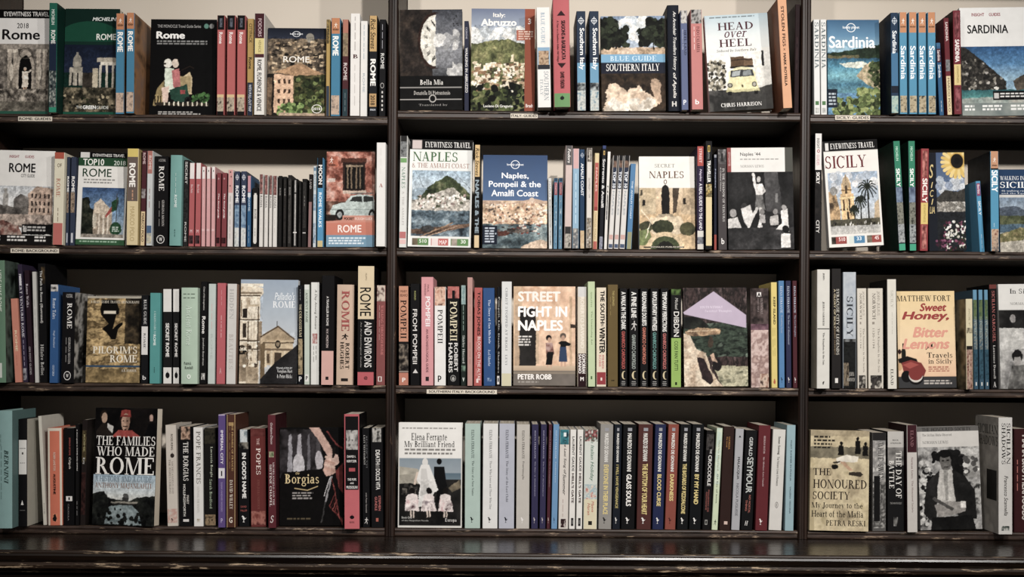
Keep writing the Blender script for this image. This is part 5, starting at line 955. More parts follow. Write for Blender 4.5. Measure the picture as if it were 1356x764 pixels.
def art_honey(a):
    a.R(0, 0, 100, 100, ['d8bc88', 'e0c49a', 'dcae8e']).R(0, 88, 100, 100, '4a4a4c').R(8, 54, 11, 62, '2a2a22').R(6, 62, 14, 72, '2c3026').E(10, 62, 3.6, 3, '2c3026').E(3, 62.5, 3, 2.6, '4a1f22').R(2.4, 65, 3.6, 70, 'b09a78').P([(0, 70), (16, 67), (32, 70), (36, 76), (2, 76)], '2a2320').P([(6, 74), (22, 71), (40, 74), (48, 82), (44, 88), (10, 86)], '9a3c38').P([(8, 76), (22, 73), (36, 76), (20, 80)], 'b05048').E(14, 88, 9, 6, '201c1c').E(30, 89, 13, 7.5, '201c1c').E(30, 87, 12, 7, 'c9c2b8').E(30, 85.5, 12, 6.5, '9a3c38').E(3, 78, 4, 4, 'c09a6c').P([(48, 55), (54, 57.5), (60, 54), (60, 60), (54, 58.5), (48, 61)], '2c1f1c')
    a.Q(52, 78, 90, 84, 3, 'a85a4c').Q(44, 92, 94, 97, 2, 'b8b0a8')
def art_insicily(a):
    a.R(0, 0, 100, 25, 'd0cec9').R(0, 25, 100, 100, ('5a5856', '8a8886', 'b0aeaa', 4)).R(0, 25, 60, 42, ('1f1e1e', '3a3938', 5)).E(24, 33, 5, 4, '8a8684').R(0, 42, 100, 62, ('c0beb9', 'a8a6a2', 4)).E(30, 69, 9, 6.5, '2a2828').E(30, 73, 6, 5.5, '9a9692').R(24, 66, 36, 69.5, '2a2828').P([(20, 78), (42, 77), (50, 100), (12, 100)], ('4a4846', '8a8884', 5)).photo(0, 25, 100, 100, .3, 16)

shelf('L', 3, 'Rome books on the third shelf')
spine(-8, 8, 345, '5a7a62', 'green hardback with dark cover side at the very end of the row', [(.84, .96, 'b8bcb4', .15, .7)], [('HERE WAS ROME', .08, .42, .4, .75, 'b8c4b4', 'b'), ('~~~~~~~~~', .5, .75, .3, .65, '2a4030', 'b')], dx=-2, Y=-.03, hb=True, side=('2c3430', '5a6a60', '1c221f', 3))
spine(17, 29, 395.5, 'c47a66', 'short salmon spine reading ROME in pale capitals', [], [('ROME', .38, .63, .35, .7, 'dcc4a0', 'b'), ('~~~~~~~~~~~~~~', .68, .8, .35, .55, 'a85c4c')], dx=-6, Y=-.004)
spine(30.5, 37, 350, '3a2f48', 'leaning dark violet spine with white title', [(.1, .18, 'c4c0c4', .2, .8), (.88, .98, ('2c2436', 'a8a4ac', 2))], [('ROBERT VENTURIS ROME', .08, .62, .25, .8, 'c8c4cc', 'sb'), ('~~~~~~~~~~~~~~~~', .64, .86, .3, .7, '9a92a8', 's')], dx=-8)
spine(38.5, 45, 358, '35202c', 'leaning purple spine reading Rome Walks', [], [('Rome Walks', .12, .33, .25, .75, 'c0b4bc', 's'), ('ON FOOT GUIDES', .68, .93, .25, .65, 'a8a0a4')], dx=-7)
spine(46, 51.5, 360, 'b8b5b0', 'slim pale grey spine between purple and black spines', [], [('~~~~~~~', .25, .5, .3, .7, '9a9894'), ('~~~~~~~', .55, .75, .3, .7, '9a9894')], dx=-4)
spine(52.5, 63, 349, '171618', 'black spine reading The Path to Rome in white', [(.03, .17, ('1c1a18', '6a5438', 2), .45, 1)], [('The Path to Rome (Illustrated)', .06, .5, .18, .6, 'c8c4c0', 's'), ('Hilaire Belloc', .68, .94, .18, .6, 'b5b2ae', 's')], dx=-3)
spine(65, 76.5, 377, '2f5a94', 'blue spine reading Rome Tales with a pale top', [(0, .07, ('8a8684', 'c4c0bc', '3a3634', 2))], [('Rome Tales', .14, .35, .3, .7, 'c8d2e0', 's'), ('Hugh Shankland', .47, .64, .35, .65, 'a8b8d0'), ('OXFORD', .82, .93, .35, .6, 'b5c4d8', 's')], dx=1.5, Y=-.01)
spine(80.5, 98, 387, '171518', 'black spine reading ROME above a round white emblem', [], [('\u00b0', .87, .97, .2, .76, 'd0ccc8', 'sh'), ('A CULTURAL', .02, .06, .3, .8, 'b0aca8', 'h'), ('ROME', .12, .4, .4, .78, 'd8d4cf', 'sb'), ('GEORGINA MASSON', .5, .79, .52, .7, 'b0aca8', 's'), ('~~~~~~~~~~', .5, .77, .28, .42, '8a8682', 's'), ('W', .9, .94, .38, .58, 'd0ccc8', 'hb')], dx=2, Y=-.012, side=('141315', 'b0aca6', '1c1a1b', '4a4644', 3))
cover(113, 185, 393, '8a7048', "brown cover reading PILGRIM'S ROME with a hanging dark shadow", art_pilgrim,
      [('A BLUE GUIDE TRAVEL MONOGRAPH', 6, 5, 96, 8, 'c4bcac', 's'), ("PILGRIM'S", 12, 58, 94, 66.5, 'ded4c0', 's'), ('ROME', 44, 68, 94, 76.5, 'ded4c0', 's'), ('A.B. BARBER', 66, 84.5, 94, 87.5, 'c4bcac', 's')], dx=1, Y=.012, thick=.016)
spine(186, 196, 391, '1b1c20', 'dark spine reading BLUE GUIDE ROME with a white block', [(.355, .675, 'cfccc8')], [('BLUE GUIDE', .05, .33, .35, .75, 'c4c2c0', 's'), ('ROME', .43, .6, .35, .65, '4a4a4c', 's'), ('b', .91, .96, .25, .75, 'c4c2c0', 'bh')], dx=1)
spine(197.5, 211.5, 388, '4a8f8c', 'teal spine with small white print beside the dark spine', [], [('A WALKING GUIDE TO', .2, .45, .4, .6, 'b8d4d0', 's'), ('ROME', .46, .58, .35, .6, 'd8e4e0', 'b'), ('~~~~~', .82, .88, .35, .6, '2f5f5c')], dx=1, Y=-.006)
for x0, x1, lb in ((215.5, 228, 'white-topped black spine reading SECRET ROME touching the teal spine'), (228.5, 238, 'white-topped black spine reading SECRET ROME touching the pale green spine')):
    spine(x0, x1, 383, '201f20', lb, [(0, .24, 'd2cfca'), (.83, 1, 'd2cfca'), ], [('!', .865, .945, .28, .75, '1a191a', 'sh'), ('SECRET ROME', .36, .72, .3, .7, 'd8d4d0', 'B')], dx=0)
spine(239, 261.5, 381, 'a3b8a4', 'wide pale green hardback spine with white script title', [], [('~~~~~~~', .055, .075, .15, .85, '5a6a5c', 'h'), ('~~~~~~~', .095, .115, .15, .85, '5a6a5c', 'h'), ('Ancient Rome', .19, .6, .32, .66, 'c9d8ca', 'sb'), ('Patrick', .77, .8, .2, .65, '44524a', 'hs'), ('Kendall', .815, .845, .25, .75, '44524a', 'hs'), ('o', .9, .95, .38, .62, 'd8e0d6', 'hB')], dx=.5, Y=-.02, hb=True)
spine(263, 273, 373, '161517', 'tall black spine reading Rome in white beside the pale green hardback', [(.895, .96, ('161517', 'd0ccc8', 3), .2, .85)], [('Cities of the imagination', .05, .28, .35, .65, 'c0bcb8', 'i'), ('Rome', .34, .51, .25, .78, 'dcd8d4', 'b'), ('Jonathan Boardman', .55, .82, .32, .65, 'b5b2ae')], dx=2, Y=-.006)
spine(274, 284.5, 376, 'b4bdb8', 'pale mint spine beside the tall black Rome spine', [], [('~~~~~~~~~~', .2, .45, .35, .65, 'c4a8a4'), ('ROME', .5, .75, .35, .65, 'a8b0ac')], dx=1.5)
spine(286, 298, 375, 'b4565c', 'coral red spine with faint pale lettering', [], [('~~~~~~~~~~~~~~~', .32, .54, .4, .62, 'd8a4a4'), ('A', .84, .9, .35, .6, 'd0989a', 'h'), ('~~~~~~', .07, .22, .4, .62, 'c88084')], dx=1.5)
spine(299, 312, 376, 'c4c0bb', 'white spine with grey lettering touching the church facade cover', [], [('HIDDEN', .05, .35, .25, .7, 'a8a5a2', 's'), ('BEAUTIES', .5, .85, .25, .7, 'b0a8a2', 's')], dx=2, Y=-.004, side='8a6c5c')
cover(316, 393, 371, '8f9dae', "cover reading Palladio's ROME with church facades against grey sky", art_palladio,
      [("Palladio's", 59, 12, 94, 19.5, 'd8dce0', 'i'), ('ROME', 56, 20.5, 95, 27, 'e0e2e4', 's'), ('TRANSLATED BY', 64, 84, 92, 86, 'c4c4c4'), ('Vaughan Hart', 66, 86.5, 92, 90, 'd8d6d4', 's'), ('& Peter Hicks', 66, 91, 92, 94.5, 'd8d6d4', 's')], dx=1.5, Y=.004, thick=.016)
spine(394, 401.5, 378, '1a1b20', 'dark spine reading THE COLOSSEUM with a fighter at its foot', [(.54, .9, ('2c2418', 'b09a74', '6a5438', 3)), (.9, 1, '181a22')], [('~~~~~~~~~~~~~', .04, .15, .3, .6, '8a8c8a'), ('THE', .19, .25, .3, .7, 'c4b898', 's'), ('COLOSSEUM', .26, .52, .25, .75, 'cfc09a', 'sb'), ('P', .92, .97, .2, .75, 'd4d2d0', 'hb')], dx=0)
spine(402.5, 410, 377, 'b4bdb0', 'pale green spine reading ANCIENT ROME', [(.0, .05, 'd0d0cc'), (.9, .97, 'd4d2ce', .1, .9)], [('ANCIENT ROME', .08, .38, .25, .7, '4a5a4e', 's'), ('P', .915, .955, .3, .7, '2a2a2a', 'hb')], dx=0)
spine(411, 422.5, 374, 'd0cfca', 'white spine reading A Day Among Romans with a red figure', [(.5, .6, ('d0cfca', 'a84a44', 'd0cfca', 3), .15, .85)], [('A Day Among Romans', .07, .46, .4, .75, '5a5854', 'i'), ('~~~~~~~', .62, .76, .55, .75, '6a6864', 's'), ('~~~~~~~', .62, .78, .25, .45, '6a6864', 's')], dx=.5)
spine(424.5, 442, 365, '161416', 'black spine with a pale pink foot, A Traveller in Rome', [(.69, 1, 'c99a90'), (.925, .955, '2c2224', .35, .6)], [('A TRAVELLER IN ROME', .19, .46, .38, .56, 'c8c4c0', 'b'), ('H.V. MORTON', .49, .66, .38, .56, 'b8a8a4', 'b')], dx=1.5, Y=-.015)
spine(444.5, 467.5, 377, 'c0a48e', 'wide tan spine reading ROME in red', [(.935, .965, '2c2422', .28, .72)], [('#', .49, .55, .3, .72, '2a201c', 'sh'), ('ROME', .06, .46, .3, .76, 'a84f4c', 's'), ('ROBERT', .58, .84, .55, .78, '33291f', 's'), ('HUGHES', .57, .84, .24, .46, '33291f', 's')], dx=1.5, Y=-.008, hb=True)
spine(472.5, 495.5, 352.5, '151416', 'tallest spine reading ROME AND ENVIRONS, cream above black', [(0, .445, 'ccb896'), (.89, 1, 'b5545a')], [('ROME', .18, .42, .14, .8, '1c1a19'), ('AND ENVIRONS', .465, .85, .42, .85, 'd6d2cd'), ('An Archaeological Guide', .47, .85, .16, .26, '8a8682'), ('FILIPPO', .06, .12, .45, .55, '8a7a60'), ('@', .925, .955, .4, .62, '4a2024', 'hb')], dx=1, Y=-.024)
spine(497.5, 510, 378, '8a4a48', 'brownish red spine with a round photo top by the upright', [(0, .16, ('6a4844', 'c8b8a8', 'b09888', 2)), (.915, .965, 'd8d2cc', .2, .65)], [('WALKING THROUGH ROME', .2, .7, .5, .78, 'c4706c', 's'), ('~~~~~~~~~~~~~~~~~', .2, .55, .25, .4, 'b08a84'), ('1', .92, .96, .32, .55, '8a4a48', 'hb')], dx=1)

shelf('M', 3, 'Southern Italy books on the third shelf')
spine(527.5, 541.5, 379, '1d1a1b', 'tan and black spine reading POMPEII by the upright', [(0, .56, 'c08468'), (.585, .85, ('1c1718', '4a423c', '8a7c6c', 3)), (.875, 1, 'b5705c'), (.855, .87, '8a7a70')], [('MARY', .04, .065, .2, .85, '6a3a2c', 'h'), ('BEARD', .08, .105, .15, .9, '6a3a2c', 'h'), ('POMPEII', .14, .53, .18, .8, '2a1c18', 's'), ('P', .925, .97, .35, .7, 'e0d0c8', 'hB')], dx=0)
spine(543, 556.5, 376, '151416', 'black spine reading FROM POMPEII in white', [], [('^', .84, .88, .25, .8, 'c8c4c0', 'sh'), ('INGRID', .07, .16, .4, .58, '9a9a5a'), ('FROM POMPEII', .25, .79, .25, .7, 'd8d4cf')], dx=0)
spine(557.5, 574, 367, 'cd8a8e', 'pink spine reading POMPEII in white, taller than its neighbours', [(.92, .96, '35282c', .35, .65)], [('PAUL', .07, .14, .5, .65, '7a4a50'), ('WILKINSON', .06, .17, .25, .4, '7a4a50'), ('POMPEII', .18, .455, .35, .75, 'e4dcdc', 'b'), ('AN ARCHAEOLOGICAL GUIDE', .48, .88, .4, .6, '7a4a52', 'b')], dx=0, Y=-.008, hb=False)
spine(575, 590.5, 380, 'd6d4d1', 'white spine reading POMPEII with a fresco face at the top', [(0, .19, ('b5806a', 'd8b49c', '7a4a3c', 2))], [('POMPEII', .23, .575, .28, .74, '3a3838', 's'), ('p', .9, .965, .3, .62, '2a2828', 'hb')], dx=0)
spine(592, 609, 379.5, '141315', 'black spine reading POMPEII in cream with a red top', [(0, .12, ('8a3f3c', 'c07068', 'a8504a', 2)), (.04, .16, '1a1314', .38, .62), ], [('\u00b0', .895, .96, .25, .7, '9a9894', 'sh'), ('!', .905, .95, .36, .6, '9a9894', 'sh'), ('POMPEII', .15, .55, .22, .8, 'd0c4a4', 'sB'), ('ROBERT', .57, .86, .55, .85, 'cfccc8', 'b'), ('HARRIS', .57, .87, .1, .42, 'cfccc8', 'b')], dx=0)
spine(610, 617.5, 378, '26322c', 'dark green spine with a pale blue top and white script', [(0, .19, ('9ab0ac', '7a9494', 2)), (.8, .86, ('26322c', '7a9a84', 2))], [('Naples', .03, .16, .3, .7, '5a7a7c', 'i'), ('~~~~~~~~~~~~~~~', .2, .45, .3, .65, '8aa094'), ('Shirley Hazzard', .5, .78, .2, .75, 'c4ccc4', 'sb'), ('v', .92, .96, .3, .7, 'c4ccc4', 'hb')], dx=0)
spine(618.5, 626, 367.5, 'b0847c', 'tall slim dusty pink spine with worn edges', [], [('~~~~~~~~~~~~', .1, .4, .35, .65, '94685f'), ('~~~~~~', .6, .8, .35, .65, '94685f')], dx=0, Y=-.01)
spine(627, 638, 381, 'b05450', 'red spine reading TOBIAS in dark letters', [(.93, .97, 'dcc8c4', .3, .6)], [('TOBIAS JONES', .04, .49, .3, .78, '211818', 'b'), ('BLOOD ON THE ALTAR', .5, .95, .45, .85, 'd8b8b4', 'b'), ('~~~~~~~~~', .55, .9, .2, .4, 'd09a96')], dx=1)
spine(640, 656, 381.5, '2f5590', 'blue spine about San Michele with white serif title', [(.92, .955, ('2f5590', '8aa4c8', 2), .3, .7)], [('The Story of San Michele', .12, .57, .4, .65, 'c8d4e8', 's'), ('Axel Munthe', .63, .8, .4, .62, 'b5c4dc', 's')], dx=-1)
spine(657, 662.5, 380, '17171a', 'thin black spine with white lettering beside the blue spine', [(.9, .985, 'd0ccc8', .1, .9), (.92, .96, '17171a', .3, .7)], [('Pompeii: Life, Death, Shadows', .1, .87, .3, .75, 'c4c2be', 's')], dx=1)
spine(663.5, 677.5, 373, 'cbcbc9', 'pale grey spine reading in spaced dark dots, tall', [(.88, 1, 'c4bd9c')], [('CHRIST STOPPED AT EBOLI', .06, .66, .38, .6, '7a7c80', 's'), ('LEVI', .7, .8, .38, .58, '8a8c90', 's')], dx=.5, Y=-.008)
cover(679.5, 762, 380, 'cda486', 'cover reading STREET FIGHT IN NAPLES with two women talking', art_street,
      [('STREET', 7, 5, 76, 15.5, 'e9ddd4', 'B'), ('FIGHT IN', 7, 20, 87, 31, 'f0e9e4', 'B'), ('NAPLES', 7, 34, 80, 45, 'f0e9e4', 'B'), ('PETER ROBB', 7, 88.5, 62, 94, 'e6e0da', 'B')], dx=.5, Y=.0, thick=.02)
spine(764.5, 777, 380, 'c8bcaa', 'pale spine with large red and white lettering at its foot', [(.0, .1, 'c4c2c0'), (.67, .88, '4a2a2e'), (.88, 1, '35181e')], [('ROBERTO SAVIANO', .1, .62, .3, .75, 'dcd2c4', 'B'), ('GOMORRAH', .675, .87, .48, .9, 'e2dcd8', 'B'), ('SAVIANO', .675, .87, .1, .42, 'e2dcd8', 'B'), ('M', .905, .945, .3, .7, 'd8d0cc', 'hB')], dx=0)
spine(778.5, 788.5, 373, 'b0c096', 'tall light green spine with thin dark title', [(.9, .93, '4a6a3c', .35, .6)], [('SOUTH', .1, .24, .4, .6, '6a8458'), ('The Unmissing Art', .28, .6, .4, .65, '5a744a', 's')], dx=-.5, Y=-.012)
spine(789.5, 803, 381, 'd0c2ac', 'cream spine reading THE SOUTH IN WINTER in black', [(.855, .98, 'a03a40'), (.91, .94, 'dcc8c0', .42, .6)], [('THE SOUTH', .03, .36, .4, .85, '1d1a18', 'B'), ('IN', .365, .39, .45, .75, '1d1a18'), ('WINTER', .4, .665, .3, .88, '1d1a18', 'B'), ('PETER BENSON', .68, .82, .55, .8, 'c07a74', 'b'), ('ROBB', .68, .8, .25, .48, 'c88a84', 'b')], dx=0)
spine(804.5, 818.5, 377, '6a5630', 'plain olive brown spine beside the cream winter spine', [], [('THE LEOPARD', .06, .21, .45, .65, 'b09c5c'), ('~~~~~~~~~', .12, .3, .2, .35, '8a7444'), ('~~~~~~~', .92, .96, .35, .65, '2a2010', 'h')], dx=0)
for x0, x1, t1, e1, t2, c2, lb in ((820, 831, 'A WALK IN THE DARK', .42, 'GIANRICO CAROFIGLIO', 'b0504a', 'black spine reading A WALK IN THE DARK beside the olive spine'), (833, 845.5, 'A FINE LINE', .3, 'GIANRICO CAROFIGLIO', '8a928c', 'black spine reading A FINE LINE'), (847.5, 858.5, 'REASONABLE DOUBTS', .38, 'GIANRICO CAROFIGLIO', 'b86a58', 'black spine reading REASONABLE DOUBTS'), (861, 872.5, 'INVOLUNTARY WITNESS', .43, 'GIANRICO CAROFIGLIO', '5a8a84', 'black spine reading INVOLUNTARY WITNESS'), (874.5, 885.5, 'TEMPORARY PERFECTIONS', .44, 'GIANRICO CAROFIGLIO', 'b0605c', 'black spine reading TEMPORARY PERFECTIONS beside the green-footed spine')):
    spine(x0, x1, 382, '171618', lb, [(.945, .95, 'a8a6a2', .25, .75), (.962, .967, 'a8a6a2', .2, .8), (.979, .984, 'a8a6a2', .25, .75)] + ([(.31, .312, 'b8b4b0', .3, .6)] if e1 == .3 else []), ([('#', .33, .43, .2, .85, 'b8b4b0', 'sh')] if e1 == .3 else []) + [('%', .84, .925, .28, .75, 'c4b48c', 'sh'), (t1, .035, e1, .22, .8, 'd4d2cd', 'B'), (t2, .47 if e1 == .3 else e1 + .015, .82 if e1 > .4 or e1 == .3 else .77, .28, .72, c2, 'B')], dx=0)
spine(888, 902.5, 383, '161517', 'black spine with a bright green lower half reading DIBDIN', [(0, .06, ('1d2618', '5a7a3a', 2)), (.5, 1, '86a850'), (.95, .98, '1d2618', .4, .6)], [('Michael', .09, .21, .4, .68, 'b8b5b0', 'i'), ('DIBDIN', .23, .485, .28, .78, 'dcd8d2'), ('COSI FAN TUTTI', .53, .83, .35, .68, '2a3a1c')], dx=0)
cover(906, 991, 382, '3a2c2a', 'cover with bathers in green water under a lilac triangle', art_bathers,
      [('YOUTH WITHOUT', 26, 18.5, 62, 21, 'd8ccdc', 's'), ('Sweetest Thoughts', 34, 22.5, 76, 25.5, 'd8ccdc', 's')], dx=-1, Y=.002, thick=.018)
spine(994, 1019, 382, '4a3c3a', 'wide dark spine with pinkish figures on its lower half', [(0, .36, ('2a2222', '4f403e', '6a5856', 4)), (.36, .42, ('5a3a48', '8a6470', 3)), (.42, 1, ('a88a84', 'c8b0a8', '8a6c66', 'b89c92', 3)), (.86, 1, ('8a5a4a', 'c8b09c', '5a4038', 3), .5, 1), (.04, .085, 'd8d2cf', .35, .6)], [('A', .045, .085, .38, .58, '2a2222', 'hB'), ('YOUTH WITHOUT', .1, .26, .55, .68, '9a8a88', 's'), ('DAWN TRIPLE', .1, .24, .38, .48, '8a7a78', 's')], dx=-1, Y=.0)
spine(1021.5, 1030, 374, 'cdb868', 'yellow spine reading ELLIS in dark letters', [], [('=', .915, .965, .3, .7, 'b05a3c', 'sh'), ('KEEP ISLAND', .14, .4, .35, .75, '3a3018', 'b'), ('~~~~~~~~~~', .43, .7, .5, .7, '8a7a38'), ('~~~~~~~~~', .43, .7, .2, .4, '8a7a38')], dx=-1, Y=-.004)
for x0, x1, col, t, lb in ((1031.5, 1039.5, '4a78a8', 'Troubling Love', 'blue spine with white serif print beside the yellow spine'), (1041, 1048.5, '33365a', 'The Days of Abandonment', 'navy spine between the blue and maroon spines'), (1050, 1056.5, '5a2830', 'The Lost Daughter', 'maroon spine touching the upright at the row end')):
    spine(x0, x1, 372, col, lb, [], [('$', .9, .95, .3, .68, 'd0ccc8' if col != '4a78a8' else '17202c', 'sh'), ('ELENA FERRANTE', .05, .3, .3, .7, 'b8c0d0', 's'), (t, .32, .32 + .012 * len(t), .3, .7, 'a0a8bc', 's')], dx=-1, Y=-.004)

shelf('R', 3, 'Sicily books on the third shelf')
spine(1081.5, 1099, 357, 'c6c3bb', 'thick white hardback spine crossed by a thin black line', [(.495, .502, '2c2a28')], [('JOHN', .03, .09, .42, .56, '5a5854', 's'), ('JULIUS NORWICH', .27, .47, .4, .56, '6a6864', 's'), ('The Kingdom in the Sun', .53, .8, .4, .58, '6a6864', 's'), ('f', .94, .965, .42, .58, '3a3836', 'hb')], dx=.5, Y=-.03, hb=True, side=('b8b09c', 'a89f8a', 3))
spine(1101, 1114, 356, '2a2625', 'dark spine reading SYRACUSE CITY OF LEGENDS', [(.915, .955, 'd0ccc6', .35, .7)], [('SYRACUSE CITY OF LEGENDS', .17, .72, .5, .8, 'c9c4b8', 's'), ('A GLORY OF SICILY', .17, .5, .22, .42, 'b8a888', 'b'), ('JEREMY DUMMETT', .5, .72, .22, .4, '8a7458')], dx=0, Y=-.012)
spine(1116, 1134, 360.5, '8a929c', 'grey-blue spine reading SICILY over a dark landscape', [(0, .58, ('9aa2ac', 'a8aeb4', 'b4b8bc', 2)), (.575, .62, ('7a7c7c', '2c2e2c', 2)), (.6, 1, ('1b1c1c', '2f3230', '141515', 3)), (.78, .98, ('2a2420', '8a7a64', '1b1a1a', 3), .0, .45)], [('SICILY', .21, .56, .28, .76, '3a4048', 's'), ('JOHN', .86, .9, .45, .85, 'a8a49c', 'hs'), ('NORWICH', .91, .94, .3, .9, 'a8a49c', 'hs')], dx=0, Y=-.006)
for x0, x1, t, lb in ((1135.5, 1148.5, 'The Normans in the South', 'cream spine with a helmet sketch, narrower of two'), (1150, 1170.5, 'The Kingdom in the Sun', 'wider cream spine with a castle sketch at its foot')):
    spine(x0, x1, 382, 'c6beb0', lb, [(.87, 1, ('c6beb0', '2a2624', '5a5450', 3), .1, .9), (.335, .36, '8a8076', .25, .42)], [('JOHN JULIUS', .03, .27, .58, .78, '8a8278', 's'), ('NORWICH', .05, .31, .28, .5, '6a625a', 's'), (t, .4, .84, .6, .76, '7a7268', 's'), ('1130-1194', .4, .6, .28, .42, '8a8278')], dx=-1, Y=0.0)
spine(1175.5, 1188, 370, 'cbc6ba', 'tall cream spine standing in front of the orange scooter cover', [], [('SICILY', .1, .26, .38, .66, 'a8a498', 's'), ('~~~~~~~~~~~~~~~', .3, .5, .45, .6, 'b0aca0'), ('ELAND', .82, .965, .32, .62, '3a3834', 's')], dx=-1, Y=-.016, side='2c2a28')
cover(1190, 1267, 386.5, 'dcc08e', 'orange cover reading Sweet Honey with a red scooter', art_honey,
      [('MATTHEW FORT', 0, 4.5, 93, 10.5, '2f2a20', 's'), ('Sweet', 39, 12.5, 86, 21, 'a83f3c', 'Bi'), ('Honey,', 8, 21, 90, 32, 'a83f3c', 'Bi'), ('Bitter', 26, 37, 88, 48, 'd8917c', 'Bi'), ('Lemons', 8, 49, 90, 60, 'd8917c', 'Bi'), ('Travels', 50, 63.5, 94, 69, '2c231e', 'sb'), ('in Sicily', 52, 70, 94, 76.5, '2c231e', 'sb')], dx=-1, Y=.012, thick=.016)
spine(1279.5, 1289, 396, 'c9bd9a', 'shorter cream spine with a brown photo foot', [(.32, .38, ('c9bd9a', '4a3c30', 2)), (.52, .56, '2a2420'), (.56, 1, ('3a2c24', '8a5a48', 'b09080', '5a3a30', 3))], [('SICILY', .1, .3, .4, .65, '9a9070', 'i'), ('~~~~~', .62, .9, .3, .7, 'c4a890', 'b')], dx=-1, Y=-.02, side=('6a5c40', '8a7c5c', '4a4030', 3))
for i, (x0, x1) in enumerate(((1289.5, 1296), (1297, 1303.5), (1304.5, 1310.5))):
    spine(x0, x1, 384, '3a5a70', 'slim blue-green patterned spine, ' + ('beside the shorter cream spine', 'middle of three alike', 'beside the black carousel spine')[i], [(0, .1, '5a8aa8'), (.1, .3, ('4a6a4a', '6a7a48', '3a5a50', 2)), (.3, .6, ('2a3c4a', '5a7888', '8a8a7c', '34505c', 3)), (.6, .9, ('1d2f3f', '3f6a80', '24404f', 3)), (.93, .965, 'c4c4c0', .35, .7)], [('SICILY', .27, .5, .3, .7, '8a9a94', 's')], dx=-2)
spine(1312, 1323, 377, '151315', 'black spine reading SICILIAN CAROUSEL in red letters', [(0, .04, '7a3a34')], [('SICILIAN CAROUSEL', .06, .55, .35, .72, 'b0605c', 's'), ('Lawrence Durrell', .58, .9, .38, .65, 'c4c0bc', 's'), ('A', .93, .98, .3, .7, 'c4c0bc', 'hs')], dx=-3)
cover(1325, 1402, 377, 'd0cec9', 'black and white cover reading In Sicily at the row end', art_insicily,
      [('In Sicily', 20, 4.5, 66, 10.5, '2f2d2c', 's'), ('NORMAN LEWIS', 20, 17.5, 70, 20, '8a8884', 's')], dx=-1, Y=.004, thick=.016)

def art_families(a):
    a.R(0, 0, 100, 60, ('141214', '211d1d', '2a2220', 4)).R(0, 57, 100, 100, ['9ab0c0', 'b8bfc0', 'c0b8a8', '6a7c84']).E(49, 9, 9.5, 5.5, '3a2420').P([(41, 7), (57, 7), (56, 2.2), (49, 1.2), (42, 2.2)], 'a8423c').E(49, 12.3, 6.6, 7.6, 'b08a74').P([(50, 6), (56, 8), (55, 17), (50, 19)], '8d6a58').E(45.5, 11, 1.3, .5, '3a2620').E(52, 11, 1.3, .5, '3a2620').R(45, 15.2, 53, 16, '3a2620').E(49, 18.8, 2, 1.2, '4a3228').P([(40.5, 7.6), (57.5, 7.6), (57, 6), (41, 6)], '963a34').P([(28, 24), (38, 19), (60, 19), (72, 24), (72, 25), (26, 25)], 'b04a44').E(14, 7, 6, 5, '3a2c22').E(15, 8.5, 4.5, 4.5, 'b09078').P([(2, 20), (12, 13), (22, 14), (30, 24), (2, 24)], '3a302a').P([(20, 13), (30, 16), (28, 22), (20, 17)], 'b8b4ae').E(90, 7, 4, 4, '241c1a').E(90, 8.5, 3, 3.4, 'a8887a').P([(80, 24), (86, 13), (95, 13), (100, 20), (100, 24)], '17151a').R(82, 11, 98, 12, '2c2624').photo(0, 0, 100, 25, .22, 22, .7)
    a.P([(0, 73), (18, 71), (24, 76), (40, 78), (60, 79), (70, 76), (100, 74), (100, 100), (0, 100)], ('17181a', '2c2f2c', '3f423a', 8)).P([(26, 84), (60, 81), (74, 88), (80, 99), (20, 99)], ('5a6c70', '8a989a', '4a5a5c', (4, 12))).E(53, 75, 4.5, 2.6, '5a5a58').R(48, 76, 58, 79, '4a4a48').R(30, 79.5, 72, 81, '8a8478').R(34, 81, 68, 82.5, '3a3a36').D(10, 86, 90, 99, 40, 1.5, 4, ['161818', '242824', '2c302c']).photo(0, 57, 100, 100, .3, 22)
def art_borgias(a):
    a.R(0, 0, 100, 100, '171314').R(0, 2, 66, 54, ('1d1818', '4a4448', '2a2426', 3))
    for x, w, c in ((14, 7, '8d8a90'), (28, 9, '9a969c'), (44, 5, '6a666c'), (58, 8, '5a5458')): a.P([(x, 8), (x + w * .6, 6), (x + w, 54), (x - 2, 56)], c)
    a.E(30, 40, 9, 14, 'b0acb0').E(62, 34, 6, 10, 'a8a2a6').P([(4, 46), (66, 42), (70, 100), (0, 100), (0, 52)], '1a1515').P([(46, 0), (62, 0), (84, 24), (92, 30), (88, 38), (78, 34), (66, 18)], 'b89486').P([(76, 26), (92, 28), (94, 36), (86, 40), (70, 36)], 'c4a294').P([(70, 36), (86, 38), (88, 46), (74, 50), (68, 44)], 'b89284')
    for i in range(4): a.L([(72, 30 + i * 4), (86, 33 + i * 4)], 3.4, ('c8a898', 'b08878')[i % 2])
    a.L([(86, 22), (84, 30)], 5, '2c2420').L([(82, 50), (72, 76)], 2.5, '8d8a8c').L([(80, 50), (70, 70)], 1, 'c0bcbc').L([(72, 76), (66, 96)], 2, '4a4848').P([(88, 44), (100, 36), (100, 68), (92, 60)], '8a3a38').L([(74, 4), (90, 18), (100, 22)], 2, '8a3a38')
    for k in range(7): a.L([(82 + k, 52 + k * 3), (88 + k, 66 + k * 4), (78 + 3 * k, 80 + k * 2), (100, 94 + k)], 1.4, ('8a3a38', '5a2424', 'a8524c')[k % 3])
    a.photo(0, 0, 100, 100, .25, 20, 1.4)
    a.Q(20, 66, 58, 74, 3, '9a9490').Q(12, 92, 56, 95, 1, '6a5c44').L([(24, 62), (44, 64), (60, 60)], 1.4, 'b8a070')
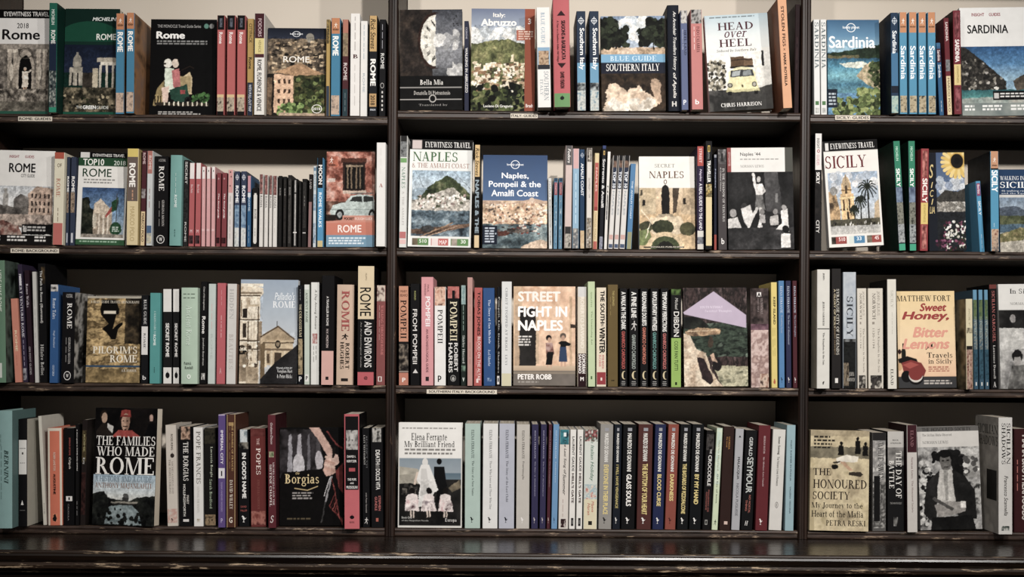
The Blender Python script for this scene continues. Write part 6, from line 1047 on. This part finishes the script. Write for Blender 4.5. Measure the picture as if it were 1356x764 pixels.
def art_friend(a):
    a.R(0, 0, 100, 100, 'd6d3ce').R(2, 34, 98, 98, ['7d8a94', '9aa2a8', 'a8aaac']).R(60, 48, 98, 56, ['5a7080', '6a7c86']).P([(2, 42), (30, 44), (44, 52), (2, 56)], ('8a8478', 'b5ae9e', 8)).R(2, 54, 98, 98, ('1c1b1b', '2c2a29', '373432', 4)).P([(2, 50), (40, 48), (40, 58), (2, 58)], ('b0a898', '8a8478', 8)).K(4, 58, 30, 66, 16, 3, 6, 2, 4, ['4a4642', '2a2826', '6a645c'])
    a.E(64, 37, 4, 3, '17171a').P([(56, 42), (72, 42), (76, 60), (74, 64), (56, 64)], '1b1b1f').R(60, 62, 71, 76, '17171a')
    a.E(42, 38, 4.5, 4, 'c9c6c2').P([(36, 40), (48, 40), (56, 52), (62, 64), (56, 66), (50, 80), (30, 80), (34, 60), (28, 54)], 'd2cfcb').P([(36, 44), (44, 44), (50, 66), (34, 70)], 'bdbab6').L([(30, 48), (26, 58)], 3, 'c9b4a4')
    for x, c in ((22, 'c9a8a8'), (48, '8a7c80'), (74, 'c4a4a4')):
        a.E(x, 65, 4.5, 3.2, '2a2220').P([(x - 8, 70), (x + 8, 70), (x + 12, 84), (x - 12, 84)], (c, 'd8ccc8', '6a4a50', 12)).E(x, 71, 9, 3.4, 'd0c4c0').R(x - 3, 84, x - 1, 90, 'c0b0a4').R(x + 1, 84, x + 3, 90, 'c0b0a4')
    a.P([(78, 62), (96, 54), (98, 62), (84, 66)], ('8a7c64', '4a4238', 5)).Q(6, 5, 94, 7, 1, '8a8682').Q(10, 25, 92, 32, 2, '7a7672').R(0, 0, 2, 100, 'c9c6c0').R(98, 0, 100, 100, 'c9c6c0').R(0, 98, 100, 100, 'c9c6c0').photo(2, 54, 98, 98, .2, 20)
def art_society(a):
    a.R(0, 0, 100, 100, ('9a8a6c', 'b5a482', 'c0b08c', 'a89874', 4)).R(0, 16, 100, 28, ('6a6250', '8a8068', 5)).R(0, 0, 100, 6, ('a8987a', '8d7e62', 5))
    for x, y, h in ((52, 25, 12), (80, 23, 15), (93, 25, 12)): a.E(x, y - h, 2.6, 2, '1f1a16').P([(x - 4, y - h + 2), (x + 4, y - h + 2), (x + 5, y), (x - 5, y)], '201c19')
    a.P([(44, 28), (62, 24), (82, 26), (80, 31), (60, 31), (46, 33)], 'd0c8b8').P([(50, 31), (58, 31), (72, 39), (66, 40)], 'b08c70').E(42, 36, 6, 2.4, '241e1a').P([(66, 41), (84, 41), (90, 44), (84, 46), (66, 44)], '4a3f34').L([(40, 32), (50, 31)], 2.5, '4a4034').photo(0, 0, 100, 100, .16, 14).Q(6, 6, 42, 20, 4, '3a342a').R(0, 38, 8, 100, ('a89874', '8d7e62', 3))
def art_lewis(a):
    a.R(0, 0, 100, 20, 'c2beb8').R(0, 0, 100, 5, '6a6764').R(0, 20, 100, 100, ('5a5856', '8a8886', 'aaa8a4', '3a3938', 7)).D(0, 34, 26, 98, 110, 1.5, 4, ['b0aeaa', '8a8884', '4a4947', 'c0beb9', '2a2928', '1d1c1c']).R(68, 22, 98, 50, ['b0aeaa', '8a8884']).D(26, 26, 70, 32, 60, 3, 7, ['1d1c1c', '2a2928', '3a3938', '17161a']).D(58, 30, 72, 50, 40, 2, 6, ['232221', '1a1919', '3f3d3c']).D(74, 30, 98, 46, 20, 2, 5, ['c4c2bd', '5a5856', '8a8884']).P([(34, 28), (40, 24), (50, 23.5), (56, 28), (57, 34), (52, 30), (38, 30), (34, 35)], '1c1b1a').E(44, 34, 9, 9.5, '6a6763').E(44, 26.5, 10.5, 4, '1c1b1a').R(38, 32.5, 42, 33.8, '2a2826').R(46, 32.5, 50, 33.8, '2a2826').R(41, 39, 48, 40, '3a3634').P([(34, 42), (54, 42), (60, 74), (28, 74)], 'aeaaa4').P([(40, 42), (48, 42), (46, 72), (42, 72)], '8a8782').P([(34, 42), (28, 46), (12, 54), (6, 84), (26, 96), (30, 60)], ('2a2928', '3f3d3c', 4)).P([(54, 42), (74, 48), (90, 62), (92, 90), (62, 90), (56, 60)], ('222120', '353332', 4)).P([(24, 76), (50, 72), (70, 74), (74, 82), (50, 86), (30, 88)], '8a8580').R(66, 73, 74, 79, 'c4c0ba').P([(20, 88), (84, 86), (90, 100), (16, 100)], ('1d1c1c', '2c2b2a', 3)).L([(24, 70), (52, 80)], 5, '5a5754').photo(0, 20, 100, 100, .28, 24, 1.1)

shelf('L', 4, 'Rome books on the bottom shelf')
spine(-4, 16, 544, '7a9c9a', 'wide teal spine reading BERNINI at the very end of the row', [], [('BERNINI', .33, .62, .5, .78, '3a5450', 'si'), ('~~~~~~~~~~~~~~~~~~~~~', .3, .75, .25, .35, '5a7a76', 's'), ('~~~~~~', .2, .3, .2, .3, '5a7a76')], dx=0, Y=-.05, hb=True, side='54706e')
spine(20.5, 36, 555, '161517', 'black spine with a white label block beside the teal spine', [(.195, .515, 'cdcac5'), (.31, .33, '4a4846', .4, .6), ], [('^', .755, .8, .32, .64, 'cdcac5', 'sh'), ('~~~~~~~~~~~~~~', .265, .28, .15, .85, '5a5856', 'h'), ('~~~~~~~~~', .4, .415, .2, .8, '7a7876', 'h'), ('~~~~~~~~~~~~', .84, .86, .2, .8, '6a6866', 'h')], dx=0, Y=-.02, hb=True, side='a8a394')
spine(57, 62, 551, 'bdb8ab', 'narrow cream spine leaning on the orange striped spine', [], [('ROME', .8, .9, .4, .7, '8a8678')], dx=-7, Y=.004, side='bdb8ab')
spine(63, 83, 567, 'c9684f', 'orange spine with cream edges and a bird emblem', [(0, .03, 'c9bfae'), (0, 1, 'c9bfae', 0, .14), (0, 1, 'c9bfae', .86, 1), (.88, .965, 'd07858', .32, .68)], [('=', .885, .96, .36, .64, '211c1c', 'sh'), ('ROBIN LANE FOX', .25, .44, .42, .58, 'e0b8a4', 'b'), ('AUGUSTINE', .47, .68, .42, .58, '3a2420', 'b')], dx=-1, Y=.0, hb=True)
spine(84, 98.5, 567, '151416', 'black spine reading Caligula with a small white square', [(.7, .75, 'd0ccc8', .2, .85), (.71, .74, '1d1b1d', .45, .6)], [('EMPEROR OF ROME', .1, .28, .5, .65, 'a04a44', 'b'), ('Caligula', .3, .42, .45, .7, 'c4bcb4', 'i'), ('CALIGULA', .78, .95, .4, .52, '7a7876')], dx=0)
spine(99.5, 104.5, 562, '1a1819', 'narrow black spine with a column of white capitals', [], [('A short guide to ROME AND EMPIRE', .05, .46, .3, .7, 'c4c0bc', 'b'), ('~~~~~~~', .76, .9, .35, .65, '9a9896')], dx=0)
spine(105.5, 113, 556, '2a211f', 'dark brown spine half behind the tilted families cover', [(.1, .4, ('2a211f', '6a5a3a', '17120f', 3)), (.5, .9, ('2a1c1c', '5a3430', 2))], [('ROME', .14, .3, .35, .65, '9a9064', 'b'), ('ST', .36, .42, .3, .7, 'c4c0b8', 'h')], dx=3, Y=.004)
cover(117, 204, 541.5, '171416', 'tilted cover reading THE FAMILIES WHO MADE ROME under a cardinal', art_families,
      [('THE FAMILIES', 3, 24, 98, 32, 'dcd8d2', 's'), ('WHO MADE', 4, 33, 97, 41, 'dcd8d2', 's'), ('ROME', 3, 42, 97, 57, 'e4e0da', 's'), ('A HISTORY AND A GUIDE', 3, 58, 94, 63, '6a7a88', 's'), ('ANTHONY MAJANLAHTI', 3, 64, 94, 69, '8a6a5c', 's')], dx=1.5, Y=-.016, thick=.026, yaw=-9, tilt=3)
spine(221.5, 236, 563, 'beb4a8', 'beige spine with a dark dot and reddish sketch foot', [(.83, .97, ('beb4a8', 'b5867a', 'c0b5a9', 3)), ], [('!', .27, .325, .42, .8, '3a302c', 'sh'), ('$', .92, .96, .35, .6, '2a2624', 'sh'), ('ROSS KING', .09, .25, .5, .7, '5a524a', 'b'), ('MICHELANGELO AND', .36, .68, .52, .68, '8a8078', 's'), ('THE POPES CEILING', .34, .68, .25, .42, '7a7068', 's')], dx=-3)
spine(238, 255, 565, '171618', 'black spine reading THE BORGIAS with a painted figure top', [(0, .13, ('2a2420', 'b8947c', '6a4c3c', 2), .1, .9), (.93, .955, 'c8c4c0', .25, .75)], [('THE BORGIAS', .155, .545, .3, .72, 'd4d0ca', 'sb'), ('MARY', .69, .78, .55, .75, 'b5b0aa', 'b'), ('HOLLINGSWORTH', .58, .9, .28, .48, 'c8c4be', 'b')], dx=-1)
spine(256.5, 269.5, 566, 'd0cdc9', 'white spine reading POPE FRANCIS', [(.925, .96, ('d0cdc9', '8a7a5a', 2), .3, .7)], [('POPE FRANCIS', .04, .57, .3, .78, '6a6660', 's'), ('UNTYING THE KNOTS', .6, .86, .35, .6, 'a8a49e', 's')], dx=-1)
spine(271, 286.5, 567, '1e1b1a', 'dark spine with pale green serif print and an ornate foot', [(0, .16, ('1e1b1a', '4a4434', '2a2a22', 3)), (.88, .99, ('2a2018', '9a8060', '4a3424', 4))], [('Lucrezia Borgia', .19, .5, .5, .75, 'b5bca8', 's'), ('Sarah Bradford', .52, .82, .45, .68, '9aa890', 's')], dx=-1)
spine(288.5, 298.5, 549, '5f4a88', 'tall purple spine reading IMPERIAL CITY', [(.475, .565, 'ccc8cc'), (.5, .545, '2a2430', .4, .6), (.0, .01, 'a898b8')], [('IMPERIAL CITY', .14, .44, .35, .72, 'd8d2e0', 'b'), ('SUSAN VANDIVER NICASSIO', .6, .86, .4, .62, 'a090c0'), ('P', .92, .96, .4, .65, 'b8acd0', 'h')], dx=0, Y=-.014)
spine(299.5, 312.5, 549, '5a3428', 'tall brown spine with gold edges beside the purple spine', [(0, 1, 'b89a68', 0, .06), (0, 1, 'b89a68', .92, .98), (.07, .1, 'a08050', .2, .8)], [('THE PROMISE OF FRANCIS', .08, .5, .55, .75, 'b8925c', 's'), ('~~~~~~~~~~~~~~~~', .08, .48, .3, .4, '9a7a50'), ('DAVID WILLEY', .58, .84, .35, .68, 'd0c4b4', 's'), ('G', .91, .96, .3, .65, 'd8ccbc', 'hb')], dx=0, Y=-.012)
spine(316, 330.5, 569, '18181b', 'black spine reading IN GOD\'S NAME with a dove', [(0, .17, ('8a98a4', 'c4c8c8', '6a7880', 2), .15, .9), (.13, .2, ('18181b', '8a8478', 2)), ], [('$', .885, .955, .25, .75, 'd4d2ce', 'sh'), ("IN GOD'S NAME", .24, .71, .35, .75, 'dcdad6', 'B'), ('DAVID', .785, .805, .2, .75, 'a8524c', 'h'), ('YALLOP', .825, .845, .15, .8, 'a8524c', 'h')], dx=-1)
spine(332, 352.5, 567.5, '74302e', 'wide brick red spine reading THE POPES', [(.0, .08, ('74302e', '84403c', 2)), (.84, .98, ('74302e', 'a8685c', '8a4038', 3))], [('THE', .1, .17, .42, .6, 'c8a49c', 's'), ('POPES', .2, .47, .38, .68, 'd8c4bc', 's'), ('JOHN JULIUS NORWICH', .52, .82, .42, .6, '8a4a44', 's')], dx=-1, Y=-.002)
spine(355, 366, 549.5, '6a2a32', 'tall maroon spine reading SISTINE CHAPEL', [(.325, .375, ('b8a88c', '4a6a3c', 2), .1, .8), ], [('S', .89, .955, .25, .7, 'd8d0cc', 'shi'), ('Graham-Dixon', .07, .26, .35, .65, 'c8b4b4', 'i'), ('MICHELANGELO AND THE', .42, .8, .6, .82, 'c8b4b4', 's'), ('SISTINE CHAPEL', .44, .81, .2, .48, 'd8ccc8', 'sb')], dx=-1, Y=-.016, side='4a1c22')
cover(370, 454, 567, '171314', 'dark cover reading Borgias with a hand gripping a dagger', art_borgias,
      [('the', 25, 45, 31, 48, 'b8a070', 'i'), ('Borgias', 8, 47.5, 62, 60, 'cdb684', 's')], dx=-.5, Y=.012, thick=.016)
spine(455.5, 477, 548.5, '171416', 'tall red-edged black spine with a domed church', [(0, 1, 'b5535a', 0, .06), (0, 1, 'b5535a', .94, 1), (0, .02, 'b5535a'), (.14, .31, ('1a1718', 'b0aca8', '6a6664', 3), .12, .9), (.17, .22, 'b5b2ae', .4, .62), (.47, .5, 'b04a50', .3, .72), (.66, 1, 'bb5a60'), ], [('!', .875, .915, .36, .64, '17131a', 'sh'), ('DAVID I.', .36, .38, .2, .75, 'd4d0cc', 'hb'), ('KERTZER', .4, .42, .18, .8, 'd4d0cc', 'hb'), ('THE POPE', .56, .58, .22, .78, 'd4d0cc', 'hb'), ('AND', .595, .61, .38, .62, 'd4d0cc', 'hb'), ('MUSSOLINI', .625, .65, .15, .85, 'd4d0cc', 'hb'), ('BOOKS', .935, .95, .35, .65, '5a2428', 'h')], dx=-.5, Y=-.022)
spine(480, 490, 567, '17171a', 'black spine reading LAST TESTAMENT', [], [('#', .9, .965, .25, .8, 'c4c0bc', 'sh'), ('BENEDICT XVI', .08, .4, .55, .75, '6a6a6c', 's'), ('LAST TESTAMENT', .07, .37, .22, .42, 'b5b2ae', 'sb'), ('with Peter Seewald', .65, .85, .45, .65, '9a9490')], dx=-1)
spine(491.5, 508, 567, '18171a', 'black spine reading DEATH AND THE DOLCE VITA', [(0, .14, ('2c2a2a', 'b0aca6', '6a6864', 2), .1, .9), (.905, .94, 'a8584a', .38, .6)], [('DEATH', .22, .365, .4, .75, 'd4d0cc', 'b'), ('AND THE', .37, .4, .4, .7, 'a8a4a0', 'b'), ('DOLCE VITA', .41, .62, .4, .75, 'd4d0cc', 'b'), ('STEPHEN', .68, .83, .6, .8, 'b0605c', 'b'), ('GUNDLE', .69, .83, .3, .5, 'b0605c', 'b')], dx=-1)

shelf('M', 4, 'Southern Italy novels on the bottom shelf')
cover(526.5, 611.5, 560, 'd6d3ce', 'white cover reading My Brilliant Friend with a bride and bridesmaids', art_friend,
      [('Elena Ferrante', 20, 10, 76, 17, '33302e', 's'), ('My Brilliant Friend', 9, 17.5, 88, 25, '33302e', 's'), ('Book One', 6, 89.5, 22, 91.5, 'b5b2ae'), ('of the Neapolitan Novels', 6, 92.5, 48, 94.5, '9a9894'), ('Europa', 74, 91, 92, 95, 'c4c0bc', 's')], dx=1, Y=.0, thick=.024, tilt=1.5)
def ferr(x0, x1, yt, col, tcol, title, lb, mark, **k):
    spine(x0, x1, yt, col, lb, [], [('$', .89, .945, .34, .6, mark, 'sh'), ('ELENA FERRANTE', .06, .33, .42, .6, tcol, 's'), (title, .355, min(.82, .355 + .0145 * len(title)), .42, .6, tcol, 's')], **k)
ferr(615, 636, 561, '9fb3aa', '3a4a46', 'The Story of a New Name', 'wide mint green spine beside the bridal cover', '24302c', dx=.5)
ferr(638.5, 659, 561, 'cdccca', '6a6a6a', 'Those Who Leave and Those Who Stay', 'wide white spine between mint and lilac spines', '3a3a3a', dx=1)
ferr(660, 681, 561, 'a6a8b4', '3a3c4c', 'The Story of the Lost Child', 'wide pale lilac spine beside the white spine', '2a2c38', dx=1)
ferr(683, 701, 562, 'b0aaa2', '4a4642', 'Frantumaglia', 'taupe spine beside the pale lilac one', 'd8d4d0', dx=1)
ferr(703, 712.5, 562, '3a365c', 'a8a4c0', 'The Days of Abandonment', 'indigo spine touching the taupe spine', 'c4b8b8', dx=1)
ferr(714, 722.5, 562, '3a365c', 'a8a4c0', 'The Days of Abandonment', 'indigo spine touching the narrow maroon spine', 'c4b8b8', dx=2)
ferr(723.5, 728.5, 562, '5a2a34', 'c0a8a8', 'The Lost Daughter', 'narrow maroon spine between indigo and blue spines', 'd4c4b8', dx=3)
ferr(729.5, 738, 562, '5f88b0', 'c0d0e0', 'Troubling Love', 'cornflower blue spine beside the narrow maroon spine', '24384c', dx=3)
spine(738.5, 752.5, 569, 'c4bcb4', 'pale spine with black handwriting and a teal top', [(0, .15, ('2a6a78', '3a8490', '1d4a58', 2)), (.03, .07, 'd0d8d8', .4, .7), (.9, .985, ('c4bcb4', '5a2a30', '2a2426', 3), .2, .8)], [('The Last Song of', .1, .45, .4, .72, '2a2628', 'i'), ('Summer', .45, .66, .4, .7, '2a2628', 'i'), ('~~~~~~~~', .7, .88, .35, .5, '9a8078')], dx=2)
for x0, x1, lb in ((753, 761.5, "white spine reading HELL'S GATE touching the handwritten spine"), (762.5, 771, "white spine reading HELL'S GATE touching the illustrated holiday spine")):
    spine(x0, x1, 569, 'd0ccc6', lb, [(.89, .97, '2c2a2a', .3, .78), (.91, .95, '6a6866', .42, .66)], [('LAURENT GAUDE', .07, .42, .35, .75, '3a3838', 'b'), ("HELL'S GATE", .44, .74, .35, .75, '4a3834', 'B')], dx=2)
spine(772, 790.5, 569, 'c0c4bc', 'illustrated pale spine with green script and red flowers', [(0, .12, ('c0c4bc', '3a4a3c', 'a84448', 'c0c4bc', 4)), (.55, .7, ('c4c4b8', '7a9aa8', 'c8c4b4', 'b5605a', 4)), (.7, 1, 'c9bfa0'), (.92, .96, '2a2620', .35, .65)], [('An Italian Holiday', .06, .52, .4, .72, '5a7a68', 'i'), ('Maeve', .72, .83, .58, .78, 'b05a4c', 'i'), ('Haran', .74, .86, .28, .5, 'b05a4c', 'i')], dx=2)
def degi(x0, x1, col, title, lb, a0, tc='cdb874', nc='cfccc6', dx=3, mark='d8d4d0', tl=None):
    spine(x0, x1, 562, col, lb, [(.035, .065, '8a8a90', .35, .68), ], [('$', .885, .945, .3, .62, mark, 'sh'), ('MAURIZIO DE GIOVANNI', .085, a0, .34, .66, nc, 'B'), (title, a0 + .025, tl or .86, .32, .7, tc, 'B')], dx=dx)
degi(792, 809.5, '85817c', 'EVERYONE IN THEIR PLACE', 'grey spine reading EVERYONE IN THEIR PLACE in yellow', .36, mark='2a2826')
degi(810.5, 821, '1e2430', 'I WILL HAVE VENGEANCE', 'dark navy spine reading I WILL HAVE VENGEANCE', .36, tc='a8985c', tl=.8)
degi(822, 840.5, '151517', 'GLASS SOULS', 'black spine reading GLASS SOULS in white', .45, tc='dcd8d2', tl=.78)
degi(842.5, 862, '5a302c', 'THE BOTTOM OF YOUR HEART', 'brown spine reading THE BOTTOM OF YOUR HEART', .35, tl=.86)
degi(863.5, 878.5, '28305c', 'BLOOD CURSE', 'deep blue spine reading BLOOD CURSE', .45, tl=.78, dx=4)
degi(880, 894.5, '8d463a', 'DARKNESS', 'rust red spine reading DARKNESS', .45, tl=.73, dx=5, mark='5a2420')
degi(896, 911, '17181b', 'THE BASTARDS OF PIZZOFALCONE', 'black spine reading THE BASTARDS in small yellow letters', .35, tl=.85, dx=5)
degi(912, 928, '15171b', 'BY MY HAND', 'black spine reading BY MY HAND in yellow', .45, tl=.76, dx=5)
spine(929.5, 941, 570, '1a1718', 'black spine reading THE CROCODILE beside the pale green spine', [(.04, .2, ('1a1718', '5a5452', '2a2524', 3)), (.9, .95, '8a8884', .25, .6), (.91, .94, '1a1718', .33, .52)], [('THE', .19, .235, .5, .75, 'b5b2ae', 'b'), ('CROCODILE', .25, .56, .35, .78, 'cdcac6', 'b'), ('MAURIZIO DE', .6, .82, .5, .68, 'a05850'), ('GIOVANNI', .62, .8, .25, .42, 'a05850')], dx=6)
spine(942, 950.5, 567, 'b8c4a4', 'slim pale green spine reading the bay of noon', [(0, .55, ('a8bcb0', 'c4ccb4', 2)), ], [('#', .9, .955, .3, .75, '2c2c20', 'sh'), ('Shirley Hazzard', .12, .42, .35, .65, '7a7a58', 's'), ('the bay of noon', .45, .74, .35, .7, '3a4a34', 's')], dx=7)
spine(951.5, 967, 565, '3a2420', 'dark brown spine with small orange letters near the top', [(.915, .945, 'c4a89c', .4, .75)], [('LUCREZIA', .1, .22, .5, .65, 'b07a3c'), ('the novel', .1, .2, .3, .42, 'b07a3c')], dx=6, Y=-.004)
spine(968, 979.5, 568, '9a9a9e', 'grey spine reading MALACQUA with a dark diamond', [], [('^', .065, .085, .4, .72, '2a2a2e', 'sh'), ('MALACQUA', .28, .5, .35, .68, '26262a', 'b'), ('NICOLA PUGLIESE', .54, .86, .38, .68, '5a5a60')], dx=6)
spine(980.5, 996.5, 570, '171719', 'black spine reading SEYMOUR in large pale capitals', [], [('H', .91, .955, .3, .6, 'd0ccc8', 'shi'), ('GERALD', .07, .26, .35, .65, 'b8bab8', 'b'), ('SEYMOUR', .27, .63, .25, .78, 'b0b4b0', 'b'), ('NO MORTAL', .65, .83, .55, .72, 'a05a50', 'b'), ('THING', .7, .81, .28, .45, 'a05a50', 'b')], dx=7)
spine(998.5, 1016, 563.5, '70282e', 'tall maroon red spine with small serif print', [], [('$', .885, .945, .28, .6, 'd8ccc8', 'sh'), ('HISHAM MATAR', .1, .27, .45, .6, 'c4a8a8', 's'), ('My Mothers Love Untold', .3, .58, .42, .58, 'c4a8a8', 's')], dx=5, Y=-.006)
spine(1017.5, 1035, 569, 'c2beb8', 'white spine with a small dark oval mark', [(.735, .765, '8a8682', .5, .58)], [('\u00b0', .72, .78, .42, .66, '2a2828', 'sh'), ('Susan Sontag', .07, .25, .4, .62, '3a3836', 'b'), ('The Volcano Lover A Romance', .27, .56, .42, .6, '5a5854')], dx=6)
spine(1036.5, 1051, 563, '86a2aa', 'pale blue spine at the row end reading of Puglia', [], [('THAT SUMMER IN PUGLIA', .14, .53, .45, .62, '3f5a64', 'b'), ('VALERIA VESCINA', .58, .84, .45, .62, '3f5a64', 'b')], dx=3, Y=-.004)

shelf('R', 4, 'Sicily books on the bottom shelf')
cover(1067, 1150, 571, 'b5a482', 'sepia cover reading THE HONOURED SOCIETY standing forward on the shelf', art_society,
      [('THE', 5, 38, 35, 45, '33261f', 's'), ('HONOURED', 5, 49, 96, 58, '33261f', 's'), ('SOCIETY', 5, 61, 68, 69, '33261f', 's'), ('My Journey to the', 3, 72, 90, 79, '2c221c', 's'), ('Heart of the Mafia', 3, 80, 91, 86.5, '2c221c', 's'), ('PETRA RESKI', 28, 89.5, 95, 95, '2c221c', 's')], dx=3, Y=-.013, thick=.022, tilt=2)
spine(1155, 1173.5, 573, '5a5856', 'black and white photo spine with a standing dark figure', [(0, .08, '2c2a2a'), (.08, .5, ('b0aca6', '7a7876', 'c4c0ba', 2)), (.5, .97, ('8a8884', '4a4846', 'b0ada8', 3)), (.44, .9, '1a191a', .08, .55)], [('WHITE', .1, .28, .42, .82, '2a2828', 's'), ('SWAN', .32, .48, .42, .82, '2a2828', 's'), ('~~~~~~~', .53, .68, .6, .8, '3a3836', 's')], dx=0)
spine(1175, 1198, 571.5, '1d1c1d', 'wide dark spine reading THE DAY OF BATTLE with a pale top', [(0, .16, 'b0aca6'), (.16, .34, ['b0aca6', '1d1c1d'] and ('8a8682', '5a5856', 2)), (.86, .95, ('1d1c1d', '8a8884', 2), .35, .62)], [('RICK', .08, .095, .32, .68, '4a4846', 'h'), ('ATKINSON', .11, .125, .18, .82, '4a4846', 'h'), ('THE DAY OF', .2, .67, .5, .84, 'd0ccc6', 's'), ('BATTLE', .29, .57, .1, .4, 'd0ccc6', 's'), ('THE WAR IN SICILY', .71, .73, .15, .85, '8a8884', 'h')], dx=-.5)
spine(1201.5, 1215.5, 563, 'b8b2ac', 'maroon-topped pale spine beside the suited man cover', [(0, .255, '4a2028')], [('ELAND', .05, .2, .35, .65, '8a5c62', 's'), ('Norman Lewis', .3, .5, .4, .6, '7a5a58', 's'), ('The Honoured Society', .52, .82, .4, .6, '7a5a58', 's')], dx=-1, Y=-.014, side='34171c')
cover(1219, 1301, 566, 'c2beb8', 'black and white cover of a seated man in a jacket', art_lewis,
      [('THE HONOURED SOCIETY', 8, 1.2, 88, 4.8, '2f2d2c', 's'), ('The Sicilian Mafia Observed', 8, 7, 56, 9.4, '6a6764', 's'), ('NORMAN LEWIS', 8, 14, 50, 16.8, '7a7774', 's')], dx=-3, Y=.012, thick=.016)
spine(1322, 1341, 553, 'c4c1bc', 'wide white spine reading SICILIAN SHADOWS with its cover side showing', [(.93, .97, ('c4c1bc', '2c4a3c', '1d2a24', 2), .2, .8)], [('SICILIAN', .05, .4, .58, .85, '2a2827', 's'), ('SHADOWS', .05, .4, .22, .5, '2a2827', 's'), ('Francesco Scannella', .5, .84, .4, .68, '4a4846', 'i')], dx=0, Y=-.035, side=('9a948c', '8a857e', 'a8a29a', 3), side_texts=[('SICILIAN', .1, .97, .07, .15, '3a3836', 's'), ('SHADOWS', .1, .97, .17, .25, '3a3836', 's'), (None, .5, .92, .46, .72, '2c2a29')])
spine(1342.5, 1364, 568, '4a2022', 'dark red spine reading MAFIA BROTHERHOODS at the row end', [], [('MAFIA BROTHERHOODS', .06, .88, .5, .9, 'c4b8b0', 'B'), ('~~~~~~~~~~~~~', .3, .6, .12, .3, 'b0655c', 'b')], dx=0)
